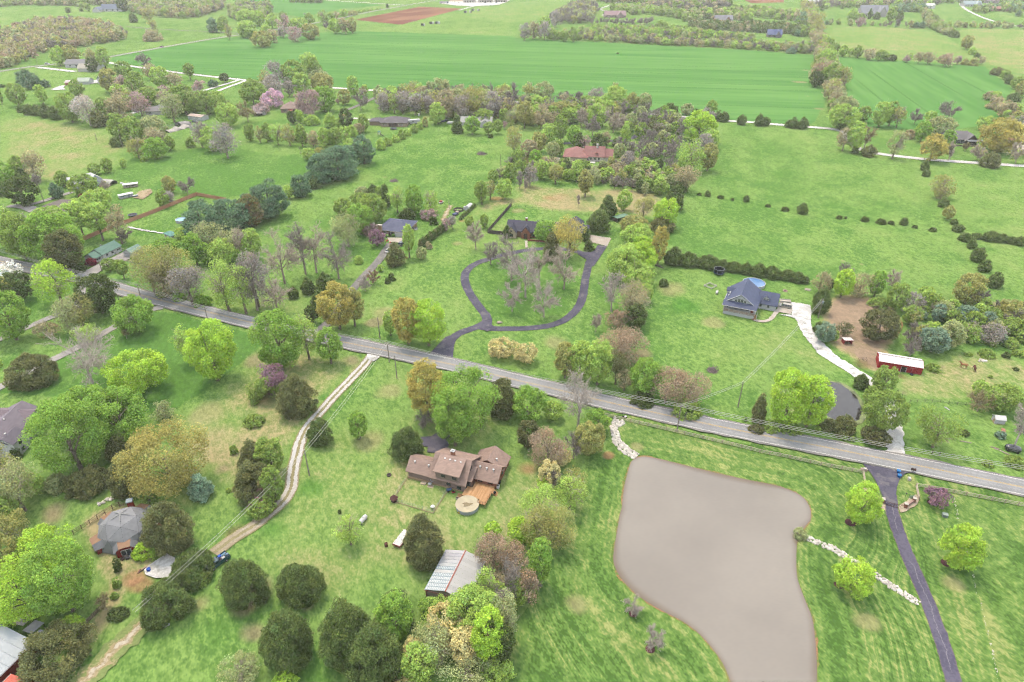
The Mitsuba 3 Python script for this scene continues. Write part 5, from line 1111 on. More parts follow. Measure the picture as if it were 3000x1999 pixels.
Lg 29.6 423.9 10.2 5.1 0.12 -,l,13
Bl 119.0 425.7 13.4 11.8 0.18 -,r,13,2,2
Nl 86.3 427.9 13.5 11.8 0.22 t,r,13,1,2
Bo 1.1 428.1 17.4 10.3 0.18 t,r,15
Ud 215.1 428.2 3.6 4.4 0.00 -,l,21
Lo 17.0 431.0 12.8 8.9 0.12 -,l,13
Ly 215.2 431.0 19.0 9.7 0.12 t,l,21,1,2
LO 306.3 432.5 19.7 23.8 0.12 t,r,19
Ly -189.2 432.9 15.3 12.3 0.12 t,i,18
Ly -103.1 432.9 8.1 6.7 0.12 -,l,14,1,1
LG 274.4 433.4 13.4 8.2 0.12 -,l,19,1,1
Nt 288.1 434.6 4.9 4.5 0.22 -,i,19
Bt 210.2 435.0 14.9 8.2 0.18 t,l,21,1,1
Lg -217.3 435.4 8.6 6.7 0.12 -,i,27
Uy -83.9 437.7 6.4 6.4 0.00 -,i,14,0,1
Bt -228.4 437.7 12.3 15.0 0.18 -,l,27
Nt 225.6 438.6 15.5 9.0 0.22 t,l,21
Bk 46.8 439.2 8.3 6.0 0.18 -,b,13
Ly 126.9 439.8 12.0 10.6 0.12 -,r,13,1,1
Cd 43.5 440.9 10.3 5.3 0.02 -,b,13
Pd 56.0 440.9 9.3 10.6 0.04 -,r,13
Bl -199.7 442.2 17.0 9.9 0.18 t,r,27
Ug -207.6 443.1 6.5 5.3 0.00 -,i,27
Ly -120.8 443.2 12.8 6.8 0.12 -,r,16,1,1
Bt -128.7 444.5 9.2 8.4 0.18 -,i,16
Lg -114.3 445.0 12.3 8.4 0.12 -,l,14,0,1
Lg -136.0 445.4 14.2 6.5 0.12 t,i,16
Cd 67.2 445.5 5.1 4.6 0.02 -,r,13
Cd -256.4 445.9 6.4 8.8 0.02 -,b,28
Bo -144.3 447.0 13.8 7.7 0.18 t,i,16
Ug -80.8 447.6 4.5 6.1 0.00 -,i,14
Bt 61.3 447.6 8.5 6.1 0.18 -,r,13
LG 39.9 447.7 12.4 7.7 0.12 -,b,13
By -152.8 448.5 13.8 8.5 0.18 t,i,16
Sg 73.9 450.1 14.2 7.7 0.03 t,r,13
Lg -247.1 452.2 16.7 14.3 0.12 t,l,27,0,2
Ly 24.8 453.9 12.4 10.9 0.12 -,l,13,1,1
Bo -166.2 454.1 11.6 5.0 0.18 -,i,16
Le -234.7 455.3 16.7 15.6 0.12 t,l,27
Uy -77.0 456.1 4.6 5.5 0.00 -,i,14,1,1
Lg -161.8 456.1 12.7 5.1 0.12 -,i,16
LG 270.7 456.1 13.5 9.4 0.12 -,l,19,0,1
Lg 32.0 457.4 17.2 9.4 0.12 t,l,13
Ly -110.5 457.7 9.8 7.8 0.12 -,l,14,0,1
LY 124.0 458.2 18.3 21.1 0.12 t,r,13
Lg -173.9 458.4 11.3 6.7 0.12 -,l,16
Bn 94.1 459.2 17.6 7.8 0.18 t,r,13
Lg -261.4 460.5 17.2 11.0 0.12 t,b,28
Bl 337.5 461.7 14.5 11.3 0.18 t,r,19
Ug -74.2 463.5 6.0 5.5 0.00 -,r,14,0,1
Bl 113.9 464.2 14.7 7.9 0.18 t,r,13
Ut 267.5 465.4 5.4 7.9 0.00 -,l,19
Ud -14.4 466.5 2.3 3.6 0.00 -,r,15
Bl 100.1 468.7 8.6 8.8 0.18 -,r,13,1,2
Le 289.9 469.4 13.2 16.8 0.12 -,l,19
Cg -108.8 470.7 7.4 7.2 0.02 -,l,14,1,1
Nl 54.9 470.8 13.1 10.4 0.22 -,b,13
Uy -71.4 472.7 5.2 5.6 0.00 -,r,14,0,1
Lg -16.0 474.2 8.5 7.3 0.20 -,r,15,1,3
LG -27.3 474.9 12.0 10.5 0.20 -,i,15
Lg -9.6 476.3 9.7 5.7 0.20 -,r,15,2,3
Lt -105.1 477.3 7.3 6.9 0.12 -,l,14
Sd -37.9 479.3 11.9 8.5 0.03 -,l,15
Ne 70.1 480.3 14.0 14.7 0.22 t,r,13
Nl 92.1 480.3 14.2 6.5 0.22 t,r,13,0,2
Ug -67.6 480.6 5.7 5.7 0.00 -,r,14,1,1
Uy -36.0 480.7 2.7 4.5 0.00 -,l,15
Lg -102.8 481.4 12.3 7.4 0.12 -,l,14,1,1
Nl 107.4 483.5 13.4 9.8 0.22 -,r,13
Le 82.6 484.8 12.2 9.0 0.12 -,r,13,0,1
Bo 111.2 486.1 11.1 8.2 0.18 -,r,13
Ld 230.4 487.0 7.5 6.6 0.12 -,l,21
Ly 331.5 487.0 9.0 12.4 0.12 -,r,19
Bk -5.0 489.7 5.6 3.7 0.18 -,r,15
Uy -65.0 490.4 5.0 5.0 0.00 -,r,14,1,1
Ly 233.1 490.4 16.7 19.1 0.12 t,l,21,0,2
Ld -116.7 490.4 14.4 8.7 0.12 t,l,14
Cd 205.1 491.6 7.7 7.1 0.02 -,l,21,4,4
Bt 20.4 492.5 16.4 10.8 0.18 t,l,13
Lo 8.9 492.5 19.0 11.2 0.20 t,r,15
Cd 199.2 493.1 7.7 5.8 0.02 -,l,21,3,4
Cg -123.0 493.4 7.6 8.3 0.02 -,l,14,0,1
Nd 49.6 493.5 12.8 7.5 0.22 -,b,13
Bo 272.8 493.6 14.5 7.5 0.18 t,i,21
Cg -128.9 494.7 10.4 7.9 0.02 -,r,16,1,1
Cd 196.1 494.9 5.2 4.2 0.02 -,l,21,2,4
Ly 261.1 495.4 18.4 10.9 0.12 t,l,21,2,2
Cn -293.4 496.2 13.0 9.6 0.02 -,i,17
Ly 59.2 496.8 16.2 14.3 0.12 t,b,13
Ly -202.2 496.9 16.2 14.7 0.12 t,r,18
Uo -62.2 497.0 6.8 4.6 0.00 -,r,14
Lg 270.0 499.0 17.6 8.4 0.12 t,i,21
Bw -302.0 499.3 21.0 16.0 0.18 t,i,17
Be -0.7 499.8 10.9 8.0 0.18 -,r,15
Cd 177.3 499.9 8.3 6.3 0.02 -,l,21,0,4
Cd 182.2 500.0 6.5 5.1 0.02 -,l,21,1,4
Cd 165.8 503.5 7.0 6.4 0.02 -,r,20,5,5
Nl 290.9 503.8 9.5 8.5 0.22 -,i,21
Cg -144.5 504.3 6.6 11.1 0.02 -,r,16,0,1
Ly -53.9 504.4 14.6 11.9 0.12 t,l,15
Ld -158.6 504.6 9.8 6.8 0.12 -,i,16
Ly -153.9 506.4 9.8 6.8 0.12 -,r,16,0,1
Ly 303.2 507.0 8.7 7.7 0.12 -,l,19
Lg -20.0 507.6 9.3 13.7 0.12 -,r,15,0,3
Be -246.1 508.8 21.0 14.6 0.18 t,l,27
Lg 255.5 509.2 11.7 9.4 0.12 -,l,21
Lg -320.5 509.6 21.0 16.7 0.12 t,i,17,0,2
Lg -295.7 509.7 17.8 9.9 0.12 t,i,17,2,2
Nt -193.0 510.8 13.9 13.8 0.22 t,l,16
Bt -285.7 511.7 21.0 16.4 0.18 t,l,27
Cd 155.2 512.4 7.0 6.9 0.02 -,r,20,4,5
Uo 372.7 515.2 6.7 9.8 0.00 -,r,19
Cd 152.1 515.9 7.1 5.6 0.02 -,r,20,3,5
Bl 144.2 516.6 8.2 10.4 0.18 -,r,20
Cd -337.9 519.8 9.3 10.0 0.02 -,i,17,2,2
Lt -49.2 519.9 20.0 14.0 0.12 t,l,15
Bl -37.9 520.5 17.3 10.5 0.18 t,l,15
Lo 37.2 521.4 12.2 20.1 0.12 -,b,13
Bl -13.4 521.7 20.6 10.5 0.18 t,r,15
Nl 325.4 521.8 10.4 15.8 0.22 -,b,19
Ud 240.5 522.0 0.8 1.8 0.00 l,l,21
Cd -348.7 525.1 9.9 8.8 0.02 -,i,17,1,2
Fk -152.1 525.9 19.1 17.7 0.15 t,r,16
Ut 370.8 526.4 10.4 13.2 0.00 -,r,19,1,1
Bk -278.8 528.5 17.3 14.2 0.18 t,l,27
Le 99.8 530.8 16.9 9.3 0.20 t,i,20
Bo -28.3 531.2 19.4 18.7 0.18 t,b,15
Le 251.0 531.5 13.3 16.9 0.12 -,l,21
Lg -230.8 532.6 17.4 12.5 0.12 t,r,18
Bl -73.5 532.7 16.5 10.7 0.18 t,r,14,1,1
Lg -246.9 532.8 21.0 19.6 0.12 t,l,18
Cd -360.0 533.0 7.7 8.0 0.02 -,i,17,0,2
Cd 120.1 533.0 9.1 9.8 0.02 -,r,20,1,5
Cd 139.7 533.0 4.6 4.5 0.02 -,r,20,2,5
Le 132.7 533.7 7.9 9.8 0.12 -,r,20
Cd -367.1 534.8 7.8 7.6 0.02 -,l,17,1,1
Lo 91.4 535.6 15.9 9.0 0.20 t,i,20
Lg 152.1 536.1 10.2 8.1 0.12 -,r,20
Bl -83.4 536.4 16.6 9.9 0.18 t,r,14,0,1
Cd 111.4 537.0 4.1 4.5 0.02 -,r,20,0,5
Fk -191.2 538.0 6.8 12.6 0.15 -,l,16
By -90.1 539.3 17.9 8.1 0.18 t,b,14
Bl -63.6 540.5 11.9 12.7 0.18 -,r,14
Bl -98.7 542.2 14.5 10.0 0.18 t,b,14
Cd -378.6 542.7 5.6 5.2 0.02 -,l,17,0,1
LG -144.5 544.3 18.6 17.3 0.12 t,r,16
Ly 80.6 548.8 17.7 16.5 0.12 t,i,20
Nl -117.6 549.0 12.9 12.8 0.22 -,l,14
Nl 1.8 549.0 19.6 9.2 0.22 t,r,15
Bt 252.3 552.4 17.0 10.1 0.18 t,l,21,0,1
Uy 382.3 553.9 6.2 10.2 0.00 -,r,19
Ut 380.1 554.1 8.0 12.9 0.00 -,r,19,0,1
FK -188.4 559.5 12.0 19.1 0.15 -,l,16
Ly -233.2 559.6 12.7 12.1 0.12 -,r,18
Bo 13.5 559.8 8.7 15.9 0.18 -,r,15,1,1
Ly 66.5 562.9 7.1 11.2 0.12 -,i,20
Lg -392.7 563.2 17.7 12.7 0.12 t,l,17
Nl 54.6 565.7 9.5 9.4 0.22 -,i,20
Lg -290.9 567.7 13.8 14.2 0.12 t,l,27,2,2
Lo -134.1 568.4 11.9 9.5 0.12 -,l,14
Bl 66.7 569.3 12.6 12.3 0.18 -,i,20
Lg -207.9 570.0 18.2 19.0 0.12 t,l,16
Ly -377.9 570.7 15.3 8.1 0.12 t,l,17,0,1
Bo -310.0 571.1 9.9 7.6 0.18 -,l,27
Fk -140.4 571.4 4.5 2.8 0.15 -,r,16
Lg -412.0 571.7 13.2 3.8 0.12 -,l,17
Bk -279.8 572.6 13.9 12.4 0.18 t,b,27
Nl 42.9 574.4 7.4 15.3 0.22 -,l,20
Le 25.8 575.2 16.2 15.3 0.12 t,l,20
Lo -5.8 576.5 13.1 9.6 0.12 -,r,15
Cd 412.4 583.5 6.2 9.7 0.02 -,r,19
Bo 263.4 584.0 16.5 14.0 0.18 t,l,21
Ly 397.2 584.6 7.0 8.7 0.12 -,b,19
Bo 13.8 586.8 13.0 11.2 0.18 -,r,15,0,1
Ut 394.7 588.5 5.7 8.8 0.00 -,b,19
Le -60.9 589.6 15.8 19.5 0.12 t,l,15
Ly -325.6 591.3 12.1 13.7 0.12 -,r,17
Lg -362.2 594.1 14.6 10.3 0.12 t,i,17,1,2
Ly -132.6 597.0 17.6 8.9 0.12 t,l,14
Bl -198.3 597.1 18.0 16.8 0.18 t,l,16
Lo 427.9 599.9 12.5 8.2 0.12 -,r,19
Bt -125.9 600.3 7.9 6.0 0.18 -,b,14
Bl -188.0 600.6 13.4 9.9 0.18 -,b,16,1,1
Lg -315.9 600.9 19.9 14.9 0.12 t,l,27,1,2
Ly -176.2 601.1 19.3 13.9 0.12 t,r,16
Bo -81.4 601.8 12.1 10.9 0.18 -,r,14
Ly -125.3 609.6 8.1 4.5 0.12 -,b,14
Bk -268.6 613.8 9.7 10.6 0.18 -,b,18
Bo 88.1 614.6 8.6 8.1 0.18 -,i,20
Bk -334.0 614.6 14.3 10.1 0.18 t,r,17
Lo -345.5 615.7 19.7 13.7 0.12 t,r,17
Bo -210.8 616.8 17.5 10.2 0.18 t,l,16
Lo -164.5 619.7 14.7 20.9 0.12 t,r,16
Bt -295.4 629.4 15.2 11.9 0.18 t,b,18
Pb -425.2 631.7 16.4 10.9 0.04 t,l,17
Lg 444.9 631.8 10.0 10.4 0.12 -,r,19
Ly -308.7 631.9 18.9 15.6 0.12 t,l,18
Bo 292.8 632.0 17.9 9.4 0.18 t,l,35
Pb -421.2 635.0 12.1 7.3 0.04 -,l,17,1,1
Ud -455.3 640.2 2.6 4.2 0.00 -,l,17
Ub -417.5 640.3 6.3 7.4 0.00 -,l,17
Ld 271.1 640.6 13.1 11.6 0.12 -,l,35
Lg 286.2 642.8 19.1 19.0 0.12 t,l,35,0,1
Pb -438.8 643.0 12.8 7.9 0.04 -,l,17,0,1
Ub -268.3 643.3 5.6 9.5 0.00 -,b,18
Bl -210.3 646.3 20.7 17.0 0.18 t,b,16
Lg -196.1 648.7 21.0 21.3 0.12 t,b,16
Cd 453.6 655.8 8.2 7.5 0.02 -,b,19
BT 279.9 657.3 21.0 17.8 0.18 t,l,35
Le -177.2 658.6 11.9 17.3 0.12 -,r,16
Ld -265.0 662.8 8.0 9.2 0.20 -,b,18
Lg -181.2 663.9 21.0 11.9 0.12 t,r,16
Lg -361.2 672.8 16.2 15.4 0.12 t,r,17
Bt -336.8 674.0 15.5 11.6 0.18 t,b,27
Lg -301.4 675.0 14.8 9.4 0.25 t,b,18,0,2
Lg 462.6 677.2 8.8 8.8 0.12 -,b,19
Ly -192.6 689.6 21.0 18.0 0.12 t,b,16,6,6
Cn 470.3 700.9 6.8 11.4 0.02 -,r,21
Ld -415.6 718.2 13.3 9.9 0.12 -,r,17
Nl -367.1 726.9 15.5 12.4 0.22 t,r,17
Bo -421.3 733.4 21.0 8.9 0.18 t,r,17
Ly -412.3 736.2 21.0 11.9 0.12 t,r,17
Ly 320.9 742.9 17.8 15.6 0.12 t,l,35
BT 445.4 747.4 11.5 16.9 0.18 -,r,21
Ly -467.3 752.7 18.8 12.8 0.12 t,l,17,1,1
Uo 479.0 755.3 6.6 9.8 0.00 -,r,21,1,1
Uo 472.4 758.7 6.1 7.4 0.00 -,r,21,0,1
Bt 489.7 759.9 9.0 6.1 0.18 -,r,21
Bk 464.6 760.1 9.0 7.4 0.18 -,r,21
Bt 434.3 760.9 11.9 12.3 0.18 -,b,21
Lo -461.0 764.5 18.2 16.7 0.12 t,b,17
Bt 426.6 765.2 11.3 9.9 0.18 -,r,35
Bk 418.5 773.8 6.8 7.5 0.18 -,i,35
Lg 394.3 784.2 11.5 8.2 0.12 -,i,35,0,1
Ld 408.0 784.3 6.4 8.8 0.12 -,i,35
Bo -456.4 785.5 10.1 7.6 0.18 -,r,17
Lg 402.0 786.3 8.6 7.6 0.12 -,i,35,1,1
Bt 386.2 789.3 10.7 14.0 0.18 -,l,35
Ly 432.9 795.6 6.6 4.5 0.12 -,r,35
Lg 379.6 803.5 12.5 10.3 0.12 -,l,35
Cd 513.5 808.1 4.6 5.2 0.02 -,r,21
Ly 373.8 809.5 9.7 5.2 0.12 -,l,35,1,1
Ly 366.2 811.6 12.6 9.1 0.12 -,l,35,0,1
Bt 338.9 812.8 11.1 9.8 0.18 -,l,33,0,1
Lg 363.1 823.3 13.6 6.6 0.12 t,l,35,1,1
Cg 519.8 828.7 7.5 7.3 0.02 -,r,21
Bo 353.9 830.2 11.2 14.6 0.18 -,l,33
Ud 120.3 833.9 1.3 2.7 0.00 l,b,20
Us 318.0 836.0 6.3 10.7 0.00 -,l,33
Lo 534.5 866.7 15.8 12.5 0.12 t,r,21
Lg 378.4 880.0 11.1 11.2 0.12 -,l,33,0,1
Lo -299.3 885.4 17.4 24.0 0.12 t,b,16,0,1
Bt 382.4 915.8 11.3 17.5 0.18 -,l,33,1,1
Bt -296.9 922.2 14.2 14.7 0.18 t,b,16
Lg 77.4 927.9 14.3 10.3 0.12 t,l,20
Bk -272.2 931.1 16.0 22.2 0.18 t,b,16,1,1
Lg 65.3 934.9 12.7 11.9 0.12 -,l,20,1,1
Bl 15.7 943.2 21.0 13.5 0.18 t,l,20,0,1
Ut -456.6 943.6 11.4 24.0 0.00 -,r,30
Lg 53.4 947.4 11.0 13.5 0.12 -,l,20,0,1
Bo -361.0 947.7 19.4 8.3 0.18 t,b,16
Bl 41.4 949.2 21.0 16.6 0.18 t,l,20,1,1
Lo -258.4 952.8 17.9 22.7 0.12 t,b,16,1,1
Bt 27.2 955.2 21.0 15.2 0.18 t,l,20
Bl -298.3 968.2 13.0 15.4 0.18 -,b,16,0,1
Ly -344.7 968.9 19.1 23.8 0.12 t,b,16,1,6
Cd 581.3 972.6 7.9 8.5 0.02 -,r,35
Bo 400.2 973.8 21.0 18.5 0.18 t,l,33,2,2
Ly -347.3 974.6 19.2 23.2 0.12 t,b,16,0,6
Ly -329.8 998.0 12.6 11.1 0.12 -,b,16
Bt -224.9 1006.1 20.4 15.9 0.18 t,l,31
Bo -483.9 1007.1 19.5 10.4 0.18 t,r,30,1,1
Ly -239.0 1010.6 19.1 16.8 0.12 t,l,31
Lo -217.6 1015.7 20.1 12.0 0.12 t,l,31
Lg -398.5 1020.7 14.7 8.1 0.12 t,b,18,1,2
Pb -410.5 1022.6 18.6 14.5 0.04 t,b,18
Lg 205.4 1028.6 13.7 17.9 0.12 t,r,32
Nl -262.0 1047.5 13.3 7.4 0.22 -,l,31
Bk -320.6 1048.7 18.1 18.2 0.18 t,b,16,0,1
Ly -301.4 1054.3 14.9 23.3 0.12 t,b,16,5,6
Bo 567.7 1065.0 11.3 6.7 0.18 -,r,35
Ly -343.1 1069.9 19.2 14.3 0.12 t,b,16,4,6
Lg -413.3 1072.8 16.3 13.5 0.12 t,b,18,2,2
Cb 588.7 1073.1 9.5 6.8 0.02 -,r,35,1,1
Cb 580.3 1073.3 8.6 6.8 0.02 -,r,35,0,1
Nl 558.1 1081.5 12.0 5.1 0.22 -,b,35
Bl 63.8 1081.8 21.0 15.3 0.18 t,l,32
Bo 440.9 1086.9 20.8 22.2 0.18 t,l,33,1,2
Ly 48.3 1088.8 14.6 14.6 0.12 t,l,32
Bk 507.3 1090.1 13.6 12.0 0.18 t,i,33
Ly -370.9 1099.2 21.0 16.4 0.12 t,b,16,3,6
Lg -266.5 1100.1 17.7 14.7 0.12 t,l,31,1,1
Ly -389.1 1103.1 21.0 27.8 0.12 t,b,16,2,6
Bg -279.1 1109.4 21.0 13.1 0.18 t,l,31
Lg -301.7 1117.8 15.0 14.0 0.12 t,l,31,0,1
Cd -578.2 1146.1 13.8 10.8 0.02 t,r,30
Bo -555.1 1146.8 21.0 21.6 0.18 t,r,30,0,1
Lg 532.5 1151.9 12.2 16.3 0.12 -,l,33,1,1
Lg 584.7 1161.0 18.6 14.6 0.12 t,r,33
Lg -355.5 1167.5 12.5 11.0 0.12 -,b,16
Cd 603.7 1170.1 14.1 11.0 0.02 t,b,35
Cg 537.3 1186.3 16.1 14.9 0.02 t,l,33
Cd 575.7 1187.2 10.4 9.3 0.02 -,i,33
Bt -277.6 1189.5 10.2 10.2 0.18 -,l,31
Cd 568.0 1194.8 14.4 5.6 0.02 t,i,33
Ly -272.2 1219.4 11.9 13.3 0.12 -,l,31
Uo -264.0 1249.7 7.0 15.6 0.00 -,l,31
Bo 499.5 1274.9 19.3 23.9 0.18 t,l,33,0,2
Cd -758.5 1290.9 8.2 8.0 0.02 -,l,30,0,1
Cd -747.7 1311.4 4.8 5.7 0.02 -,l,30,1,1
Lg -737.6 1314.8 11.6 9.2 0.12 -,l,30
Ld -676.0 1315.5 19.8 18.4 0.12 t,r,30
Ld -225.3 1367.3 6.8 5.3 0.12 -,l,31
"""
NAMES = {'L': 'leafy_tree', 'B': 'budding_tree', 'N': 'bare_tree', 'C': 'cedar_tree', 'P': 'pine_tree', 'S': 'spruce_tree', 'U': 'shrub', 'F': 'flowering_tree'}
GROUPS = {'L': 'leafy trees of the farmland', 'B': 'trees just coming into leaf', 'N': 'leafless trees', 'C': 'dark cedar trees', 'P': 'blue green pine trees', 'S': 'spruce trees', 'U': 'low shrubs', 'F': 'trees in blossom'}
def put_tree(key, kind, colk, g):
    tr, cr, cc = g
    if tr is not None:
        bk = BARKP if colk == 'w' else C(166, 152, 142, 1.7) if kind == 'N' else BARK
        scene[key + '__trunk'] = mikit.ply(tr, 'bark', color=np.clip(bk[None] * NR.uniform(.8, 1.15, (len(tr[0]), 1)), 0, 1))
    if cr is not None: scene[key + '__crown'] = mikit.ply(cr, 'leaf', color=cc)
TPOS = []
for i, l in enumerate(TREES.strip().splitlines()):
    q = l.split(' ', 6); kind, colk = q[0]
    x, y, h, w, c = map(float, q[1:6])
    d = q[6].split(',')
    s_ = {'t': 'tall ', 's': 'small ', 'l': 'low ', '-': ''}[d[0]] + COLN[colk] + ' ' + NAMES[kind].replace('_', ' ') + ' ' + REL[d[1]] + ' the ' + LANDS[int(d[2])]
    if len(d) > 3: s_ += f', {ORDN[int(d[3])] if d[3] != d[4] else "rightmost"} of {NUMN[int(d[4])]}'
    key = thing(NAMES[kind], s_, NAMES[kind].replace('_', ' '), GROUPS[kind])
    put_tree(key, kind, colk, grow(kind, colk, x, y, h, w, c, 1000 + i))
    TPOS.append((x, y, w))
TPOS = np.array(TPOS); KD = cKDTree(TPOS[:, :2])
# ---------------------------------------------------------------- woods and hedgerows that read as one mass
import shapely
for wi, (name, lab, sp, h0, h1, mix, ringp) in enumerate(WOODS):
    rng = np.random.default_rng(500 + wi)
    poly = P_(ringp)
    x0, y0, x1, y1 = poly.bounds
    gx, gy = np.meshgrid(np.arange(x0, x1 + sp, sp), np.arange(y0, y1 + sp, sp))
    p = np.stack([gx.ravel(), gy.ravel()], 1) + rng.uniform(-.42, .42, (gx.size, 2)) * sp
    p = p[shapely.contains_xy(poly, p[:, 0], p[:, 1])]
    p = p[np.hypot(p[:, 0], p[:, 1]) < 2100]
    if len(p) > 1500: p = p[rng.permutation(len(p))[:1500]]
    V, F, K, n = [], [], [], 0
    for j, (x, y) in enumerate(p):
        d, k = KD.query((x, y))
        if d < .33 * TPOS[k, 2]: continue
        m = mix[rng.integers(len(mix))]; h = rng.uniform(h0, h1)
        kind = 'C' if m in 'cdn' else 'N' if m == 'l' else 'B' if m in 'toTk' else 'P' if m == 'b' else 'L'
        if h < 3 and kind != 'C': kind = 'U'
        w = h * rng.uniform(.6, .95) * (.75 if kind in 'CP' else 1)
        t, c_, cc = grow(kind, m, x, y, h, w, {'C': .02, 'U': 0, 'P': .03}.get(kind, .1), 90000 + wi * 1000 + j, .5)
        for mm, col in ((t, None), (c_, cc)):
            if mm is None: continue
            V.append(mm[0]); F.append(mm[1] + n); n += len(mm[0]); K.append(np.broadcast_to(BARK, mm[0].shape) if col is None else col)
    if not V: continue
    scene[name] = mikit.ply((np.vstack(V), np.vstack(F)), 'leaf', color=np.vstack(K))
    labels[name] = {'label': lab, 'category': 'woodland', 'kind': 'stuff'}
# ---------------------------------------------------------------- buildings
BRN, BRS = C(186, 158, 146), C(170, 146, 138)
BRICK = C(176, 116, 94); WHT = C(238, 238, 238); SLATE = C(92, 102, 136); GREYR = C(128, 124, 130)
def vents(t, pts, col=WHT, s=.28):
    for x, y, zq in pts: t.part('roof_vent', merge([cyl(x, y, zq - .5, zq + .12, s * .6, 8), cyl(x, y, zq + .12, zq + .2, s, 8)]), col)
# the brown-roofed house with the deck
H1 = ((-26.6, 131.75), -19.5)
t = Thing('house', 'brown-roofed split-level house with a timber deck beside a round covered pool', 'house', *H1)
t.gable(0, 7.4, .3, 6.4, 2.5, 4.6, 'x', BRS, BRN, over=.5, at=3.0, wname='garage_wall', rname='garage_roof')
t.gable(6.6, 15.9, -.1, 9.6, 2.7, 7.0, 'x', BRS, BRN, over=.4, at=4.0, eave2=3.9, wname='main_wall', rname='main_roof')
t.part('dormer_wall', (np.array([(8.1, -.35, 3.0), (14.3, -.35, 3.0), (14.3, -.35, 5.1), (8.1, -.35, 5.1), (8.1, 3.6, 6.7), (14.3, 3.6, 6.7), (8.1, 3.6, 4.5), (14.3, 3.6, 4.5)], float), np.array([[0, 1, 2], [0, 2, 3], [0, 3, 4], [0, 4, 6], [1, 7, 5], [1, 5, 2]])), C(170, 150, 142), vary=.1)
v, f = box(7.7, 14.8, -.9, 3.9, 0, .16); v[:, 2] += 5.15 + (v[:, 1] + .9) * .395
t.part('dormer_roof', (v, f), BRN, vary=.22)
t.part('foundation', box(-.02, 15.0, -.16, .28, 0, .45), C(206, 178, 140))
t.gable(16.0, 22.8, 3.6, 9.6, 2.5, 4.9, 'x', BRICK, BRN, over=.5, at=6.5, wname='brick_wall', rname='wing_roof', wv=.3)
t.gable(14.9, 22.6, 8.4, 13.4, 2.5, 4.75, 'y', BRICK, BRN, over=.5, wname='back_wall', rname='back_roof')
t.part('entry_wall', box(15.5, 16.9, 1.5, 3.6, 0, 2.6), C(150, 118, 106))
v, f = box(15.2, 17.2, 1.1, 5.2, 0, .14); v[:, 2] += 2.7 + (v[:, 1] - 1.1) * .38
t.part('entry_roof', (v, f), BRN, vary=.2)
t.door(16.2, 1.47, .9, .95, 1.9, 'S', C(52, 56, 58))
for x in (10.2, 13.2): t.window(x, -.35, 3.6, 1.0, .8, 'S', C(70, 70, 66))
for x, zq in ((11.4, 1.0), (14.2, .5)): t.window(x, -.1, zq, 1.0, 1.1, 'S', C(80, 78, 74))
t.window(15.9, 1.0, .9, 1.6, 1.3, 'E', C(80, 78, 74)); t.window(15.9, 3.9, 4.2, .8, .9, 'E', C(70, 68, 66))
for x in (18.4, 21.2): t.window(x, 3.6, 1.3, 1.0, .7, 'S', C(70, 70, 66))
t.window(22.8, 7.8, 1.2, 1.0, .9, 'E', C(70, 70, 66))
k = t.part('chimney', box(10.2, 11.1, 4.6, 5.4, 6.0, 7.9), C(186, 122, 98)); t.part('cap', merge([box(10.1, 11.2, 4.5, 5.5, 7.9, 8.1), box(10.4, 10.9, 4.8, 5.2, 8.1, 8.4)]), WHT, sub=k)
vents(t, [(1.3, 2.0, 4.2), (5.2, 1.9, 4.1), (9.4, 2.9, 6.7), (10.8, 2.9, 6.7), (12.2, 2.9, 6.7), (13.7, 2.9, 6.7), (17.8, 5.4, 4.5), (19.6, 5.4, 4.5), (21.4, 5.4, 4.5), (20.6, 9.8, 4.2), (6.4, 1.2, 3.7)])
t = Thing('deck', 'orange timber deck with plank floor behind the brown-roofed house', 'deck', *H1)
for i in range(27):
    x = 15.75 + i * .25; y0 = -2.0 if x < 20.4 else -3.3
    t.part('plank', box(x, x + .235, y0 + NR.uniform(-.02, .02), 3.5 if x > 17.0 else 1.4, .86, .9 + NR.uniform(0, .01)), C(*(np.array([226, 176, 126]) + NR.uniform(-14, 12))))
for x, y in ((15.8, -1.9), (20.5, -1.9), (20.6, -3.2), (22.4, -3.2), (22.4, 0.0), (22.4, 3.0), (20.5, -3.2)): t.part('post', box(x - .06, x + .06, y - .06, y + .06, 0, .86), C(190, 140, 98))
for (xa, ya), (xb, yb) in (((20.5, -3.25), (22.45, -3.25)), ((22.45, -3.25), (22.45, 1.0))):
    for zq in (1.25, 1.55, 1.85): t.part('rail', tube([(xa, ya, zq), (xb, yb, zq)], .05, 4), C(222, 168, 118))
    for q in np.linspace(0, 1, 4): t.part('baluster', cyl(xa + (xb - xa) * q, ya + (yb - ya) * q, .9, 1.9, .05, 4), C(214, 160, 112))
for i in range(4): t.part('step', box(22.5 + .3 * i, 22.8 + .3 * i, 1.2, 2.6, .7 - .2 * i, .75 - .2 * i), C(220, 168, 120))
for i in range(3): t.part('step', box(14.6, 15.7, -1.7 - .3 * i, -1.4 - .3 * i, .6 - .2 * i, .66 - .2 * i), C(214, 160, 112))
t = Thing('swimming_pool', 'round above-ground pool with a sagging beige cover beside the deck', 'pool', (-10.85, 121.3))
t.part('wall', ring(0, 0, 0, 2.75, .08, 1.15, 24), C(206, 216, 220))
th = np.linspace(0, 2 * np.pi, 25); rr = np.array([0.01, .5, 1.0, 1.5, 2.0, 2.5, 2.9])
P = np.stack([np.outer(rr, np.cos(th)), np.outer(rr, np.sin(th)), np.repeat((1.2 - .28 * np.clip(1 - (rr / 2.7) ** 2, 0, 1))[:, None], 25, 1)], -1)
t.part('cover', grid_quads(P), C(220, 208, 178), vary=.12)
th2 = np.linspace(0, 2 * np.pi, 40); q = 1.1 + .25 * np.sin(3 * th2 + 1) + .15 * np.sin(5 * th2)
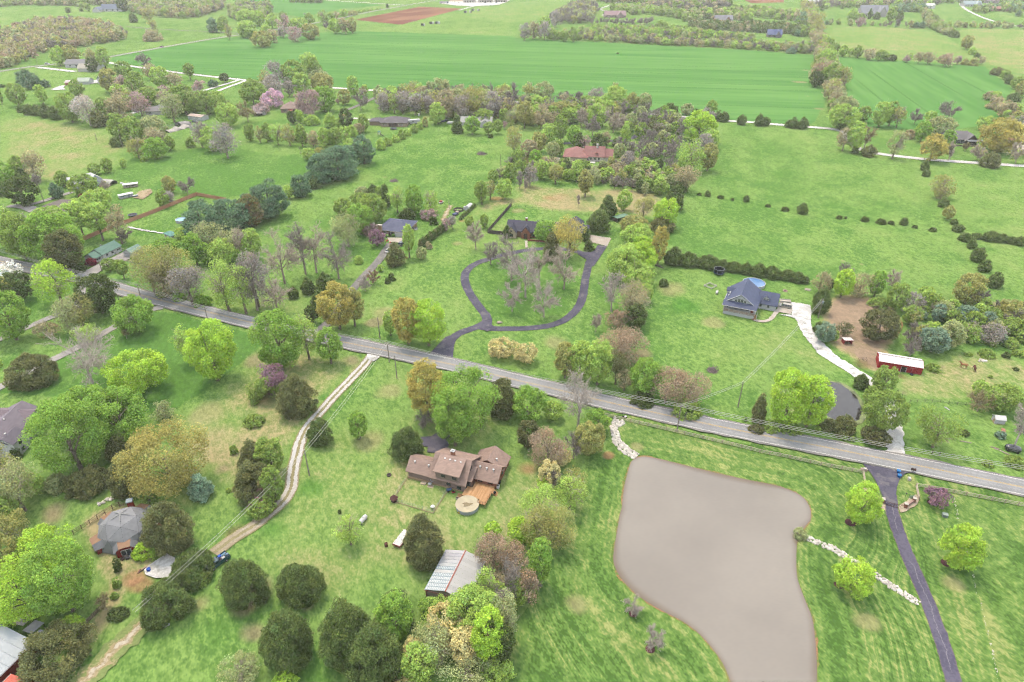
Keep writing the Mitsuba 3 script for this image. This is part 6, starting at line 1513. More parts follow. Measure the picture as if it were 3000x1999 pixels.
t.part('puddle', (np.column_stack([np.r_[0, q * np.cos(th2)], np.r_[0, .6 * q * np.sin(th2)], np.full(41, 1.02)]), np.array([[0, i, i + 1] for i in range(1, 40)])), C(166, 150, 118))
t = Thing('yard_fence', 'low wire and board fence round the small dog yard by the brown-roofed house', 'fence', *H1)
cor = [(-.1, .1), (.1, -8.8), (11.4, -9.2), (11.5, -.4)]
for (xa, ya), (xb, yb) in zip(cor, cor[1:]):
    n = int(math.hypot(xb - xa, yb - ya) / 2.3)
    t.part('base_board', tube([(xa, ya, .1), (xb, yb, .1)], .09, 4), C(196, 170, 136))
    for zq in (.4, .7, 1.0, 1.25): t.part('wire', tube([(xa, ya, zq), (xb, yb, zq)], .016, 3), C(170, 180, 172))
    for i in range(n + 1): t.part('post', cyl(xa + (xb - xa) * i / n, ya + (yb - ya) * i / n, 0, 1.3, .035, 5), C(160, 165, 160))
t = Thing('garden_canopy', 'dark brown peaked canopy at the corner of the dog yard', 'canopy', (-28.9, 123.4))
t.part('roof', cyl(0, 0, 1.0, 2.1, 1.1, 6, .05), C(118, 78, 74)); t.part('body', cyl(0, 0, 0, 1.0, .75, 6), C(96, 72, 66))
def simple(name, label, cat, o, parts, ang=0.0, group=None):
    t = Thing(name, label, cat, o, ang, group)
    for nm, m, col, *kw in parts: t.part(nm, m, col, **(kw[0] if kw else {}))
    return t
simple('garden_table', 'round white table in the corner of the dog yard', 'table', (-19.2, 120.9), [('tabletop', cyl(0, 0, .7, .76, .55, 16), WHT), ('leg', cyl(0, 0, 0, .7, .05, 6), WHT)])
simple('satellite_dish', 'pale round dish beside the back wall of the brown-roofed house', 'satellite dish', (-20.1, 129.7), [('dish', cyl(0, 0, 1.0, 1.12, .5, 16, .62), C(206, 210, 216)), ('pole', cyl(0, 0, 0, 1.0, .05, 6), C(120, 120, 120))])
simple('patio_table', 'grey round table on the step slab behind the brown-roofed house', 'table', (-20.7, 128.9), [('tabletop', cyl(0, 0, .65, .7, .5, 14), C(176, 186, 190)), ('leg', cyl(0, 0, .1, .65, .05, 6), C(150, 150, 150))])
simple('step_slab', 'beige concrete step below the back door of the brown-roofed house', 'step', (-22.4, 129.6), [('slab', box(-.7, .7, -.5, .5, 0, .3), C(214, 196, 170))], -19.5)
simple('step_slab', 'beige concrete slab under the grey round table', 'step', (-20.5, 128.6), [('slab', box(-.8, .8, -.6, .6, 0, .1), C(206, 190, 166))], -19.5)
simple('air_conditioner', 'white air conditioner box at the corner of the deck', 'air conditioner', (-3.6, 128.0), [('case', box(-.4, .4, -.4, .4, 0, .95), WHT), ('fan_grille', cyl(0, 0, .95, .98, .3, 14), C(70, 74, 78))], -19.5)
simple('storage_box', 'black storage box behind the white air conditioner', 'box', (-3.4, 129.7), [('body', box(-.5, .5, -.4, .4, 0, .9), C(48, 50, 56)), ('lid', box(-.54, .54, -.44, .44, .9, 1.0), C(58, 60, 66))], -19.5)
simple('grill', 'black barbecue grill at the right edge of the deck', 'grill', (-4.3, 125.6), [('firebox', cyl(0, 0, .7, 1.1, .38, 12, .25), C(36, 38, 42)), ('leg', cyl(-.2, 0, 0, .7, .04, 5), C(40, 40, 40)), ('leg', cyl(.2, 0, 0, .7, .04, 5), C(40, 40, 40))])
simple('pool_pump', 'yellow pump by the foot of the covered pool', 'pump', (-12.7, 119.4), [('body', cyl(0, 0, 0, .55, .32, 10, .2), C(236, 204, 60)), ('base', box(-.4, .4, -.3, .3, 0, .08), C(120, 110, 90))])
simple('planter', 'white round planter at the left of the covered pool', 'planter', (-13.5, 124.1), [('pot', cyl(0, 0, 0, .5, .3, 10, .38), C(226, 222, 216)), ('soil', cyl(0, 0, .46, .51, .33, 10), C(90, 70, 60))])
simple('fire_pit', 'dark round fire pit on the lawn left of the brown-roofed house', 'fire pit', (-31.6, 132.6), [('rim', ring(0, 0, 0, .6, .2, .35, 12), C(96, 84, 78)), ('ash', cyl(0, 0, 0, .12, .42, 10), C(60, 54, 50))])
simple('garden_cart', 'blue garden cart by the fence end behind the brown-roofed house', 'cart', (-15.7, 126.9), [('tray', box(-.6, .6, -.35, .35, .4, .7), C(84, 112, 156)), ('wheel', cyl(-.3, -.4, 0, .4, .2, 8), C(40, 40, 40)), ('handle', tube([(.6, 0, .6), (1.0, 0, 1.0)], .04, 5), C(60, 60, 60))], 20)
simple('lawn_mower', 'red lawn mower beside the blue garden cart', 'mower', (-14.6, 126.3), [('deck', box(-.4, .4, -.3, .3, .15, .4), C(176, 60, 60)), ('engine', cyl(0, 0, .4, .65, .2, 8), C(50, 50, 52)), ('handle', tube([(.4, 0, .3), (1.0, 0, 1.0)], .03, 4), C(60, 60, 60))], 20)
# geodesic dome house
t = Thing('dome_house', 'grey shingled dome house with red walls and brown dormers among cedars', 'house', (-89.0, 112.6), 21.6)
ico = trimesh.creation.icosphere(subdivisions=1)
v = np.array(ico.vertices); top = v[:12][np.argmax(v[:12, 2])]
a_ = math.acos(top[2]); ax = np.cross(top, [0, 0, 1]); R = trimesh.transformations.rotation_matrix(a_, ax)[:3, :3] if np.linalg.norm(ax) > 1e-6 else np.eye(3)
v = v @ R.T
side = [p for p in v if .3 < p[2] < .6 and any(np.allclose(p, q @ R.T, atol=1e-6) for q in ico.vertices[:12])]
ph = math.degrees(math.atan2(side[0][1], side[0][0])); R2 = trimesh.transformations.rotation_matrix(math.radians(-87 - ph), [0, 0, 1])[:3, :3]
v = v @ R2.T
faces = np.array(ico.faces); cz = v[faces].mean(1)[:, 2]
DR = 6.4
dome = (v * DR * [1, 1, .98] + [0, 0, .25], faces[cz > .12])
for tri in dome[1]:
    a3 = dome[0][tri]; c3 = a3.mean(0)
    t.part('roof_panel', ((c3 + (a3 - c3) * .985), np.array([[0, 1, 2]])), C(*(np.array([168, 170, 176]) + NR.uniform(-10, 10))), vary=.16, edge=.5)
t.part('under_roof', (dome[0] * [.985, .985, .985], dome[1]), C(110, 112, 118))
for i in range(5):
    az = math.radians(-87 + 72 * i); d2 = np.array([math.cos(az), math.sin(az)])
    p = [(d2[0] * r_, d2[1] * r_, .27 + DR * .98 * math.cos(math.asin(min(1, r_ / DR))) + .04) for r_ in (0, 1.0, 2.0)]
    t.part('ridge_strip', tube(p, .11, 4), C(206, 206, 204))
t.part('wall', cyl(0, 0, 0, 2.0, 5.5, 10), C(168, 66, 56))
names5 = ['front', 'right', 'back_right', 'back_left', 'left']
for i in range(5):
    az = -87 + 72 * i
    def rot(m):
        w_, f_ = m; c_, s_ = math.cos(math.radians(az)), math.sin(math.radians(az))
        return np.stack([w_[:, 0] * c_ - w_[:, 1] * s_, w_[:, 0] * s_ + w_[:, 1] * c_, w_[:, 2]], 1), f_
    k = t.part('dormer', rot(box(3.6, 6.9, -1.9, 1.9, 0, 2.2)), C(176, 64, 54), vary=.12)
    t.part('dormer_top', rot((np.array([(3.4, -1.5, 3.5), (7.2, -1.2, 2.75), (7.2, 1.2, 2.75), (3.4, 1.5, 3.5)], float), np.array([[0, 1, 2], [0, 2, 3]]))), WHT if i == 1 else C(180, 140, 112), sub=k, vary=.1)
    for sg in (-1, 1):
        t.part('dormer_slope', rot((np.array([(3.4, sg * 1.5, 3.5), (7.2, sg * 1.2, 2.75), (7.25, sg * 2.3, 1.7), (3.4, sg * 3.0, 2.0)], float), np.array([[0, 1, 2], [0, 2, 3]]))), C(150, 152, 160), sub=k, vary=.15)
k = t.part('door', box(-.6, 1.5, -7.02, -6.9, .1, 1.95), C(236, 236, 236))
for x in (-.5, .5): t.part('pane', box(x, x + .85, -7.05, -7.02, .2, 1.85), (.02, .025, .03), sub=k, bsdf='pane')
k = t.part('chimney', box(.4, 1.6, 5.6, 6.7, 0, 4.6), C(178, 78, 62)); t.part('cap', box(.3, 1.7, 5.5, 6.8, 4.6, 4.9), C(200, 214, 222), sub=k)
simple('porch_deck', 'weathered brown deck with railings on the left side of the dome house', 'deck', (-92.9, 109.6), [('floor', box(-1.6, 1.6, -2.2, 2.2, .4, .5), C(176, 150, 120), dict(vary=.2)), *[('rail', tube([(a, b, 1.3), (c_, d, 1.3)], .06, 4), C(130, 108, 88)) for a, b, c_, d in ((-1.6, -2.2, 1.6, -2.2), (-1.6, -2.2, -1.6, 2.2), (1.6, -2.2, 1.6, 0))],
    *[('post', box(a - .06, a + .06, b - .06, b + .06, 0, 1.3), C(120, 100, 82)) for a, b in ((-1.6, -2.2), (0, -2.2), (1.6, -2.2), (-1.6, 0), (-1.6, 2.2))]], 24)
t = Thing('pole_fence', 'weathered grey-brown pole fence behind the dome house', 'fence', (0, 0))
pf = resample([(-101.5, 112.5), (-98.8, 116.6), (-96.0, 121.6), (-93.4, 121.2)], 1.6)
for (xa, ya), (xb, yb) in zip(pf, pf[1:]):
    t.part('post', cyl(xa, ya, 0, 1.5, .08, 5), C(128, 106, 90))
    for zq in (.5, .95, 1.4): t.part('rail', tube([(xa, ya, zq + NR.normal(0, .08)), (xb, yb, zq + NR.normal(0, .08))], .07, 4), C(140, 116, 98))
simple('red_tarp', 'faded red tarp heap beside the left dormer of the dome house', 'tarp', (-96.1, 117.9), [('sheet', cyl(0, 0, 0, .9, 1.0, 8, .5), C(190, 96, 104))])
for i, (x, y, c) in enumerate(((-86.3, 105.9, (150, 130, 126)), (-85.6, 105.4, (96, 92, 100)), (-85.0, 105.9, (200, 196, 196)), (-86.6, 105.2, (110, 84, 80)), (-85.3, 106.6, (120, 130, 160)))):
    simple('crate', ['brown', 'dark grey', 'white', 'dull red', 'bluish'][i] + ' crate in the clutter before the dome house door', 'crate', (x, y), [('body', box(-.35, .35, -.28, .28, 0, .5), C(*c)), ('lid', box(-.38, .38, -.3, .3, .5, .56), C(*c, .8))], 20 * i)
simple('barrel', 'bright blue barrel on the white gravel patch by the dome house', 'barrel', (-79.3, 102.0), [('body', cyl(0, 0, 0, .8, .42, 12), C(40, 100, 214)), ('rim', ring(0, 0, .8, .44, .08, .05, 12), C(30, 80, 190))])
t = Thing('timber_edging', 'dark timber beams edging the white gravel patch', 'timber', (0, 0))
for i, ((a, b), (c_, d)) in enumerate((((-81.2, 101.6), (-79.9, 103.4)), ((-79.8, 103.5), (-78.5, 105.3)), ((-78.4, 105.4), (-77.2, 107.2)))): t.part('beam', tube([(a, b, .15), (c_, d, .15)], .16, 4), C(88, 74, 66))
for i, (x, y) in enumerate(((-80.6, 102.9), (-80.1, 103.3), (-81.4, 101.9))): simple('scrap_board', ['tan', 'pale pink', 'rusty'][i] + ' board leaning on the timber edging', 'board', (x, y), [('board', box(-.6, .6, -.15, .15, .05, .2), [C(206, 180, 160), C(222, 200, 190), C(150, 108, 96)][i])], 50 + 20 * i)
t = Thing('board_fence', 'leaning old wooden fence piece left of the round bushes', 'fence', (-85.3, 90.4), 72)
for i in range(8): t.part('picket', box(-1.6 + .42 * i, -1.3 + .42 * i, -.03, .03, 0, 1.2 + NR.uniform(-.15, .1)), C(150, 134, 118))
t.part('rail', box(-1.6, 1.8, .03, .08, .8, .9), C(140, 124, 108))
simple('litter_pile', 'small pile of white litter on the dirt track', 'litter', (-69.9, 88.4), [('sheet', cyl(0, 0, 0, .12, .45, 7), C(230, 228, 224)), ('sheet', cyl(.6, .2, 0, .1, .3, 6), C(220, 222, 226))])
# barn at the bottom left corner
t = Thing('barn', 'long barn with pale metal roof and red walls at the bottom left corner', 'barn', (-93.85, 75.7), 72.7)
t.gable(-14, 7, .4, 15.6, 2.8, 5.2, 'x', C(180, 72, 66), C(214, 222, 228), over=.35, at=8, vary=.05)
t.part('trim', tube([(-14, .02, 2.75), (7.3, .02, 2.75)], .09, 4), C(190, 176, 178))
for i in range(12): t.part('roof_rib', tube([(-13.5 + 1.7 * i, .1, 2.93), (-13.5 + 1.7 * i, 7.9, 5.33)], .035, 4), C(200, 208, 214))
t.part('skylight', box(-3.0, -1.2, .9, 1.8, 3.15, 3.3), C(170, 160, 140))
t.part('vent_pipe', cyl(3.0, 5.8, 4.5, 5.4, .1, 6), C(140, 150, 156))
for i, (x, y) in enumerate(((8.4, .9), (9.8, 3.6), (10.6, 6.8))):
    t.part('lean_to_roof', (np.array([(x - 1.2, y - 1.2, 2.6), (x + 1.6, y - 1.2, 2.3), (x + 1.6, y + 1.2, 2.3), (x - 1.2, y + 1.2, 2.6)], float), np.array([[0, 1, 2], [0, 2, 3]])), C(190, 190, 196), vary=.15)
    t.part('lean_to_post', cyl(x + 1.4, y - 1.0, 0, 2.3, .08, 5), C(110, 100, 94))
t = Thing('red_roof_shed', 'shed with a flat bright red roof at the very bottom left corner', 'shed', (-93.85, 75.7), 72.7)
t.part('wall', box(-9, .6, -9, -1.8, 0, 2.7), C(170, 70, 62)); t.part('roof', box(-9.3, .9, -9.3, -1.5, 2.7, 2.86), C(236, 122, 102), vary=.06); t.part('fascia', box(-9.3, .92, -1.52, -1.44, 2.6, 2.9), C(232, 224, 220))
# metal pole shed with translucent roof
t = Thing('metal_shed', 'long metal shed with translucent ribbed roof and red ridge beside the thicket', 'shed', (-17.95, 94.8), 71.7)
t.part('wall', merge([box(.1, 11.2, -.12, 0, 0, 2.9), box(.1, .22, -9.0, -.12, 0, 2.95), box(11.08, 11.2, -9.0, -.12, 0, 2.95), box(.1, 11.2, -9.12, -9.0, 0, 2.9)]), C(186, 170, 158), vary=.05)
for x_ in (.1, 11.2): t.part('gable', (np.array([(x_, 0, 2.9), (x_, -9.1, 2.9), (x_, -4.55, 4.15)], float), np.array([[0, 2, 1]])), C(186, 170, 158))
tones = [(208, 222, 226), (200, 216, 222), (204, 220, 226), (206, 220, 226), (186, 206, 214), (226, 228, 228), (176, 200, 210), (224, 228, 230), (222, 224, 228), (214, 214, 218), (206, 206, 214), (224, 224, 228)]
for i in range(12):
    x0, x1 = i * .94 - .05, i * .94 + .87
    for sg, col in ((0, C(*tones[i])), (1, C(*(np.array([222, 222, 220]) + NR.uniform(-8, 4))))):
        y0, y1 = (.25, -4.5) if sg == 0 else (-9.35, -4.6)
        t.part('roof_panel', (np.array([(x0, y0, 2.86), (x1, y0, 2.86), (x1, y1, 4.2), (x0, y1, 4.2)], float), np.array([[0, 1, 2], [0, 2, 3]])), col, vary=.06)
    if i in (0, 1, 2, 3, 4, 6):
        for j in range(11):
            y = -.1 - j * .41; zq = 2.86 + (.25 - y) * (1.34 / 4.75) + .02
            t.part('rib', box(x0 + .16, x1 - .1, y - .1, y + .08, zq, zq + .03), C(240, 244, 246))
    t.part('purlin_shadow_line', tube([(x0, .2, 2.885), (x0, -4.5, 4.215)], .03, 4), C(150, 160, 170))
t.part('ridge_cap', tube([(-.15, -4.55, 4.24), (11.3, -4.55, 4.24)], .14, 5), C(214, 136, 122))
t.part('eave_trim', box(-.12, -.04, -9.3, .2, 2.72, 2.86), C(206, 120, 118)); t.part('corner_trim', box(-.02, .09, -.14, .02, 0, 2.8), C(196, 104, 102))
t = Thing('trailer', 'low white trailer with peeling paint half hidden by a cedar', 'trailer', (-27.1, 109.0), 65.2)
t.part('bed', box(0, 4.8, -1.95, 0, .55, .95), C(246, 244, 240)); t.part('edge', merge([box(-.05, .03, -1.98, .03, .5, .97), box(-.05, 4.8, -1.99, -1.93, .5, .97)]), C(186, 116, 108))
for i in range(26):
    x, y = NR.uniform(.3, 4.4), NR.choice([-1.75, -.25]) + NR.normal(0, .12) if NR.random() < .6 else NR.uniform(-1.7, -.3)
    t.part('rust_flake', box(x, x + NR.uniform(.08, .3), y, y + NR.uniform(.04, .1), .95, .956), C(92, 74, 64))
for x in (1.5, 3.6): t.part('wheel', tube([(x, -2.05, .35), (x, -1.85, .35)], .35, 10), C(44, 42, 42))
t.part('hitch', tube([(0, -1, .5), (-1.0, -.6, .5)], .06, 5), C(100, 80, 70))
simple('barrel', 'rusty brown barrel at the front of the white trailer', 'barrel', (-28.6, 109.1), [('body', cyl(0, 0, 0, .85, .38, 10), C(118, 70, 54)), ('rim', ring(0, 0, .85, .4, .07, .05, 10), C(96, 56, 44))])
def tank(label, o, ang, L, r):
    t = Thing('propane_tank', label, 'propane tank', o, ang)
    xs = np.linspace(-L / 2, L / 2, 13); rr_ = r * np.sqrt(np.clip(1 - np.clip((np.abs(xs) - (L / 2 - r)) / r, 0, 1) ** 2, .01, 1))
    t.part('body', tube([(x, 0, r + .3) for x in xs], rr_, 12), C(250, 250, 250)); t.part('dome_lid', cyl(0, 0, 2 * r + .28, 2 * r + .42, .2, 8), C(226, 226, 226))
    for x in (-L * .28, L * .28): t.part('foot', box(x - .1, x + .1, -r * .7, r * .7, 0, .4), C(180, 170, 160))
tank('large white propane tank on the lawn left of the white trailer', (-35.2, 116.6), 66, 2.9, .55)
tank('small white propane tank left of the white porch house', (79.0, 235.2), 66, 2.4, .45)
# white house with porch and pool
H2 = ((77.4, 219.1), -25.1)
t = Thing('house', 'white house with dark blue-grey roof, arched gable windows and a front porch', 'house', *H2)
WS = C(232, 236, 242)
t.part('foundation', box(-.4, 10.5, .0, 2.0, 0, 1.35), C(228, 234, 236), vary=.04)
t.part('porch_floor', box(-.5, 10.6, -.1, 2.0, 1.35, 1.5), C(190, 160, 140))
t.part('wall', box(-.5, 10.6, 2.0, 15.4, 0, 4.0), WS, vary=.05)
t.gable(-.5, 10.6, 1.4, 15.6, 4.0, 8.1, 'y', WS, SLATE, over=.5, at=4.8, z0=3.9, vary=.2, rname='main_roof', wname='gable_wall')
v, f = box(-1.0, 11.0, -.8, 1.5, 0, .16); v[:, 2] += 3.85 + (v[:, 1] + .8) * .5
t.part('porch_roof', (v, f), SLATE, vary=.2)
t.part('gable_trim', merge([tube([(-.2, 1.2, 4.75), (4.8, 1.2, 8.2)], .14, 4), tube([(9.8, 1.2, 4.75), (4.8, 1.2, 8.2)], .14, 4)]), WHT)
t.part('eave_trim', merge([tube([(-1.0, -.85, 3.85), (11.0, -.85, 3.85)], .1, 4), tube([(-1.02, -.8, 3.9), (-1.02, 15.9, 3.9)], .1, 4)]), WHT)
for x, h_ in ((3.3, 1.1), (4.35, 1.6), (5.35, 1.6), (6.4, 1.1)): t.window(x, 1.38, 4.95, .75, h_, 'S')
for i in range(7):
    x = -.4 + i * 1.8; t.part('porch_post', box(x - .07, x + .07, -.1, .04, 1.5, 3.9), WHT)
for zq in (1.6, 2.35): t.part('porch_rail', tube([(-.4, -.03, zq), (9.9, -.03, zq)], .06, 4), WHT)
t.part('rail_panel', box(-.3, 9.6, -.01, .02, 1.68, 2.28), C(196, 172, 158))
for x in (1.2, 3.4, 5.6, 7.8): t.window(x, 2.0, 1.9, 1.3, 1.5, 'S')
t.door(9.4, 1.97, 1.5, .95, 2.1, 'S', C(190, 96, 70))
for i in range(6): t.part('step', box(10.0, 11.3, 1.2 - .35 * i, 1.55 - .35 * i, 1.2 - .22 * i, 1.28 - .22 * i), C(206, 132, 92))
for x in (9.95, 11.35): t.part('stair_rail', tube([(x, 1.6, 2.4), (x, -.8, 1.0)], .07, 4), WHT)
t.gable(10.6, 16.8, 9.6, 17.2, 2.5, 5.5, 'x', WS, SLATE, over=.45, vary=.2, rname='wing_roof', wname='wing_wall')
for x in (11.4, 14.1): t.window(x, 9.6, .9, .75, 1.2, 'S')
t.gable(11.9, 13.9, 10.6, 13.4, 4.3, 5.1, 'y', WS, SLATE, over=.25, z0=2.9, vary=.15, rname='dormer_roof', wname='dormer_wall')
for x in (12.4, 13.4): t.window(x, 10.6, 3.25, .6, .85, 'S')
v, f = box(-.45, .0, 8.5, 9.6, 0, .1)
t.gable(-1.2, 1.6, 9.6, 11.6, 5.0, 5.9, 'x', C(226, 228, 232), SLATE, over=.2, z0=4.0, rname='side_dormer_roof', wname='side_dormer_wall')
vents(t, [(.2, 7.6, 5.0), (.0, 6.0, 4.9), (.1, 8.6, 5.0)])
def pool_blue(label, o, r, h_, cover):
    t = Thing('swimming_pool', label, 'pool', o)
    t.part('wall', ring(0, 0, 0, r, .08, h_, 24), C(226, 230, 234)); t.part('rim', ring(0, 0, h_, r + .1, .2, .06, 24), C(236, 238, 240))
    k = t.part('cover' if cover else 'water', cyl(0, 0, h_ - .3, h_ - .12, r - .1, 24), C(98, 148, 206) if cover else C(130, 190, 220), bsdf='gloss', vary=.1)
    t.part('ladder', merge([tube([(r - .4, -.3, h_ - .2), (r - .1, -.3, h_ + .8), (r + .4, -.3, 0)], .05, 4), tube([(r - .4, .3, h_ - .2), (r - .1, .3, h_ + .8), (r + .4, .3, 0)], .05, 4)]), C(200, 190, 176))
pool_blue('round pool with blue cover right behind the white porch house', (95.4, 242.6), 4.3, 1.2, True)
pool_blue('round light blue pool left of the dark pines near the wooden fence', (-158.8, 311.5), 2.9, 1.2, False)
def trampoline(label, o, r, net, col=C(52, 60, 84)):
    t = Thing('trampoline', label, 'trampoline', o)
    t.part('mat', cyl(0, 0, .82, .86, r - .3, 20), C(40, 42, 50)); t.part('pad', ring(0, 0, .83, r, .34, .08, 20), C(92, 122, 186) if net else C(92, 104, 130))
    for i in range(6):
        a = i * math.pi / 3; x, y = r * math.cos(a), r * math.sin(a)
        t.part('leg', cyl(x * .95, y * .95, 0, .83, .05, 5), C(90, 94, 100))
        if net: t.part('net_pole', cyl(x, y, .8, 2.6, .05, 5), C(200, 206, 220))
    if net:
        t.part('net', tube([(0, 0, .95), (0, 0, 2.45)], r * .97, 20, cap=False), C(36, 40, 54)); t.part('top_ring', ring(0, 0, 2.5, r, .1, .08, 20), C(206, 210, 220))
trampoline('round trampoline with a dark safety net in front of the cedar hedge', (84.2, 252.6), 2.1, True)
trampoline('open round trampoline beside the orange wooden fence', (-185.9, 318.6), 2.2, False)
trampoline('open round trampoline on the lawn before the grey hip-roofed house', (-83.5, 489.4), 2.4, False)
t = Thing('sandbox', 'square white rail enclosure on the lawn left of the white porch house', 'sandbox', (78.0, 241.3), 40)
for a, b, c_, d in ((-1.7, -1.7, 1.7, -1.7), (1.7, -1.7, 1.7, 1.7), (1.7, 1.7, -1.7, 1.7), (-1.7, 1.7, -1.7, -1.7)):
    for zq in (.3, .65): t.part('rail', tube([(a, b, zq), (c_, d, zq)], .11, 4), C(240, 236, 226))
for a in (-1.7, 1.7):
    for b in (-1.7, 1.7): t.part('post', box(a - .09, a + .09, b - .09, b + .09, 0, .8), C(238, 234, 224))
simple('fire_pit', 'round brick fire ring on the lawn right of the white porch house', 'fire pit', (106.1, 237.4), [('rim', ring(0, 0, 0, .95, .35, .3, 16), C(196, 168, 152)), ('ash', cyl(0, 0, 0, .1, .62, 12), C(120, 92, 84))])
simple('concrete_slab', 'square concrete cover near the end of the cedar hedge', 'slab', (115.2, 238.4), [('slab', box(-1.0, 1.0, -.9, .9, 0, .3), C(206, 194, 180)), ('lid', cyl(0, 0, .3, .34, .3, 10), C(150, 138, 126))], -30)
# vehicles
def car(name, label, cat, o, ang, col, L=4.8, W=1.9, Hb=.95, Hc=1.65, cab=(.28, .88), pickup=False, group=None, detail=True):
    t = Thing(name, label, cat, o, ang, group)
    xs = [(-L / 2, .35), (L / 2, .35), (L / 2, Hb * .72), (L / 2 - .25, Hb * .9), (L / 2 - L * .27, Hb), (-L / 2 + .05, Hb), (-L / 2, Hb * .8)]
    pg = Polygon(xs); m = trimesh.creation.extrude_polygon(pg, W); v = np.array(m.vertices); v = np.stack([v[:, 0], v[:, 2] - W / 2, v[:, 1]], 1)
    t.part('body', (v, np.array(m.faces)), col, bsdf='gloss')
    c0, c1 = L / 2 - L * cab[0], L / 2 - L * cab[1]
    w0, w1 = W / 2 - .06, W / 2 - .24
    ca = [(c0, Hb), (c0 - .55, Hc - .06), (c1 + .25, Hc - .06), (c1, Hb)]
    vv = np.array([(x, s_ * (w0 if zq == Hb else w1), zq) for s_ in (-1, 1) for x, zq in ca])
    t.part('window', (vv, np.array([[0, 1, 2], [0, 2, 3], [4, 6, 5], [4, 7, 6], [0, 4, 5], [0, 5, 1], [3, 2, 6], [3, 6, 7], [1, 5, 6], [1, 6, 2]])), (.02, .025, .03), bsdf='pane')
    t.part('roof', box(c1 + .22, c0 - .5, -w1 - .02, w1 + .02, Hc - .07, Hc), col, bsdf='gloss')
    for sx in (L * .30, -L * .30):
        for sy in (-1, 1):
            k = t.part('wheel', tube([(sx, sy * (W / 2 - .2), .36), (sx, sy * (W / 2 + .02), .36)], .36, 12), C(38, 38, 40))
            if detail: t.part('hub', tube([(sx, sy * (W / 2 + .02), .36), (sx, sy * (W / 2 + .035), .36)], .2, 8), C(200, 200, 204), sub=k)
    if detail:
        for sx in (c0 - 1.3, (c0 + c1) / 2 - .2, c1 + .9):
            if c1 + .3 < sx < c0 - .6: t.part('pillar', merge([box(sx - .05, sx + .05, q_ * (w0 + w1) / 2 - .12, q_ * (w0 + w1) / 2 + .12, Hb, Hc - .05) for q_ in (-1, 1)]), col)
        for sy in (-.6, .6): t.part('headlight', box(L / 2 - .02, L / 2 + .03, sy - .18, sy + .18, .55, .72), C(240, 240, 236))
        for sy in (-.7, .7): t.part('tail_light', box(-L / 2 - .03, -L / 2 + .02, sy - .12, sy + .12, .55, .8), C(190, 40, 40))
    return t
car('sport_utility_vehicle', 'silver beige estate car parked right of the white porch house', 'car', (101.2, 223.8), 153, C(190, 184, 170), 5.1, 1.95, 1.0, 1.8, (.26, .98))
t = Thing('trailer', 'small flat cream trailer parked behind the silver car', 'trailer', (102.9, 228.0), -12)
t.part('bed', box(-2.0, 2.0, -.9, .9, .5, .62), C(232, 222, 208))
for s_ in (-1, 1): t.part('side_rail', box(-2.0, 2.0, s_ * .9 - .05, s_ * .9 + .05, .62, .95), C(238, 232, 222))
for s_ in (-1, 1): t.part('wheel', tube([(-.6, s_ * .95, .33), (-.6, s_ * 1.12, .33)], .33, 10), C(40, 40, 40))
t.part('tongue', tube([(2.0, 0, .5), (3.0, 0, .5)], .05, 4), C(120, 120, 120))
# pickup truck
t = car('pickup_truck', 'dark teal pickup truck with a loaded bed beside the cedar on the lane', 'pickup truck', (-65.0, 104.0), 233, C(44, 88, 104), 5.4, 1.95, 1.05, 1.75, (.24, .56))
t.part('bed_floor', box(-2.6, -.35, -.8, .8, 1.055, 1.07), C(60, 74, 80))
for i in range(14):
    x, y = NR.uniform(-2.5, -.5), NR.uniform(-.7, .7); s_ = NR.uniform(.15, .32)
    t.part('load', box(x - s_, x + s_, y - s_ * .7, y + s_ * .7, 1.07, 1.07 + NR.uniform(.15, .4)), C(*[(226, 226, 230), (160, 190, 214), (190, 150, 140), (120, 170, 200), (240, 240, 240)][i % 5]))
for s_ in (-1, 1): t.part('bed_side', box(-2.7, -.3, s_ * .93 - .05, s_ * .93 + .05, 1.05, 1.3), C(40, 82, 98))
simple('water_bin', 'blue bin standing in the bed of the teal pickup truck', 'bin', (-64.6, 104.75), [('body', box(-.3, .3, -.3, .3, 1.07, 1.75), C(40, 96, 210)), ('lid', box(-.33, .33, -.33, .33, 1.75, 1.8), C(50, 110, 220))], 53)
car('parked_car', 'white car parked beside the dark spruce on the brick house driveway', 'car', (-53.4, 275.2), 60, C(240, 240, 240), 4.7)
car('parked_car', 'dark blue car parked behind the spruce near the white garage door', 'car', (-49.0, 282.6), 60, C(50, 58, 84), 4.6)
for i, (x, y, c, l) in enumerate(((-53.4, 507.6, (44, 48, 66), 'dark car at the left of the trio by the pale house'), (-51.0, 510.4, (60, 70, 90), 'dark blue-grey car in the middle of the trio by the pale house'), (-48.6, 513.4, (40, 44, 60), 'dark car at the right of the trio by the pale house'))): car('parked_car', l, 'car', (x, y), 20, C(*c), 4.7, detail=False)
car('parked_car', 'white car on the far left road before the long white house', 'car', (-487.6, 763.5), 5, C(240, 240, 242), detail=False)
car('parked_car', 'dark red car driving on the far left road beside the crop field', 'car', (-420.5, 884.8), 18, C(140, 60, 90), detail=False)
car('parked_car', 'silver car in the lane left of the hidden grey-roofed house', 'car', (-292.1, 545.4), 40, C(200, 204, 208), detail=False)
car('parked_car', 'dark blue car beside the white metal shed', 'car', (-231.5, 510.0), -20, C(70, 80, 110), detail=False)
car('parked_car', 'white car under the bare trees by the hidden teal-roofed house', 'car', (103.1, 484.0), -20, C(220, 222, 226), detail=False)
car('parked_car', 'red car under the bare trees by the hidden teal-roofed house', 'car', (108.6, 484.6), -20, C(190, 50, 70), detail=False)
car('parked_car', 'dark red car on the far road left of the plowed field', 'car', (-347.0, 1262.0), 25, C(130, 60, 60), detail=False)
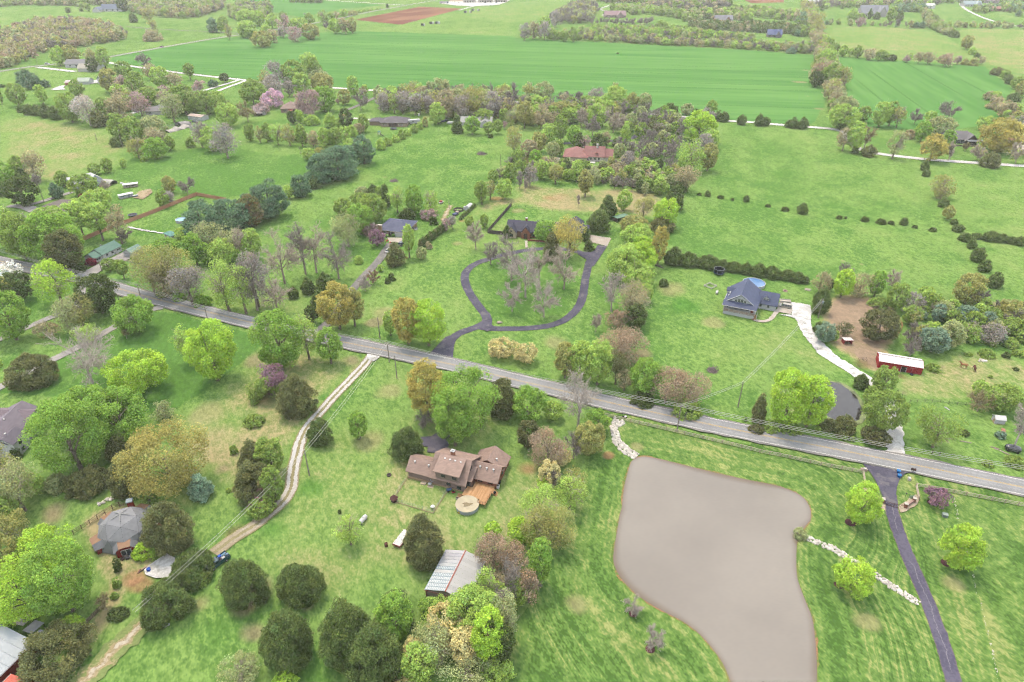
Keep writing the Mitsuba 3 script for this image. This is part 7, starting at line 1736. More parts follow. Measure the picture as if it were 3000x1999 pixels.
t = Thing('covered_vehicle', 'black tarp-covered vehicle among boards at the right edge by the road', 'vehicle', (134.6, 142.3), -25)
v = trimesh.creation.icosphere(subdivisions=3); vv = np.array(v.vertices); vv = np.sign(vv) * np.abs(vv) ** .6
t.part('cover', (np.column_stack([vv[:, 0] * 1.9, vv[:, 1] * .95, np.maximum(vv[:, 2], -.2) * 1.0 + .75]), np.array(v.faces)), C(62, 64, 76), bsdf='gloss')
for zq in (.75, 1.2): t.part('strap', merge([tube([(x, -math.sqrt(max(0, 1 - (x / 1.9) ** 2)) ** .6 * .97, zq) for x in np.linspace(-1.8, 1.8, 12)], .04, 4)]), C(190, 190, 194))
for x in (-1.1, 1.1): t.part('wheel', tube([(x, -.95, .3), (x, -.75, .3)], .3, 10), C(30, 30, 32))
for i, (x, y, a, c) in enumerate(((131.0, 142.6, -40, (190, 170, 160)), (131.9, 141.6, -55, (214, 200, 190)), (130.6, 143.4, -30, (170, 148, 140)), (132.4, 140.8, -45, (200, 180, 168)))):
    simple('scrap_board', ['pinkish', 'cream', 'brown', 'tan'][i] + ' board in the scrap left of the tarp-covered vehicle', 'board', (x, y), [('board', box(-1.0, 1.0, -.15, .15, .02, .12 + .05 * i), C(*c)), ('end', box(.9, 1.0, -.16, .16, .0, .2), C(*c, .8))], a)
# red barn and shelter
t = Thing('barn', 'long red barn with white roof beside the dirt pen', 'barn', (117.0, 183.1), -19.6)
RB = C(190, 52, 58)
t.gable(0, 12.6, 0, 5.7, 2.5, 3.5, 'x', RB, C(252, 250, 250), over=.12, vary=.03, th=.1)
t.part('ridge_trim', tube([(-.15, 2.85, 3.64), (12.75, 2.85, 3.64)], .07, 4), C(150, 60, 66))
t.part('eave_trim', merge([tube([(-.15, -.18, 2.47), (12.75, -.18, 2.47)], .07, 4), tube([(12.74, -.16, 2.49), (12.74, 2.85, 3.55)], .08, 4), tube([(-.14, -.16, 2.49), (-.14, 2.85, 3.55), (-.14, 5.9, 2.45)], .08, 4)]), C(186, 56, 62))
k = t.part('door', box(6.7, 8.1, -.04, .02, 0, 1.95), C(70, 56, 50)); t.part('frame', merge([box(6.6, 6.72, -.07, 0, 0, 2.0), box(8.08, 8.2, -.07, 0, 0, 2.0)]), C(226, 220, 214), sub=k)
for x in (1.5, 3.2, 4.9, 9.6, 11.1): t.part('panel_seam', box(x - .03, x + .03, -.03, 0, 0, 2.1), C(166, 44, 50))
t.part('sign_board', box(-.05, 0, 2.2, 3.2, 2.2, 2.35), C(236, 226, 222))
t = Thing('shelter', 'small open-fronted red animal shelter with white roof in the dirt pen', 'shelter', (112.2, 197.2))
t.part('wall', merge([box(0, .08, 0, 2.2, 0, 1.6), box(0, 2.7, 2.12, 2.2, 0, 1.5), box(2.62, 2.7, 0, 2.2, 0, 1.6)]), RB)
v, f = box(-.15, 2.9, -.2, 2.4, 0, .1); v[:, 2] += 1.72 - v[:, 1] * .1
t.part('roof', (v, f), C(250, 246, 244)); t.part('fascia', box(-.15, 2.9, -.26, -.2, 1.6, 1.86), RB); t.part('post', box(1.3, 1.42, -.02, .1, 0, 1.65), C(206, 190, 180)); t.part('sill', box(0, 2.7, -.08, .06, 0, .2), C(196, 150, 116))
simple('hay_feeder', 'metal hay feeder left of the red barn', 'feeder', (114.2, 187.4), [('rail', tube([(-1.2, -.4, .9), (1.2, -.4, .9)], .05, 4), C(120, 104, 100)), ('rail', tube([(-1.2, .4, .9), (1.2, .4, .9)], .05, 4), C(120, 104, 100)), ('rail', tube([(-1.2, -.4, .5), (1.2, -.4, .5)], .05, 4), C(120, 104, 100)), *[('post', cyl(x, y, 0, .95, .05, 5), C(110, 96, 92)) for x in (-1.2, 0, 1.2) for y in (-.4, .4)]], -5)
simple('water_trough', 'dark water trough left of the red barn door', 'trough', (122.3, 180.0), [('tub', cyl(0, 0, 0, .5, .45, 12), C(64, 70, 86)), ('water', cyl(0, 0, .44, .46, .38, 12), C(40, 48, 56))])
simple('water_trough', 'dark round tub right of the red barn door', 'trough', (125.9, 178.9), [('tub', cyl(0, 0, 0, .4, .55, 12), C(56, 58, 74)), ('water', cyl(0, 0, .36, .38, .46, 12), C(40, 44, 54))])
t = Thing('round_corral', 'rust-red curved corral fence beside the spreading tree in the dirt pen', 'corral', (0, 0))
cr = resample(smooth_line([(127.7, 200.5), (131.5, 201.7), (135.4, 205.3), (138.3, 210.3), (138.5, 214.5), (136.0, 218.5)], 2), 1.7)
for (a, b), (c_, d) in zip(cr, cr[1:]):
    t.part('post', cyl(a, b, 0, 1.5, .06, 5), C(190, 110, 86))
    for zq in (.45, .9, 1.35): t.part('rail', tube([(a, b, zq), (c_, d, zq)], .05, 4), C(204, 124, 98))
# horses
def quad(label, o, ang, col, s, graze, mane):
    t = Thing('horse', label, 'horse', o, ang)
    J = dict(ch=(.55, 0, 1.15, .30), be=(0, 0, 1.12, .31), hp=(-.6, 0, 1.2, .30), wi=(.6, 0, 1.38, .18), nk=((.98, 0, 1.0, .14) if graze else (1.02, 0, 1.65, .15)), pl=((1.22, 0, .55, .12) if graze else (1.22, 0, 1.92, .13)), mz=((1.32, 0, .18, .07) if graze else (1.58, 0, 1.72, .07)))
    bones = [('ch', 'be'), ('be', 'hp'), ('ch', 'wi'), ('wi', 'nk'), ('ch', 'nk'), ('nk', 'pl'), ('pl', 'mz')]
    B = [[J[a], J[b]] for a, b in bones]
    for y, dx in ((-.17, .08), (.17, -.1)):
        B += [[(.58, y, 1.05, .17), (.58 + dx, y, .62, .085)], [(.58 + dx, y, .62, .085), (.58 + dx * 1.3, y, .12, .055)], [(.58 + dx * 1.3, y, .12, .06), (.63 + dx * 1.3, y, .03, .07)]]
        B += [[(-.62, y, 1.1, .22), (-.52 - dx, y, .8, .13)], [(-.52 - dx, y, .8, .13), (-.78 - dx, y, .5, .075)], [(-.78 - dx, y, .5, .075), (-.74 - dx, y, .1, .055)], [(-.74 - dx, y, .1, .06), (-.68 - dx, y, .03, .07)]]
    for y in (-.07, .07): B.append([(J['pl'][0] - .02, y, J['pl'][2] + .1, .04), (J['pl'][0] - .04, y * 1.2, J['pl'][2] + .24, .015)])
    hs = []
    for bone in B:
        sp = [m3.Manifold.sphere(r, 12).translate((x, y, zq)) for x, y, zq, r in bone]
        hs.append(m3.Manifold.batch_hull(sp))
    m = m3.Manifold.batch_boolean(hs, m3.OpType.Add).refine_to_length(.09); v, f = man(m)
    tm = trimesh.Trimesh(v, f); trimesh.smoothing.filter_taubin(tm, iterations=8)
    t.part('body', (np.array(tm.vertices) * s, np.array(tm.faces)), col)
    n, p = np.array(J['wi'][:3]), np.array(J['pl'][:3])
    t.part('mane', tube([tuple((n + [0, 0, .12]) * s), tuple((np.array(J['nk'][:3]) + [-.06, 0, .14]) * s), tuple((p + [-.04, 0, .12]) * s)], [.07 * s, .08 * s, .05 * s], 6), mane)
    t.part('tail', tube([(-.88 * s, 0, 1.3 * s), (-1.05 * s, 0, 1.05 * s), (-1.06 * s, 0, .55 * s)], [.06 * s, .08 * s, .03 * s], 6), mane)
quad('chestnut tan horse standing on the pasture right of the red barn', (144.4, 183.0), 165, C(206, 148, 104, .9), 1.15, False, C(170, 120, 86))
quad('dark brown horse grazing on the pasture right of the red barn', (147.1, 181.6), 250, C(112, 66, 52), 1.1, True, C(60, 44, 40))
t = Thing('wire_fence', 'thin wire fence along the lower edge of the horse pasture', 'fence', (0, 0))
wf = resample([(117.9, 164.1), (125.6, 164.4), (131.2, 162.9), (138.0, 162.0)], 1.9)
for (a, b), (c_, d) in zip(wf, wf[1:]):
    t.part('post', cyl(a, b, 0, 1.25, .06, 5), C(140, 130, 112))
    for zq in (.5, .85, 1.15): t.part('wire', tube([(a, b, zq), (c_, d, zq)], .02, 3), C(160, 156, 146))
for i, (x, y, l) in enumerate(((116.3, 166.0, 'tall dark gate post at the corner of the horse pasture'), (115.9, 168.0, 'second dark gate post behind the corner post of the horse pasture'), (113.9, 140.3, 'short dark post right of the white gravel drive near the road'), (112.3, 141.0, 'short dark post nearer the leaning tree by the road'), (110.9, 154.2, 'grey post right of the white gravel drive by the tree'))):
    simple('wooden_post', l, 'post', (x, y), [('shaft', cyl(0, 0, 0, 1.9 if i < 2 else 1.2, .1, 6), C(104, 92, 84)), ('top', cyl(0, 0, 1.9 if i < 2 else 1.2, 1.95 if i < 2 else 1.25, .11, 6), C(84, 74, 68))])
t = Thing('shed', 'small white shed with white metal roof at the right edge', 'shed', (136.9, 154.0), -10)
t.gable(0, 2.6, 0, 2.2, 1.5, 2.2, 'x', C(228, 228, 232), C(252, 252, 253), over=.15, vary=.03)
t.door(0, .8, 0, .8, 1.3, 'W', C(206, 180, 150)); t.part('base', box(-.03, 2.63, -.04, 2.24, 0, .15), C(190, 150, 120))
simple('log', 'weathered pale log lying on the grass at the right edge', 'log', (124.2, 145.9), [('trunk', tube([(-1.3, .4, .16), (1.3, -.4, .14)], [.17, .12], 7), C(196, 182, 166)), ('end', cyl(-1.32, .4, .05, .3, .12, 7), C(150, 136, 120))])
simple('wooden_sheet', 'reddish sheet lying on the grass below the small white shed', 'sheet', (137.7, 151.1), [('sheet', box(-.5, .5, -.9, .9, .02, .1), C(204, 142, 122)), ('batten', box(-.5, .5, -.1, .1, .1, .13), C(180, 120, 104))], -30)
simple('white_pipe', 'bent white pipe lying by the wire fence', 'pipe', (127.3, 160.8), [('tube', tube([(-.3, .8, .15), (0, .4, .2), (.3, -.6, .15)], .16, 6), WHT), ('end', cyl(-.3, .85, 0, .3, .18, 6), C(220, 220, 220))])
simple('feed_tub', 'long grey-green tub on the grass by the brush at the right edge', 'tub', (135.0, 148.0), [('tub', box(-.9, .9, -.35, .35, 0, .4), C(150, 166, 140)), ('inside', box(-.8, .8, -.25, .25, .4, .41), C(110, 124, 104))], -45)
# gate, walls, fences of the private drive
t = Thing('driveway_gate', 'dark brown metal gate across the private driveway', 'gate', (89.85, 122.35), -20.8)
for zq in (.25, 1.2): t.part('rail', tube([(.9, .15, zq), (2.9, -.1, zq), (4.8, .15, zq)], .06, 4), C(120, 84, 76))
for x in np.linspace(1.0, 4.7, 13): t.part('bar', cyl(x, .0, .25, 1.2, .025, 4), C(110, 78, 72))
t.part('stile', cyl(2.9, -.1, .1, 1.4, .06, 5), C(96, 68, 64))
for sgn, lab, A_, B_ in ((0, 'left', (-2.3, 3.1), (.45, .45)), (1, 'right', (5.5, .6), (7.6, 3.4))):
    t = Thing('entrance_wall', f'low brick wing wall with capped pillars at the {lab} of the driveway gate', 'wall', (89.85, 122.35), -20.8)
    d = np.array(B_) - A_; L_ = np.linalg.norm(d); dv = d / L_; nv = np.array([-dv[1], dv[0]]) * .16
    for row in range(4):
        nb = int(L_ / .62)
        for j in range(nb):
            a = np.array(A_) + dv * (L_ * j / nb + .012); b = np.array(A_) + dv * (L_ * (j + 1) / nb - .012); zz0 = row * .25
            q = np.array([a - nv, b - nv, b + nv, a + nv]) * 1.0
            vv = np.vstack([np.column_stack([q, np.full(4, zz0 + .01)]), np.column_stack([q, np.full(4, zz0 + .24)])])
            t.part('brick', (vv, np.array([[0, 2, 1], [0, 3, 2], [4, 5, 6], [4, 6, 7], [0, 1, 5], [0, 5, 4], [1, 2, 6], [1, 6, 5], [2, 3, 7], [2, 7, 6], [3, 0, 4], [3, 4, 7]])), C(*(np.array([176, 142, 134]) + NR.uniform(-16, 12))))
    q = np.array([A_ - nv * 1.3, B_ - nv * 1.3, B_ + nv * 1.3, A_ + nv * 1.3])
    t.part('coping', (np.vstack([np.column_stack([q, np.full(4, 1.0)]), np.column_stack([q, np.full(4, 1.1)])]), np.array([[0, 2, 1], [0, 3, 2], [4, 5, 6], [4, 6, 7], [0, 1, 5], [0, 5, 4], [1, 2, 6], [1, 6, 5], [2, 3, 7], [2, 7, 6], [3, 0, 4], [3, 4, 7]])), C(196, 160, 150))
    for p in (A_, B_):
        k = t.part('pillar', box(p[0] - .35, p[0] + .35, p[1] - .35, p[1] + .35, 0, 1.5), C(176, 120, 104), vary=.2); t.part('cap', box(p[0] - .42, p[0] + .42, p[1] - .42, p[1] + .42, 1.5, 1.65), C(232, 222, 210), sub=k)
RAIL = {'rail_left': 'cream three-rail fence along the road above the muddy pond', 'rail_left2': 'short cream rail fence running down to the left gate wall', 'rail_right': 'cream three-rail fence along the road right of the driveway', 'rail_right2': 'short cream rail fence running down to the right gate wall'}
for nm, P in FENCES.items():
    t = Thing('rail_fence', RAIL[nm], 'fence', (0, 0))
    q = resample(P, 2.45); near2 = nm.endswith('2')
    for i, (a, b) in enumerate(q): t.part('post', box(a - .08, a + .08, b - .08, b + .08, 0, 1.35), C(206, 186, 158))
    for (a, b), (c_, d) in zip(q, q[1:]):
        for zq in (.4, .8, 1.2): t.part('rail', tube([(a, b, zq), (c_, d, zq)], .085 if not near2 else .1, 4), C(*(np.array([228, 214, 190]) + NR.uniform(-10, 8))))
for i, (x, y, l) in enumerate(((98.9, 131.7, 'blue wheeled bin in front on the driveway mouth'), (99.5, 133.3, 'blue wheeled bin standing behind, nearer the main road'))):
    t = Thing('wheeled_bin', l, 'bin', (x, y), -15)
    t.part('body', cyl(0, 0, .08, 1.05, .38, 4, .5), C(30, 120, 200)); t.part('lid', box(-.42, .42, -.45, .42, 1.05, 1.14), C(60, 146, 220))
    for s_ in (-.3, .3): t.part('wheel', tube([(s_ - .05, .35, .13), (s_ + .05, .35, .13)], .13, 8), C(30, 30, 32))
def mailbox(label, o, ang, col):
    t = Thing('mailbox', label, 'mailbox', o, ang)
    t.part('post', box(-.06, .06, -.06, .06, 0, 1.0), C(120, 90, 76)); pr = Polygon([(-.28, 0), (.28, 0), (.28, .3), (.2, .45), (0, .52), (-.2, .45), (-.28, .3)])
    m = trimesh.creation.extrude_polygon(pr, 1.1); v = np.array(m.vertices); t.part('box', (np.stack([v[:, 2] - .55, v[:, 0], v[:, 1] + 1.0], 1), np.array(m.faces)), col)
    t.part('flag', box(.2, .3, -.32, -.29, 1.2, 1.5), C(180, 50, 40))
mailbox('dark brown mailbox at the road edge right of the driveway mouth', (103.4, 133.6), -20, C(84, 66, 60))
mailbox('dark mailbox beside the maple tree at the road edge', (-18.0, 173.4), -21, C(60, 56, 56))
mailbox('second dark mailbox beside the maple tree at the road edge', (-17.0, 173.0), -21, C(70, 62, 60))
simple('marker_post', 'white marker stone at the right of the driveway mouth', 'post', (101.1, 130.8), [('stone', box(-.3, .3, -.4, .4, 0, .9), C(236, 230, 224)), ('base', box(-.35, .35, -.45, .45, 0, .12), C(206, 150, 128))], -15)
simple('stone_sign', 'pale stone sign at the left corner of the driveway mouth', 'sign', (91.1, 134.3), [('slab', box(-.8, .8, -.25, .25, 0, .8), C(226, 200, 186)), ('stone', box(-.2, .5, -.3, .3, .8, 1.0), C(240, 232, 226))], -20)
simple('transformer_box', 'green-grey utility box on the grass right of the gate', 'utility box', (103.3, 118.2), [('case', box(-.55, .55, -.45, .45, 0, .85), C(166, 184, 172)), ('lid', box(-.6, .6, -.5, .5, .85, .95), C(186, 202, 190)), ('door', box(-.5, .5, -.47, -.45, .1, .75), C(140, 156, 146))], -20)
simple('garden_lamp', 'small dark lamp post beside the private driveway', 'lamp', (97.2, 124.8), [('pole', cyl(0, 0, 0, 1.1, .04, 5), C(60, 60, 60)), ('head', cyl(0, 0, 1.1, 1.35, .12, 6), C(90, 90, 92))])
simple('culvert', 'black and white culvert end by the road above the pale rocks', 'culvert', (32.4, 156.8), [('pipe', tube([(-.6, .3, .25), (.5, -.3, .25)], .35, 10), C(40, 40, 44)), ('collar', cyl(.2, 0, .45, .62, .4, 8), C(236, 236, 236))])
simple('marker_post', 'grey stone marker at the left of the white gravel drive mouth', 'post', (100.6, 144.4), [('stone', box(-.2, .2, -.25, .25, 0, 1.1), C(200, 190, 184)), ('base', box(-.3, .3, -.3, .3, 0, .1), C(170, 160, 150))])
simple('yard_lamp', 'small grey post on the bank of the small dark pond', 'post', (81.8, 151.2), [('pole', cyl(0, 0, 0, 1.2, .06, 5), C(170, 166, 160)), ('cap', cyl(0, 0, 1.2, 1.3, .1, 6), C(190, 186, 180))])
# mulch discs under young trees
# brush piles
def brush(label, o, r, h_, seed):
    rng = np.random.default_rng(seed); t = Thing('brush_pile', label, 'brush pile', o)
    n = 130; a = rng.uniform(0, 6.28, n); q = rng.random(n) ** .6
    A = np.stack([q * r * np.cos(a), q * r * np.sin(a), .05 + (1 - q) * h_ * rng.random(n)], 1); d = unit(np.stack([-np.cos(a) + rng.normal(0, .8, n), -np.sin(a) + rng.normal(0, .8, n), rng.normal(.3, .3, n)], 1))
    t.part('branches', tubes3(A, A + d * rng.uniform(.8, 2.0, n)[:, None] * r / 2.6, np.full(n, .09), np.full(n, .05)), C(158, 142, 140), vary=0, kind='stuff')
    t.part('debris', (np.vstack([[0, 0, h_ * .6], np.stack([r * .8 * np.cos(np.linspace(0, 6.28, 14)), r * .8 * np.sin(np.linspace(0, 6.28, 14)), np.full(14, .02)], 1)]), np.array([[0, i, i + 1] for i in range(1, 14)])), C(128, 112, 108))
brush('grey brush pile on the lawn behind the roadside scrub', (63.8, 181.4), 2.0, 1.1, 1)
brush('grey brush pile on the long lawn before the pale grey house', (-18.9, 426.9), 3.6, 1.4, 2)
brush('low pale brush pile on the long lawn behind the blue-roofed house', (-66.0, 373.4), 2.8, .7, 3)
brush('small dark brush heap among the bare trees near the green-roofed house', (-119.2, 245.8), 1.5, .5, 4)
# rocks
def rocks(name, label, P, wds, n, seed, size=(.16, .42), kind='stuff'):
    rng = np.random.default_rng(seed); Q = resample(P, .3); V, F, K, m = [], [], [], 0
    sx = trimesh.creation.icosphere(subdivisions=1); bv, bf = np.array(sx.vertices), np.array(sx.faces)
    s = np.concatenate([[0], np.cumsum(np.linalg.norm(np.diff(np.array(P), axis=0), axis=1))])
    d = np.gradient(Q, axis=0); nn = np.stack([-d[:, 1], d[:, 0]], 1) / np.linalg.norm(d, axis=1, keepdims=True)
    for _ in range(n):
        i = rng.integers(len(Q)); w_ = np.interp(i / len(Q), np.linspace(0, 1, len(wds)), wds)
        c = Q[i] + nn[i] * rng.uniform(-.5, .5) * w_; r = rng.uniform(*size)
        v = bv * r * rng.uniform(.6, 1.2, 3) * (1 + rng.normal(0, .12, (len(bv), 1))) + [c[0], c[1], r * .25 + .16]
        V.append(v); F.append(bf + m); m += len(v); K.append(np.broadcast_to(C(*(np.array([240, 234, 224]) + rng.uniform(-46, 8)), 1.4), v.shape))
    scene[name] = mikit.ply((np.vstack(V), np.vstack(F)), 'paint', color=np.clip(np.vstack(K), 0, .85)); labels[name] = {'label': label, 'category': 'rocks', 'kind': kind}
rocks('riprap_channel', 'white rock channel running from the road down to the muddy pond', [(31.0, 155.6), (28.9, 153.0), (28.6, 149.0), (28.8, 145.5), (30.6, 142.2), (33.0, 139.9)], [4.2, 2.2, 2.0, 2.6, 3.0, 2.6], 620, 11)
rocks('riprap_ditch', 'white rock ditch from the muddy pond to the private driveway', [(66.9, 111.9), (72.7, 108.1), (78.0, 102.1), (81.5, 97.2), (84.5, 93.5)], [1.5, 1.7, 1.5, 1.6, 1.5], 560, 12, (.12, .34))
rocks('garden_rocks', 'small grey rock pile behind the dome house', [(-100.8, 122.2), (-97.3, 125.5)], [1.2, 1.0], 46, 13, (.15, .4))
rocks('paddock_stones', 'line of small pale stones along the right paddock', [(108.9, 124.5), (104.6, 113.4), (100.7, 102.8), (95.7, 89.1), (90.7, 76.3)], [.5, .5], 90, 14, (.06, .16))
rocks('pasture_stones', 'small stone heap by the bush on the horse pasture', [(151.8, 187.2), (154.2, 186.8)], [1.6, 1.2], 26, 15, (.15, .35))
simple('boulder', 'pale boulder at the fork of the circular driveway', 'boulder', (-4.6, 212.0), [('stone', (lambda s: (np.array(s.vertices) * [.9, .7, .5] + [0, 0, .35], np.array(s.faces)))(trimesh.creation.icosphere(subdivisions=2)), C(206, 190, 176), dict(vary=.3)), ('chip', (lambda s: (np.array(s.vertices) * [.4, .35, .25] + [.9, .3, .15], np.array(s.faces)))(trimesh.creation.icosphere(subdivisions=1)), C(190, 174, 160))])
simple('fallen_trunk', 'fallen grey tree trunk at the edge of the white house lawn', 'log', (61.0, 260.0), [('trunk', tube([(-2.0, 2.2, .3), (0, 0, .35), (1.8, -2.0, .2)], [.3, .25, .12], 7), C(150, 128, 132)), ('branch', tube([(0, 0, .35), (1.2, -.2, .7)], .1, 5), C(140, 120, 124))])
# ---------------------------------------------------------------- houses beyond the road
t = Thing('house', 'brick house with blue-grey hip roof, corner chimney and white garage door', 'house', (-59.7, 294.3), -14.8)
TANB = C(190, 158, 134)
t.hip(-1.9, 11.4, .2, 14.2, 2.5, 5.3, 'x', TANB, C(98, 104, 136), over=.5, inset=5.2, vary=.25)
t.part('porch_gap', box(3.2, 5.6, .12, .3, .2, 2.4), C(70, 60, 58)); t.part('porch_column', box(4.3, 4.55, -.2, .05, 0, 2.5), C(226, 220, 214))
k = t.part('chimney', box(-1.4, .3, -.8, .2, 0, 4.9), C(196, 160, 132), vary=.15); t.part('cap', box(-1.55, .45, -.95, .35, 4.9, 5.2), C(236, 226, 212), sub=k)
t.part('garage_wall', box(6.0, 11.4, -.1, .2, 0, 2.45), TANB); k = t.part('garage_door', box(6.4, 10.7, -.16, -.1, 0, 2.2), WHT)
for i in range(4): t.part('panel', box(6.45, 10.65, -.19, -.16, .05 + .54 * i, .53 + .54 * i), C(244, 244, 246), sub=k)
t.window(1.6, .2, .9, 1.2, 1.2, 'S'); t.window(11.4, 9.0, .9, 1.4, 1.1, 'E')
t.part('gutter', merge([tube([(-2.4, -.32, 2.5), (11.9, -.32, 2.5)], .07, 4), tube([(11.92, -.3, 2.5), (11.92, 14.7, 2.5)], .07, 4)]), C(230, 226, 222))
simple('parasol_set', 'white folded chairs beside the right wall of the blue-roofed brick house', 'chairs', (-45.0, 300.6), [('seat', box(-.8, .8, -.5, .5, .3, .5), C(226, 228, 232)), ('frame', box(-.6, .9, .3, 1.4, 0, .9), C(110, 116, 120)), ('back', box(-.8, -.6, -.5, .5, .5, 1.1), C(240, 240, 242))], 20)
for i, (x, y) in enumerate(((-56.4, 287.2), (-54.7, 285.0))): simple('kayak', ['red kayak lying at the driveway edge before the brick house', 'orange-red planter strip nearer the asphalt before the brick house'][i], 'kayak' if i == 0 else 'planter', (x, y), [('hull', tube([(-1.2, 0, .2), (-.5, 0, .25), (.5, 0, .25), (1.2, 0, .2)], [.05, .28, .28, .05], 8), C(220, 96, 76)), ('seat', box(-.2, .2, -.12, .12, .45, .5), C(60, 50, 50))], 75)
for i, (x, y) in enumerate(((-57.0, 291.9), (-54.2, 292.6))): simple('round_bush', ['round clipped bush left of the porch of the brick house', 'round clipped bush at the left of the white garage door'][i], 'shrub', (x, y), [('crown', (lambda s: (np.array(s.vertices) * [.9, .9, .75] * (1 + NR.normal(0, .06, (len(s.vertices), 1))) + [0, 0, .7], np.array(s.faces)))(trimesh.creation.icosphere(subdivisions=3)), C(112, 152, 62), dict(vary=.5)), ('stem', cyl(0, 0, 0, .4, .08, 5), C(110, 90, 76))])
# arborvitae row
aq = resample([(-40.3, 279.0), (-31.4, 299.6)], 1.35)
for i, (x, y) in enumerate(aq):
    key = thing('arborvitae', f'narrow dark arborvitae in the row right of the brick house, number {i + 1} from the near end', 'arborvitae', 'arborvitae row right of the brick house')
    put_tree(key, 'A', 'd' if i % 3 else 'n', grow('A', 'd' if i % 3 else 'n', x, y, 4.3 + NR.uniform(-.4, .5), 1.5, .02, 7000 + i))
    labels[key]['label'] = f"narrow dark arborvitae, {['first', 'second', 'third', 'fourth', 'fifth', 'sixth', 'seventh', 'eighth', 'ninth', 'tenth', 'eleventh', 'twelfth', 'thirteenth', 'fourteenth', 'fifteenth', 'sixteenth', 'seventeenth', 'eighteenth'][i]} from the near end of its row"
aq = resample([(-24.9, 313.4), (-19.0, 331.3)], 2.3)
for i, (x, y) in enumerate(aq):
    key = thing('arborvitae', f"small young conifer, {['first', 'second', 'third', 'fourth', 'fifth', 'sixth', 'seventh', 'eighth', 'ninth', 'tenth'][i]} from the near end of the line by the white hoop house", 'conifer', 'young conifers by the white hoop house')
    put_tree(key, 'C', 'd', grow('C', 'd', x, y, 2.1, 1.4, .02, 7100 + i))
t = Thing('hoop_house', 'small white hoop greenhouse at the end of the young conifer line', 'greenhouse', (-22.6, 327.0), 68)
a = np.linspace(0, np.pi, 9); P = np.stack([np.stack([np.full(9, x), -1.6 * np.cos(a), 2.3 * np.sin(a) ** .8], 1) for x in (0, 1.6, 3.2, 4.8)]); t.part('cover', grid_quads(P), C(246, 248, 250))
t.part('end_wall', box(-.4, .3, -1.7, 1.7, 0, 1.9), C(240, 242, 244)); t.part('base', box(0, 4.8, -1.65, 1.65, 0, .1), C(190, 170, 150))
simple('garden_pen', 'low wire pen with crates left of the white hoop greenhouse', 'pen', (-26.8, 326.6), [('fence', ring(0, 0, 0, 2.6, .06, .8, 10), C(120, 110, 104)), *[('crate', box(-1.6 + .9 * i, -1.0 + .9 * i, -.6 + .3 * (i % 2), 0, 0, .5), C(*[(206, 160, 150), (226, 222, 216), (190, 150, 130), (236, 232, 226)][i])) for i in range(4)]])
simple('pickup_bed_cover', 'blue and brown covered cart beside the arborvitae row end', 'cart', (-28.0, 319.6), [('bed', box(-1.3, 1.3, -.8, .8, .4, 1.1), C(96, 104, 150)), ('load', box(1.3, 2.6, -.7, .7, .3, 1.5), C(206, 186, 178)), ('wheel', tube([(.4, -.9, .3), (.4, -.7, .3)], .3, 8), C(40, 40, 40))], 60)
simple('mower_trailer', 'red and white small trailer behind the budding tree near the brick house', 'trailer', (-36.4, 337.0), [('bed', box(-1.6, 1.6, -.8, .8, .5, .8), C(236, 236, 236)), ('load', box(-.9, .6, -.6, .6, .8, 1.5), C(206, 90, 90)), ('wheel', tube([(0, -.9, .3), (0, -.7, .3)], .3, 8), C(40, 40, 40))], 75)
# dark-roofed brick house
t = Thing('house', 'large brick and stucco house with dark slate roofs behind the circular driveway', 'house', (.25, 289.5), -12.1)
DK, CR = C(86, 86, 106), C(206, 190, 164)
t.gable(-3.4, 9.8, 3.4, 11.4, 3.0, 6.3, 'x', C(180, 140, 118), DK, over=.4, vary=.25)
t.gable(-3.0, 1.4, .8, 6.4, 2.9, 5.6, 'y', CR, DK, over=.25, vary=.25, wname='stucco_gable', rname='gable_roof')
t.gable(3.6, 7.8, 1.6, 6.4, 2.9, 5.6, 'y', BRICK, DK, over=.25, vary=.25, wname='brick_gable', rname='porch_roof')
t.gable(9.9, 20.4, 5.0, 14.0, 2.9, 6.0, 'x', BRICK, DK, over=.4, vary=.25, wname='middle_wall', rname='middle_roof')
t.hip(23.6, 30.2, 8.6, 16.6, 4.4, 8.6, 'y', C(160, 124, 110), DK, over=.35, inset=4.2, vary=.25)
t.gable(20.5, 33.2, 6.0, 13.5, 2.9, 5.6, 'x', BRICK, DK, over=.4, vary=.25, wname='wing_wall', rname='wing_roof')
k = t.part('chimney', box(4.4, 5.3, 7.6, 8.5, 5.0, 7.4), C(186, 120, 100)); t.part('cap', box(4.3, 5.4, 7.5, 8.6, 7.4, 7.7), C(236, 230, 224), sub=k)
for x, y, zq in ((-.8, 7.4, 6.4), (12.2, 9.5, 6.1), (15.6, 9.5, 6.1)): t.part('finial', cyl(x, y, zq, zq + 1.0, .14, 6, .02), C(50, 50, 60))
t.window(-.8, .8, .8, 1.4, 1.5, 'S', C(90, 84, 78)); t.window(-.8, .8, 3.2, .6, .7, 'S', C(90, 84, 78)); t.part('entry_arch', box(4.9, 6.4, 1.52, 1.62, 0, 2.5), C(96, 70, 58)); t.window(8.8, 3.4, .8, 1.2, 1.3, 'S', C(90, 84, 78))
t.part('terrace_wall', box(7.0, 16.0, -.6, -.3, 0, .8), C(176, 104, 88), vary=.2)
for x in (11.5, 14, 17): t.window(x, 5.0, .8, 1.1, 1.3, 'S', C(90, 84, 78))
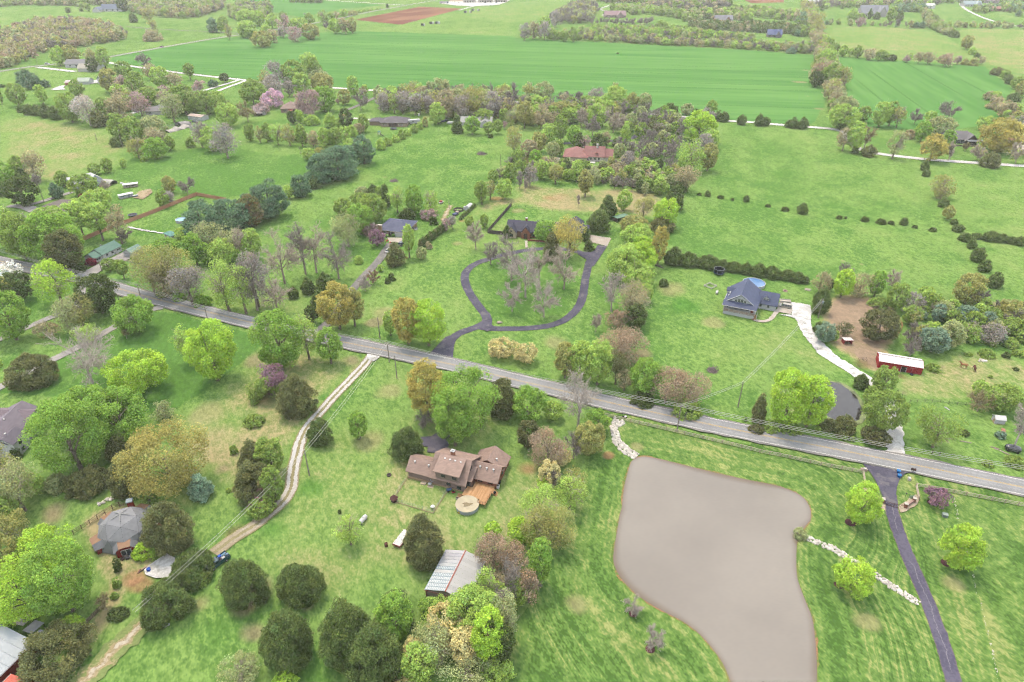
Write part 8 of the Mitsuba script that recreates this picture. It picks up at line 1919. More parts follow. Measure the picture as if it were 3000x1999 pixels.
simple('run_in_shed', 'open shed with green metal roof behind the big cedar', 'shed', (50.4, 310.0), [('wall', merge([box(0, 7.0, 3.0, 3.1, 0, 2.0), box(0, .1, 0, 3.1, 0, 2.0), box(6.9, 7.0, 0, 3.1, 0, 2.0)]), C(96, 80, 70)), ('roof', (lambda m: (m[0] + np.stack([m[0][:, 0] * 0, m[0][:, 0] * 0, 2.2 - m[0][:, 1] * .06], 1), m[1]))(box(-.3, 7.3, -.5, 3.5, 0, .1)), C(126, 166, 140)), *[('post', box(x - .08, x + .08, 0, .16, 0, 2.1), C(206, 200, 196)) for x in (.1, 2.4, 4.7, 6.9)]], 33)
def board_fence(label, P, h_, col, step, pick=None):
    t = Thing('board_fence', label, 'fence', (0, 0)); q = resample(P, step)
    for (a, b), (c_, d) in zip(q, q[1:]):
        dv = np.array([c_ - a, d - b]); L_ = np.linalg.norm(dv); dv /= L_; nv = np.array([-dv[1], dv[0]]) * .04
        def slab(p0, p1, z0, z1, off=0.0, th_=1.0):
            p0, p1 = np.array([a, b]) + dv * p0 + nv * off, np.array([a, b]) + dv * p1 + nv * off
            qq = np.array([p0 - nv * th_, p1 - nv * th_, p1 + nv * th_, p0 + nv * th_]); return np.vstack([np.column_stack([qq, np.full(4, z0)]), np.column_stack([qq, np.full(4, z1)])]), np.array([[0, 2, 1], [0, 3, 2], [4, 5, 6], [4, 6, 7], [0, 1, 5], [0, 5, 4], [1, 2, 6], [1, 6, 5], [2, 3, 7], [2, 7, 6], [3, 0, 4], [3, 4, 7]])
        nb = 10; pc = []
        for j in range(nb): pc.append(slab(L_ * j / nb + .01, L_ * (j + 1) / nb - .01, .05, h_ + NR.uniform(-.02, .02), off=NR.uniform(-.2, .2)))
        t.part('panel', merge(pc), C(*(np.array(col) + NR.uniform(-9, 9))), vary=0)
        t.part('post', slab(-.07, .07, 0, h_ + .1, off=1.6, th_=1.6), C(*(np.array(col) - 14)))
board_fence('tall orange-brown wooden privacy fence behind the trees at left', [(-197.5, 276), (-193.3, 287.9), (-186.8, 305.8), (-184.1, 309.1), (-177.8, 322.1), (-166.6, 348.8), (-147.6, 340.1)], 1.9, (236, 178, 142), 2.5)
board_fence('dark weathered wooden fence around the yard of the dark-roofed house', [(-.3, 333.4), (-11.4, 296.4), (-3.8, 294.3)], 1.8, (118, 108, 104), 2.5)
t = Thing('wire_fence', 'thin wire fence behind the yard of the dark-roofed house', 'fence', (0, 0))
wf = resample([(-.2, 332.6), (37.7, 319.1), (44, 316)], 3.2)
for (a, b), (c_, d) in zip(wf, wf[1:]):
    t.part('post', cyl(a, b, 0, 1.3, .06, 5), C(96, 100, 92))
    for zq in (.6, 1.2): t.part('wire', tube([(a, b, zq), (c_, d, zq)], .025, 3), C(110, 116, 104))
# green-roofed house, garage and sheds on the left
t = Thing('house', 'long white house with green metal roof and a maroon shrub at its corner', 'house', (-174.3, 264.6), 71.7)
GR = C(124, 166, 150)
t.gable(2.2, 12.2, 0, 6.4, 2.5, 4.4, 'x', C(242, 242, 240), GR, over=.4, vary=.08)
t.gable(-1.6, 2.3, .4, 5.8, 2.2, 3.8, 'x', C(240, 240, 238), GR, over=.35, vary=.08, wname='porch_wall', rname='porch_roof')
for x in (4.4, 7.4): t.window(x, 0, .9, .9, 1.1, 'S', C(200, 200, 200))
t.window(.3, .4, .7, 2.0, 1.1, 'S'); t.window(10.8, 0, 1.0, 2.0, .8, 'S'); t.door(9.0, -.02, 0, .9, 2.0, 'S', C(226, 226, 226))
k = t.part('chimney', box(5.6, 6.2, 3.4, 4.0, 4.0, 5.0), C(200, 200, 200)); t.part('step', box(8.4, 9.6, -1.0, 0, 0, .3), C(190, 180, 170))
for i in range(9): t.part('roof_seam', tube([(2.2 + 1.2 * i, -.35, 2.52), (2.2 + 1.2 * i, 3.2, 4.58)], .03, 4), C(110, 150, 136))
t = Thing('garage', 'white garage with pale green roof beside the green-roofed house', 'garage', (-172.0, 271.4), 71.7)
t.gable(.4, 6.6, -10.0, -5.8, 2.2, 3.6, 'x', C(240, 240, 240), C(150, 182, 166), over=.3, vary=.08)
k = t.part('garage_door', box(.3, .41, -9.2, -6.7, 0, 1.95), C(222, 224, 228)); t.part('trim', merge([box(.28, .3, -9.35, -9.2, 0, 2.1), box(.28, .3, -6.7, -6.55, 0, 2.1), box(.28, .3, -9.35, -6.55, 1.95, 2.1)]), WHT, sub=k)
t = Thing('shed', 'white shed with teal hip roof by the light blue pool', 'shed', (-158.0, 290.6), -36)
t.hip(0, 6.0, 0, 3.2, 2.3, 3.4, 'x', C(242, 242, 242), C(118, 176, 166), over=.3, vary=.08); t.door(1.2, -.02, 0, .8, 1.9, 'S', C(226, 200, 170))
t = Thing('poultry_shed', 'white flat-roofed poultry shed, the one farther back', 'shed', (-208.4, 363.2), 24)
t.part('wall', box(-3.4, 3.6, -1.3, 1.6, .3, 1.7), C(204, 196, 184), vary=.1); t.part('roof', box(-3.7, 3.9, -1.6, 1.9, 1.75, 1.85), C(252, 252, 252)); t.part('skid', box(-3.4, 3.6, -1.2, 1.5, 0, .28), C(140, 116, 100)); t.window(0, -1.3, .7, 4.2, .5, 'S', C(150, 140, 130))
t = Thing('poultry_shed', 'white flat-roofed poultry shed, the one nearer the garden', 'shed', (-202.5, 346.2), 42)
t.part('wall', box(-3.4, 3.2, -1.4, 1.3, .3, 1.8), C(220, 224, 228), vary=.06); t.part('roof', box(-3.7, 3.5, -1.7, 1.6, 1.85, 1.95), C(252, 252, 252)); t.part('skid', box(-3.4, 3.2, -1.3, 1.2, 0, .28), C(190, 186, 180)); t.door(1.0, -1.43, .3, .8, 1.4, 'S', C(150, 160, 166)); t.window(-2.0, -1.4, 1.0, 1.2, .4, 'S', C(120, 150, 190))
simple('coop', 'small grey coop beside the dirt garden patch', 'coop', (-197.8, 346.6), [('wall', box(-1.1, 1.1, -.6, .6, .3, 1.0), C(120, 130, 136)), ('roof', box(-1.3, 1.3, -.8, .8, 1.0, 1.1), C(226, 230, 232)), ('leg', box(-1.0, 1.0, -.5, .5, 0, .3), C(90, 84, 80))], 35)
t = Thing('barn', 'big white barn with steep white roof behind the green tree at left', 'barn', (-229.4, 366.2), 47)
t.gable(-11.5, 0, 0, 7.0, 3.2, 6.0, 'x', C(232, 236, 240), C(252, 252, 252), over=.2, vary=.03, at=3.5); t.gable(-2.0, 4.0, -1.5, 5.0, 3.2, 5.8, 'y', C(216, 226, 232), C(252, 252, 252), over=.2, vary=.03, wname='side_wall', rname='side_roof'); t.door(1.0, -1.52, 0, 1.6, 2.2, 'S', C(206, 214, 220))
t = Thing('hoop_house', 'low translucent hoop house with torn cover right of the white barn', 'greenhouse', (-227.0, 369.6), -18)
a = np.linspace(0, np.pi, 9); P = np.stack([np.stack([np.full(9, x), -2.6 * np.cos(a), 2.5 * np.sin(a) ** .8 * (1 if 0 < x < 8 else .9)], 1) for x in np.linspace(0, 8, 6)]); t.part('cover', grid_quads(P), C(214, 214, 206), vary=.15)
for x in np.linspace(0, 8, 6): t.part('hoop', tube(np.stack([np.full(9, x), -2.64 * np.cos(a), 2.54 * np.sin(a) ** .8], 1), .05, 4), C(170, 166, 158))
simple('tarp_heap', 'small white tarp heap on the grass right of the torn hoop house', 'tarp', (-216.7, 369.7), [('sheet', cyl(0, 0, 0, .5, .9, 8, .5), WHT), ('corner', cyl(1.0, -.3, 0, .3, .6, 7, .3), C(236, 236, 236))])
simple('satellite_dish_pole', 'white basketball hoop beside the big round green tree', 'hoop', (-252.0, 333.5), [('pole', cyl(0, 0, 0, 3.0, .1, 6), C(120, 110, 104)), ('board', box(-1.1, 1.1, -.15, .15, 2.4, 3.5), C(226, 226, 230)), ('arm', tube([(-2.0, 0, 2.2), (1.6, .4, 2.6)], .1, 5), C(220, 214, 220))])
t = Thing('house', 'house with purple-grey roof and white walls at the left edge', 'house', (-133.3, 140.7), 89.1)
t.gable(-1.0, 14.0, -.8, 9.0, 4.6, 7.2, 'x', C(236, 238, 240), C(140, 130, 142), over=.4, at=4.1, vary=.15)
t.gable(-1.2, 4.0, -2.4, 2.0, 4.6, 6.2, 'x', C(240, 240, 240), C(132, 124, 138), over=.3, vary=.15, wname='side_wall', rname='side_roof')
t.gable(7.0, 14.6, -1.2, 16.0, 4.4, 6.6, 'y', C(236, 236, 236), C(146, 130, 140), over=.4, vary=.2, wname='back_wall', rname='back_roof')
for y in (-1.4,): t.window(1.2, -2.4, 2.9, .9, 1.1, 'S', C(90, 100, 96))
t.window(1.2, -2.4, .7, .9, 1.1, 'S', C(90, 100, 96)); vents(t, [(3.4, 6.6, 6.2), (3.6, 3.8, 7.0), (6.0, 3.6, 7.2), (1.2, .6, 6.1)])
# farther houses
t = Thing('house', 'tan house with dark grey hip roof and covered back porch beside the camper', 'house', (-102.4, 501.2), -2)
t.hip(0, 11.0, 0, 9.0, 2.6, 4.6, 'x', C(190, 166, 146), C(106, 100, 110), over=.5, vary=.2); t.hip(9.0, 27.5, -4.0, 11.0, 2.7, 5.8, 'x', C(196, 172, 152), C(108, 102, 112), over=.6, vary=.2)
for x in (11.0, 12.6, 22.5, 24.0): t.window(x, -4.0, .9, .9, 1.2, 'S')
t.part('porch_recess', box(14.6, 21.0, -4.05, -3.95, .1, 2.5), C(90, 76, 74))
for x in (14.8, 16.9, 19.0, 21.0): t.part('porch_post', box(x - .12, x + .12, -4.3, -4.06, 0, 2.6), C(176, 130, 116))
for i in range(9): t.part('roof_vent', box(1.0 + 2.7 * i, 1.3 + 2.7 * i, 4.6 if i < 4 else 3.6, 4.9 if i < 4 else 3.9, 4.5 if i < 4 else 5.7, 4.8 if i < 4 else 6.0), C(150, 150, 156))
t = Thing('camper_trailer', 'white camper trailer parked right of the tan house', 'camper', (-73.5, 503.0), 20)
t.part('body', box(0, 7.5, 0, 2.6, .6, 3.2), C(244, 244, 246)); t.part('nose', box(-1.6, 0, .2, 2.4, 1.7, 3.1), C(240, 240, 242)); t.part('stripe', box(.1, 7.4, -.03, 0, 1.4, 1.7), C(130, 130, 140)); t.window(2.4, 0, 1.9, 1.4, .7, 'S', C(180, 180, 184)); t.door(5.4, -.02, .7, .8, 2.0, 'S', C(224, 224, 226))
for x in (4.0, 5.2): t.part('wheel', tube([(x, -.05, .4), (x, .25, .4)], .4, 10), C(40, 40, 42))
simple('play_tower', 'wooden play tower with green roof on the lawn before the tan house', 'playset', (-90.5, 471.4), [('roof', cyl(0, 0, 2.6, 3.8, 1.3, 4, .1), C(120, 170, 160)), ('deck', box(-.9, .9, -.9, .9, 1.4, 1.55), C(206, 200, 190)), *[('post', box(x - .08, x + .08, y - .08, y + .08, 0, 2.7), C(190, 180, 166)) for x in (-.9, .9) for y in (-.9, .9)], ('slide', tube([(.9, 0, 1.4), (3.2, -1.0, .2)], .28, 6), C(90, 90, 80)), ('swing_beam', tube([(-.9, 0, 2.3), (-3.6, 0, 2.3)], .1, 5), C(150, 130, 110))])
simple('boat_cover', 'white covered boat on the lawn left of the spruce before the pale house', 'boat', (-44.6, 505.2), [('cover', tube([(-3.0, 0, .7), (-1.5, 0, .9), (1.5, 0, .9), (3.0, 0, .7)], [.2, 1.1, 1.1, .3], 8), C(246, 246, 246)), ('trailer', box(-2.4, 2.2, -.6, .6, .1, .3), C(120, 116, 112))], 5)
t = Thing('house', 'pale grey-roofed white house behind the spruce and round green tree', 'house', (-36.6, 499.7), -2)
t.gable(0, 22, 0, 9.5, 2.6, 5.4, 'x', C(236, 238, 238), C(190, 190, 188), over=.5, vary=.1); t.gable(14, 21, -4.5, 5, 2.6, 5.0, 'y', C(240, 240, 240), C(186, 186, 186), over=.4, vary=.1, wname='wing_wall', rname='wing_roof'); t.window(17.5, -4.5, .8, 1.6, 1.3, 'S'); t.door(10, -.02, 0, 1, 2.1, 'S', C(150, 150, 150))
simple('utility_post', 'white box on a post right of the camper trailer', 'post', (-69.0, 519.7), [('pole', cyl(0, 0, 0, 2.4, .12, 6), C(200, 200, 200)), ('box', box(-.6, .6, -.4, .4, 2.4, 4.0), C(240, 240, 240))])
t = Thing('house', 'cream house with pink-red shingle roofs among the young woods', 'house', (31.3, 410.6), -8)
PK = C(176, 122, 118)
t.hip(0, 14, 0, 16, 3.0, 7.2, 'y', C(226, 210, 186), PK, over=.6, vary=.2, inset=7); t.gable(12.5, 24.0, 3.0, 14.0, 3.2, 7.8, 'x', C(240, 232, 216), PK, over=.5, vary=.2, wname='main_wall', rname='main_roof'); t.gable(24.1, 29.0, 4.0, 12.0, 3.0, 6.6, 'x', C(240, 234, 222), PK, over=.5, vary=.2, wname='wing_wall', rname='wing_roof')
k = t.part('chimney', box(19.0, 20.2, 7.4, 8.6, 6.0, 9.4), C(240, 236, 228)); t.part('flashing', box(18.6, 20.4, 3.4, 7.3, 5.0, 5.06), C(150, 100, 92))
for x in (14.2, 16.2, 18.6, 21.0): t.window(x, 3.0, .9, 1.0, 1.5, 'S')
t.part('patio', box(13.5, 19.0, -1.0, 2.9, 0, .25), C(240, 236, 230)); t.window(29.0, 8, 1.0, 1.4, 1.4, 'E')
t = Thing('house', 'brick house with teal metal roof hidden by bare trees', 'house', (102.0, 495.0), -10)
t.gable(0, 15, 0, 8, 2.8, 4.8, 'x', C(186, 140, 120), C(150, 190, 184), over=.4, vary=.1); t.window(4, 0, .9, 1.4, 1.2, 'S'); t.window(10, 0, .9, 1.4, 1.2, 'S')
t = Thing('house', 'dark blue house with grey gables and a stone front porch', 'house', (292.0, 452.7), -8)
NB = C(58, 72, 100)
t.gable(-1.5, 7.0, 0, 11.0, 3.0, 6.8, 'x', NB, C(140, 136, 142), over=.8, vary=.15); t.gable(5.4, 12.0, -2.0, 8.0, 3.0, 6.2, 'y', C(150, 136, 124), C(144, 140, 146), over=.9, vary=.15, wname='gable_wall', rname='gable_roof'); t.gable(-6.0, -1.6, 3, 9, 4.2, 6.6, 'y', NB, C(146, 142, 148), over=.5, vary=.15, wname='tower_wall', rname='tower_roof')
v, f = box(5.2, 15.0, -5.2, -2.0, 0, .14); v[:, 2] += 2.7 + (v[:, 1] + 5.2) * .14
t.part('porch_roof', (v, f), C(170, 176, 184)); t.part('porch_wall', box(-6, 16, -7.4, -7.0, 0, .9), C(170, 158, 148), vary=.2)
for x in (5.6, 8.6, 11.6, 14.6): t.part('porch_post', box(x - .15, x + .15, -5.0, -4.7, 0, 2.7), C(120, 108, 100))
for x in (-3.8,): t.window(x, 3.0, 2.4, 1.8, 1.6, 'S', C(226, 232, 236))
for x in (7.2, 10.2): t.window(x, -2.0, .8, 1.4, 1.4, 'S', C(90, 96, 110))
t.window(1.5, 0, .8, 1.2, 1.3, 'S')
t = Thing('house', 'low house with faded red roof at the right edge behind the golden tree', 'house', (325.0, 452.0), -12)
t.gable(0, 22, 0, 9, 2.6, 4.6, 'x', C(150, 130, 116), C(196, 136, 122), over=.6, vary=.2); t.window(5, 0, .9, 1.8, 1.2, 'S'); t.window(12, 0, .9, 1.8, 1.2, 'S')
t = Thing('house', 'house with brown-rose hip roof and red awning behind the blossom trees', 'house', (-177.7, 541.0), 6)
t.hip(0, 13, 0, 14, 2.7, 6.6, 'y', C(186, 160, 146), C(170, 146, 136), over=.6, vary=.15, inset=6); t.gable(10, 21, 2, 12, 2.7, 5.4, 'x', C(180, 150, 140), C(160, 132, 132), over=.5, vary=.15, wname='wing_wall', rname='wing_roof'); t.part('awning', box(6.0, 9.4, -5.0, -.6, 2.0, 2.15), C(206, 80, 96)); t.part('awning_post', box(6.1, 6.3, -4.9, -4.7, 0, 2.0), C(180, 170, 166)); t.part('patio', box(4, 10, -3, -.5, 0, .3), C(226, 216, 210)); t.window(3, 0, .9, 1.6, 1.2, 'S')
t = Thing('barn', 'small grey-roofed barn with white gable under pink blossom', 'barn', (-198.0, 530.0), 12)
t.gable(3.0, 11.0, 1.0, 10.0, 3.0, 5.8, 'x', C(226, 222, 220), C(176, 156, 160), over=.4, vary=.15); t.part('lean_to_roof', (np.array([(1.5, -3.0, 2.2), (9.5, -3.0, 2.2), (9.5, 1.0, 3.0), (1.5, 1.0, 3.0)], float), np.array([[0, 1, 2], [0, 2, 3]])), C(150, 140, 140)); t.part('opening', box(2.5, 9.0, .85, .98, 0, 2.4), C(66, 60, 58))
for x in (2.0, 4.4, 6.8, 9.2): t.part('post', box(x - .12, x + .12, -2.8, -2.56, 0, 2.2), C(110, 104, 104))
t = Thing('house', 'long white house with grey roof on the lawn at far left', 'house', (-456.0, 738.0), 4)
t.gable(0, 36.0, 4, 18, 3.4, 7.0, 'x', C(236, 236, 238), C(146, 146, 152), over=.5, vary=.1); t.gable(24, 42, -21, -9, 3.2, 6.6, 'x', C(228, 226, 220), C(206, 200, 186), over=.5, vary=.12, wname='annex_wall', rname='annex_roof')
for x in (5, 11, 17, 23, 29): t.window(x, 4, 1.2, 1.4, 1.6, 'S', C(120, 120, 126))
for y in (7.5, 13): t.window(0, y, 1.2, 1.6, 1.2, 'W', C(120, 120, 126))
t.window(24, -15, 1.2, 1.8, 1.4, 'W', C(120, 120, 126))
t = Thing('shed', 'low shed with red front and pale green roof at far left', 'shed', (-405.0, 650.0), 5)
t.gable(0, 9.5, 0, 8, 2.2, 3.6, 'x', C(206, 130, 118), C(226, 210, 206), over=.4, vary=.05); t.gable(9.6, 20, 2, 12, 2.6, 5.0, 'x', C(226, 232, 228), C(190, 206, 190), over=.4, vary=.06, wname='main_wall', rname='main_roof'); t.door(14, 1.98, 0, 2, 2.2, 'S', C(200, 206, 200))
t = Thing('cottage', 'small white cottage with steep dark blue roof beside the olive tree', 'cottage', (-379.5, 658.0), -25)
t.gable(0, 8, 0, 10, 3.6, 7.6, 'y', C(248, 248, 248), C(84, 96, 124), over=.3, vary=.1); t.window(2.6, 0, 4.4, .9, 1.2, 'S'); t.door(5, -.02, 0, 1.6, 1.6, 'S', C(60, 120, 190))
t = Thing('shed', 'white metal shed with rusty pinkish roof near the collapsed greenhouse', 'shed', (-240.0, 518.5), -22)
t.gable(0, 13, 0, 7, 2.7, 3.6, 'x', C(228, 234, 236), C(226, 206, 196), over=.2, vary=.12)
for x in (8.0, 11.0): t.door(x, -.02, 0, 1.6, 2.3, 'S', C(244, 246, 246))
for x in (4.0, 8.6): t.part('roof_stripe', box(x, x + .3, -.2, 3.4, 3.0, 3.05), C(190, 140, 130))
t = Thing('collapsed_greenhouse', 'collapsed greenhouse with bare hoops and torn white plastic', 'greenhouse', (-237.1, 479.0), 62)
a = np.linspace(0, np.pi, 9)
for x in np.linspace(2, 15, 9): t.part('hoop', tube(np.stack([np.full(9, x), 9 - 3.5 * np.cos(a), 2.6 * np.sin(a)], 1), .07, 4), C(190, 200, 196))
P = np.stack([np.stack([np.full(9, x), 3.4 - 3.4 * np.cos(a), (1.4 + .9 * math.sin(x * .9)) * np.sin(a) + .1], 1) for x in np.linspace(0, 20, 14)]); P += NR.normal(0, .12, P.shape); P[..., 2] = np.maximum(P[..., 2], .05)
t.part('plastic_sheet', grid_quads(P), C(216, 208, 200), vary=.25)
P = np.stack([np.stack([np.full(9, x), 9 - 4.0 * np.cos(a), 3.4 * np.sin(a) * (1 - .03 * (x - 15))], 1) for x in np.linspace(15, 23, 6)]); t.part('torn_cover', grid_quads(P), C(176, 172, 170), vary=.2); t.part('end_wall', box(23, 23.2, 5.2, 12.8, 0, 2.4), C(170, 160, 156)); t.part('door', box(23.2, 23.3, 7.6, 9.4, 0, 2.1), C(236, 240, 240))
t = Thing('house', 'white house with grey roof half hidden by trees right of the silver car', 'house', (-277.6, 532.2), 14)
t.gable(0, 17, 0, 9, 2.8, 5.2, 'x', C(236, 236, 236), C(156, 152, 158), over=.5, vary=.1); t.window(0, 4.5, 1.0, 1.6, 1.0, 'W', C(100, 104, 110)); t.window(3, 0, .9, 1.6, 1.1, 'S'); t.gable(13, 19, -3, 4, 2.6, 4.4, 'y', C(232, 232, 232), C(160, 156, 160), over=.4, vary=.1, wname='wing_wall', rname='wing_roof')
t = Thing('house', 'far white house with blue-grey roof at the edge of the top left wood', 'house', (-712, 1308), 4)
t.gable(0, 36, 0, 16, 4.0, 11.0, 'x', C(236, 238, 240), C(120, 132, 160), over=.6, vary=.1); t.gable(-8, 4, -14, 2, 3.6, 8.0, 'y', C(240, 240, 242), C(124, 136, 164), over=.6, vary=.1, wname='wing_wall', rname='wing_roof'); t.window(10, 0, 1.2, 2.4, 2.0, 'S', C(110, 110, 116)); t.window(20, 0, 1.2, 2.4, 2.0, 'S', C(110, 110, 116)); t.window(28, 0, 1.2, 2.4, 2.0, 'S', C(110, 110, 116))
# top farm
t = Thing('barn', 'large teal-roofed livestock barn at the far top centre', 'barn', (-95, 1478), 2)
t.gable(0, 24, 0, 30, 4.5, 9, 'y', C(216, 206, 196), C(150, 196, 196), over=.6, vary=.08)
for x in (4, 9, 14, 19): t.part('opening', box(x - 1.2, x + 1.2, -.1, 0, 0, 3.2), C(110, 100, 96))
t = Thing('barn', 'large teal-roofed barn in the middle of the far top farm', 'barn', (-66, 1482), 2)
t.gable(0, 28, 0, 30, 4.5, 9, 'y', C(210, 196, 186), C(146, 192, 194), over=.6, vary=.08)
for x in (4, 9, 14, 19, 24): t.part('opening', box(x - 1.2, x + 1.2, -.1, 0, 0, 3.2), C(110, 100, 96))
t = Thing('barn', 'teal-roofed barn at the right end of the far top farm', 'barn', (-34, 1490), 2)
t.gable(0, 24, 0, 30, 4.5, 9, 'y', C(206, 190, 180), C(150, 194, 196), over=.6, vary=.08)
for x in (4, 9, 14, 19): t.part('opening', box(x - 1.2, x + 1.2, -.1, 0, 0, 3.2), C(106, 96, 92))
simple('semi_trailer', 'long grey stock trailer left of the far teal-roofed barns', 'trailer', (-139.4, 1464), [('box', box(0, 13, 0, 2.6, 1, 4), C(196, 190, 190)), ('cab', box(13.6, 17, 0, 2.6, .6, 3.6), C(60, 76, 110)), ('wheels', box(1, 4, -.05, 2.65, 0, 1), C(50, 50, 50))])
for i, (x, y) in enumerate(((-40, 1476), (-30, 1472), (-52, 1470), (-20, 1484), (-112, 1480), (-104, 1474))): car('parked_car', ['white', 'blue', 'dark', 'red', 'silver', 'pale'][i] + ' car parked in the yard of the far teal-roofed barns', 'car', (x, y), 30 * i, [C(240, 240, 240), C(80, 120, 170), C(60, 60, 70), C(170, 80, 80), C(200, 204, 210), C(220, 214, 206)][i], detail=False)
HL = ['leftmost', 'middle', 'rightmost']
for i, (x, y) in enumerate(((-131.5, 1103.0), (-121.5, 1125.2), (-113.5, 1128.3))): simple('field_shelter', f'black and white cattle shelter on the far pasture, {HL[i]} of the nearer three', 'shelter', (x, y), [('body', box(-2.4, 1.6, -1.6, 1.6, 0, 3.0), C(52, 60, 62)), ('end', box(1.62, 3.0 + i, -1.6, 1.6, 0, 3.0), C(244, 246, 246))], group='cattle shelters on the far pasture')
HL = ['leftmost', 'second', 'third', 'rightmost']
for i, (x, y) in enumerate(((-79.7, 1289.4), (-70.5, 1289.4), (-68.5, 1323.1), (-58.5, 1319.7))): simple('field_shelter', f'black and white cattle shelter near the far farm, {HL[i]} of four from the left', 'shelter', (x, y), [('body', box(-2.4 if i % 2 == 0 else 0, 1.6, -1.6, 1.6, 0, 3.0), C(52, 60, 62)), ('end', box(1.62 if i % 2 == 0 else -2.6, 2.8 if i % 2 == 0 else -.02, -1.6, 1.6, 0, 3.0), C(244, 246, 246))], group='cattle shelters on the far pasture')
def far_house(label, o, ang, L_, W_, e, r, wall, roof, kind='house'):
    t = Thing(kind, label, kind, o, ang)
    t.gable(0, L_, 0, W_, e, r, 'x', wall, roof, over=.6, vary=.1)
    for x in np.arange(3, L_ - 2, 5): t.window(x, 0, 1.2, 1.8, 1.6, 'S', C(120, 118, 116))
    t.gable(L_ * .55, L_ * .85, -W_ * .35, W_ * .4, e, r - .8, 'y', wall, roof, over=.5, vary=.1, wname='wing_wall', rname='wing_roof')
far_house('far low house with pinkish-purple roof before the purplish wood', (150, 1214), 0, 34, 20, 3.5, 9, C(176, 150, 148), C(172, 140, 146))
far_house('far brick house with grey roof behind the dark cedar rows', (306, 1130), -6, 26, 16, 5, 11, C(190, 130, 112), C(150, 150, 160))
far_house('far house with bright blue-purple roof left of the central tree row', (336, 976), -10, 18, 12, 3.5, 9, C(150, 140, 150), C(110, 122, 170))
far_house('far grey steep-gabled house left of the dark conifer wood', (570, 1228), 0, 44, 20, 5, 16, C(206, 200, 198), C(166, 168, 180))
far_house('small far white shed at the right end of the dark conifer wood', (745, 1362), 0, 16, 12, 5, 8, C(250, 250, 250), C(252, 252, 252), 'shed')
far_house('far pale blue-roofed house beside the curving white lane', (836, 1400), 0, 32, 16, 4, 9, C(226, 226, 226), C(176, 196, 204))
far_house('far small barn with reddish roof in the top right paddock', (838, 1316), 0, 28, 12, 3.5, 7, C(170, 120, 110), C(196, 140, 132), 'barn')
far_house('far long white building at the top left of the conifer wood', (560, 1440), 0, 50, 16, 4, 8, C(240, 240, 244), C(226, 230, 236), 'building')
far_house('far lilac-roofed house at the top right corner', (915, 1468), 0, 26, 14, 5, 11, C(190, 170, 176), C(180, 160, 176))
far_house('far white house at the top right above the dark conifers', (745, 1428), 0, 22, 12, 4, 8, C(230, 226, 226), C(210, 206, 210))
# ---------------------------------------------------------------- poles and lines
PL = ['brown pole with guy wires right of the white gravel drive', 'tall pole between the rail fence and the main road', 'leaning pole on the lawn behind the roadside hedge by the pond', 'single pole on the lawn right of the gravel lane', 'dark pole on the lawn by the golden tree near the circular driveway', 'grey pole on the lawn below the main road by the gravel lane', 'pole with crossarm at the mouth of the gravel lane',
      'pole with crossarm at the near road edge by the left lawn', 'pole with crossarm standing behind the left lawn tree', 'short pole on the lawn by the dark round tree at left', 'pole at the mouth of the green-roofed house driveway', 'pole with crossarm at the road edge by the gnarled tree', 'pole on the left pasture by the small cedar', 'white topped pole on the left pasture', 'thin white pole on the long lawn before the pink-roofed house',
      'leaning pole before the dark blue house', 'thin pole in the hedge left of the dark pines', 'thin pole by the white hoop greenhouse', 'pole at the far left grey road', 'pole beside the long white house drive', 'thin tall pole behind the big round green tree']
for i, (x, y, h_, arm) in enumerate(POLES):
    t = Thing('utility_pole', PL[i], 'utility pole', (x, y), -21 + 90)
    t.part('pole', tube([(0, 0, 0), (0, 0, h_)], [.17, .11], 8), C(172, 160, 150))
    if arm:
        t.part('crossarm', box(-.08, .08, -1.1, 1.1, h_ - .6, h_ - .45), C(160, 148, 138))
        for q in (-1, 0, 1): t.part('insulator', cyl(0, q, h_ - .45, h_ - .25, .06, 6), C(210, 210, 206))
    elif i == 0:
        t.part('transformer', cyl(0, -.35, h_ - 1.9, h_ - 1.0, .28, 10), C(176, 196, 206))
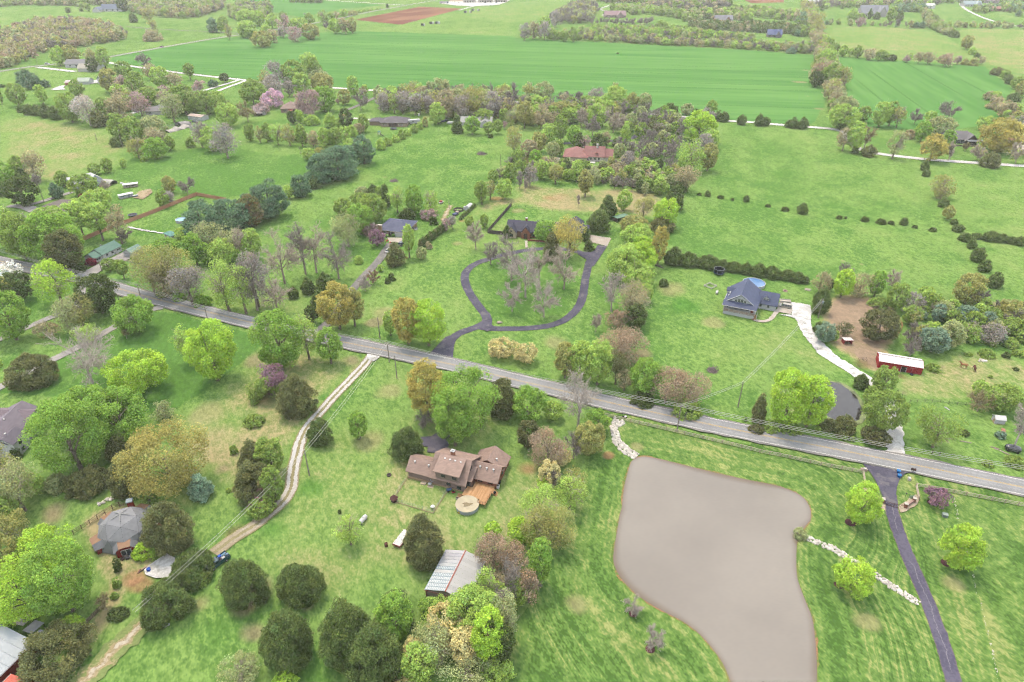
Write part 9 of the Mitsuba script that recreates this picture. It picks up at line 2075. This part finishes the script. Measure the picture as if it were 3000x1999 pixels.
def line(label, A, B, sag=.6, n=2, sp=.8):
    t = Thing('power_line', label, 'power line', (0, 0))
    A, B = np.array(A, float), np.array(B, float); d = (B - A)[:2]; nv = np.array([-d[1], d[0], 0]) / np.linalg.norm(d)
    for i in range(n):
        s = np.linspace(0, 1, 13)[:, None]; o = nv * (i - (n - 1) / 2) * sp
        P = A + o + (B - A) * s; P[:, 2] -= sag * 4 * s[:, 0] * (1 - s[:, 0]); t.part('wire', tube(P, .05, 4), C(226, 224, 220))
pt = lambda i: (POLES[i][0], POLES[i][1], POLES[i][2] - .2)
line('power line over the main road from the pond pole to the gravel lane pole', pt(1), pt(6), 1.2, 3, .7)
line('power line over the main road from the pond pole out past the right edge', pt(1), (140, 121, 9.2), 1.2, 3, .7)
line('power line from the gravel lane pole along the main road to the left lawn pole', pt(6), pt(7), .9, 3, .7)
line('power line from the left lawn pole to the pole behind the left lawn tree', pt(7), pt(8), .5, 3, .7)
line('power line along the far left end of the main road', pt(8), pt(11), .4, 3, .7)
line('power line from the gnarled tree pole out past the left edge', pt(11), (-260, 288, 6), .5, 3, .7)
line('power line from the gravel lane pole across the meadow to the lane pole', pt(6), pt(3), 1.0, 2, .8)
line('power line from the lane pole down over the pickup truck', pt(3), (-73, 86, 7.5), .9, 2, .8)
line('power line from the pond pole to the leaning pole behind the hedge', pt(1), pt(2), .3, 2, .6)
line('power line from the leaning pole to the pole by the white gravel drive', pt(2), pt(0), 1.0, 2, .6)
line('power line across the left lawn from the short pole out past the left edge', pt(9), (-190, 180, 5), .8, 2, .8)
# mulch beds
for i, (x, y, r) in enumerate(MULCH):
    struct(f'mulch_bed_{i:03d}' if i else 'mulch_bed', fill(P_(rough_edge([(x + r * math.cos(a), y + r * math.sin(a)) for a in np.linspace(0, 6.28, 14)[:-1]], .15, .4, i)), .22, 1), 'mulch')
# ---------------------------------------------------------------- the air
scene['haze_medium'] = {'type': 'homogeneous', 'albedo': {'type': 'rgb', 'value': [.95, .95, .95]}, 'sigma_t': 0.00009}
scene['haze'] = {'type': 'cube', 'to_world': T().translate([0, 3100, 60.5]).scale([4600, 4000, 61.5]), 'bsdf': {'type': 'null'}, 'interior': {'type': 'ref', 'id': 'haze_medium'}}
labels['haze'] = {'label': 'thin spring haze over the farmland', 'category': 'haze', 'kind': 'stuff'}
scene['camera']['medium'] = {'type': 'ref', 'id': 'haze_medium'}
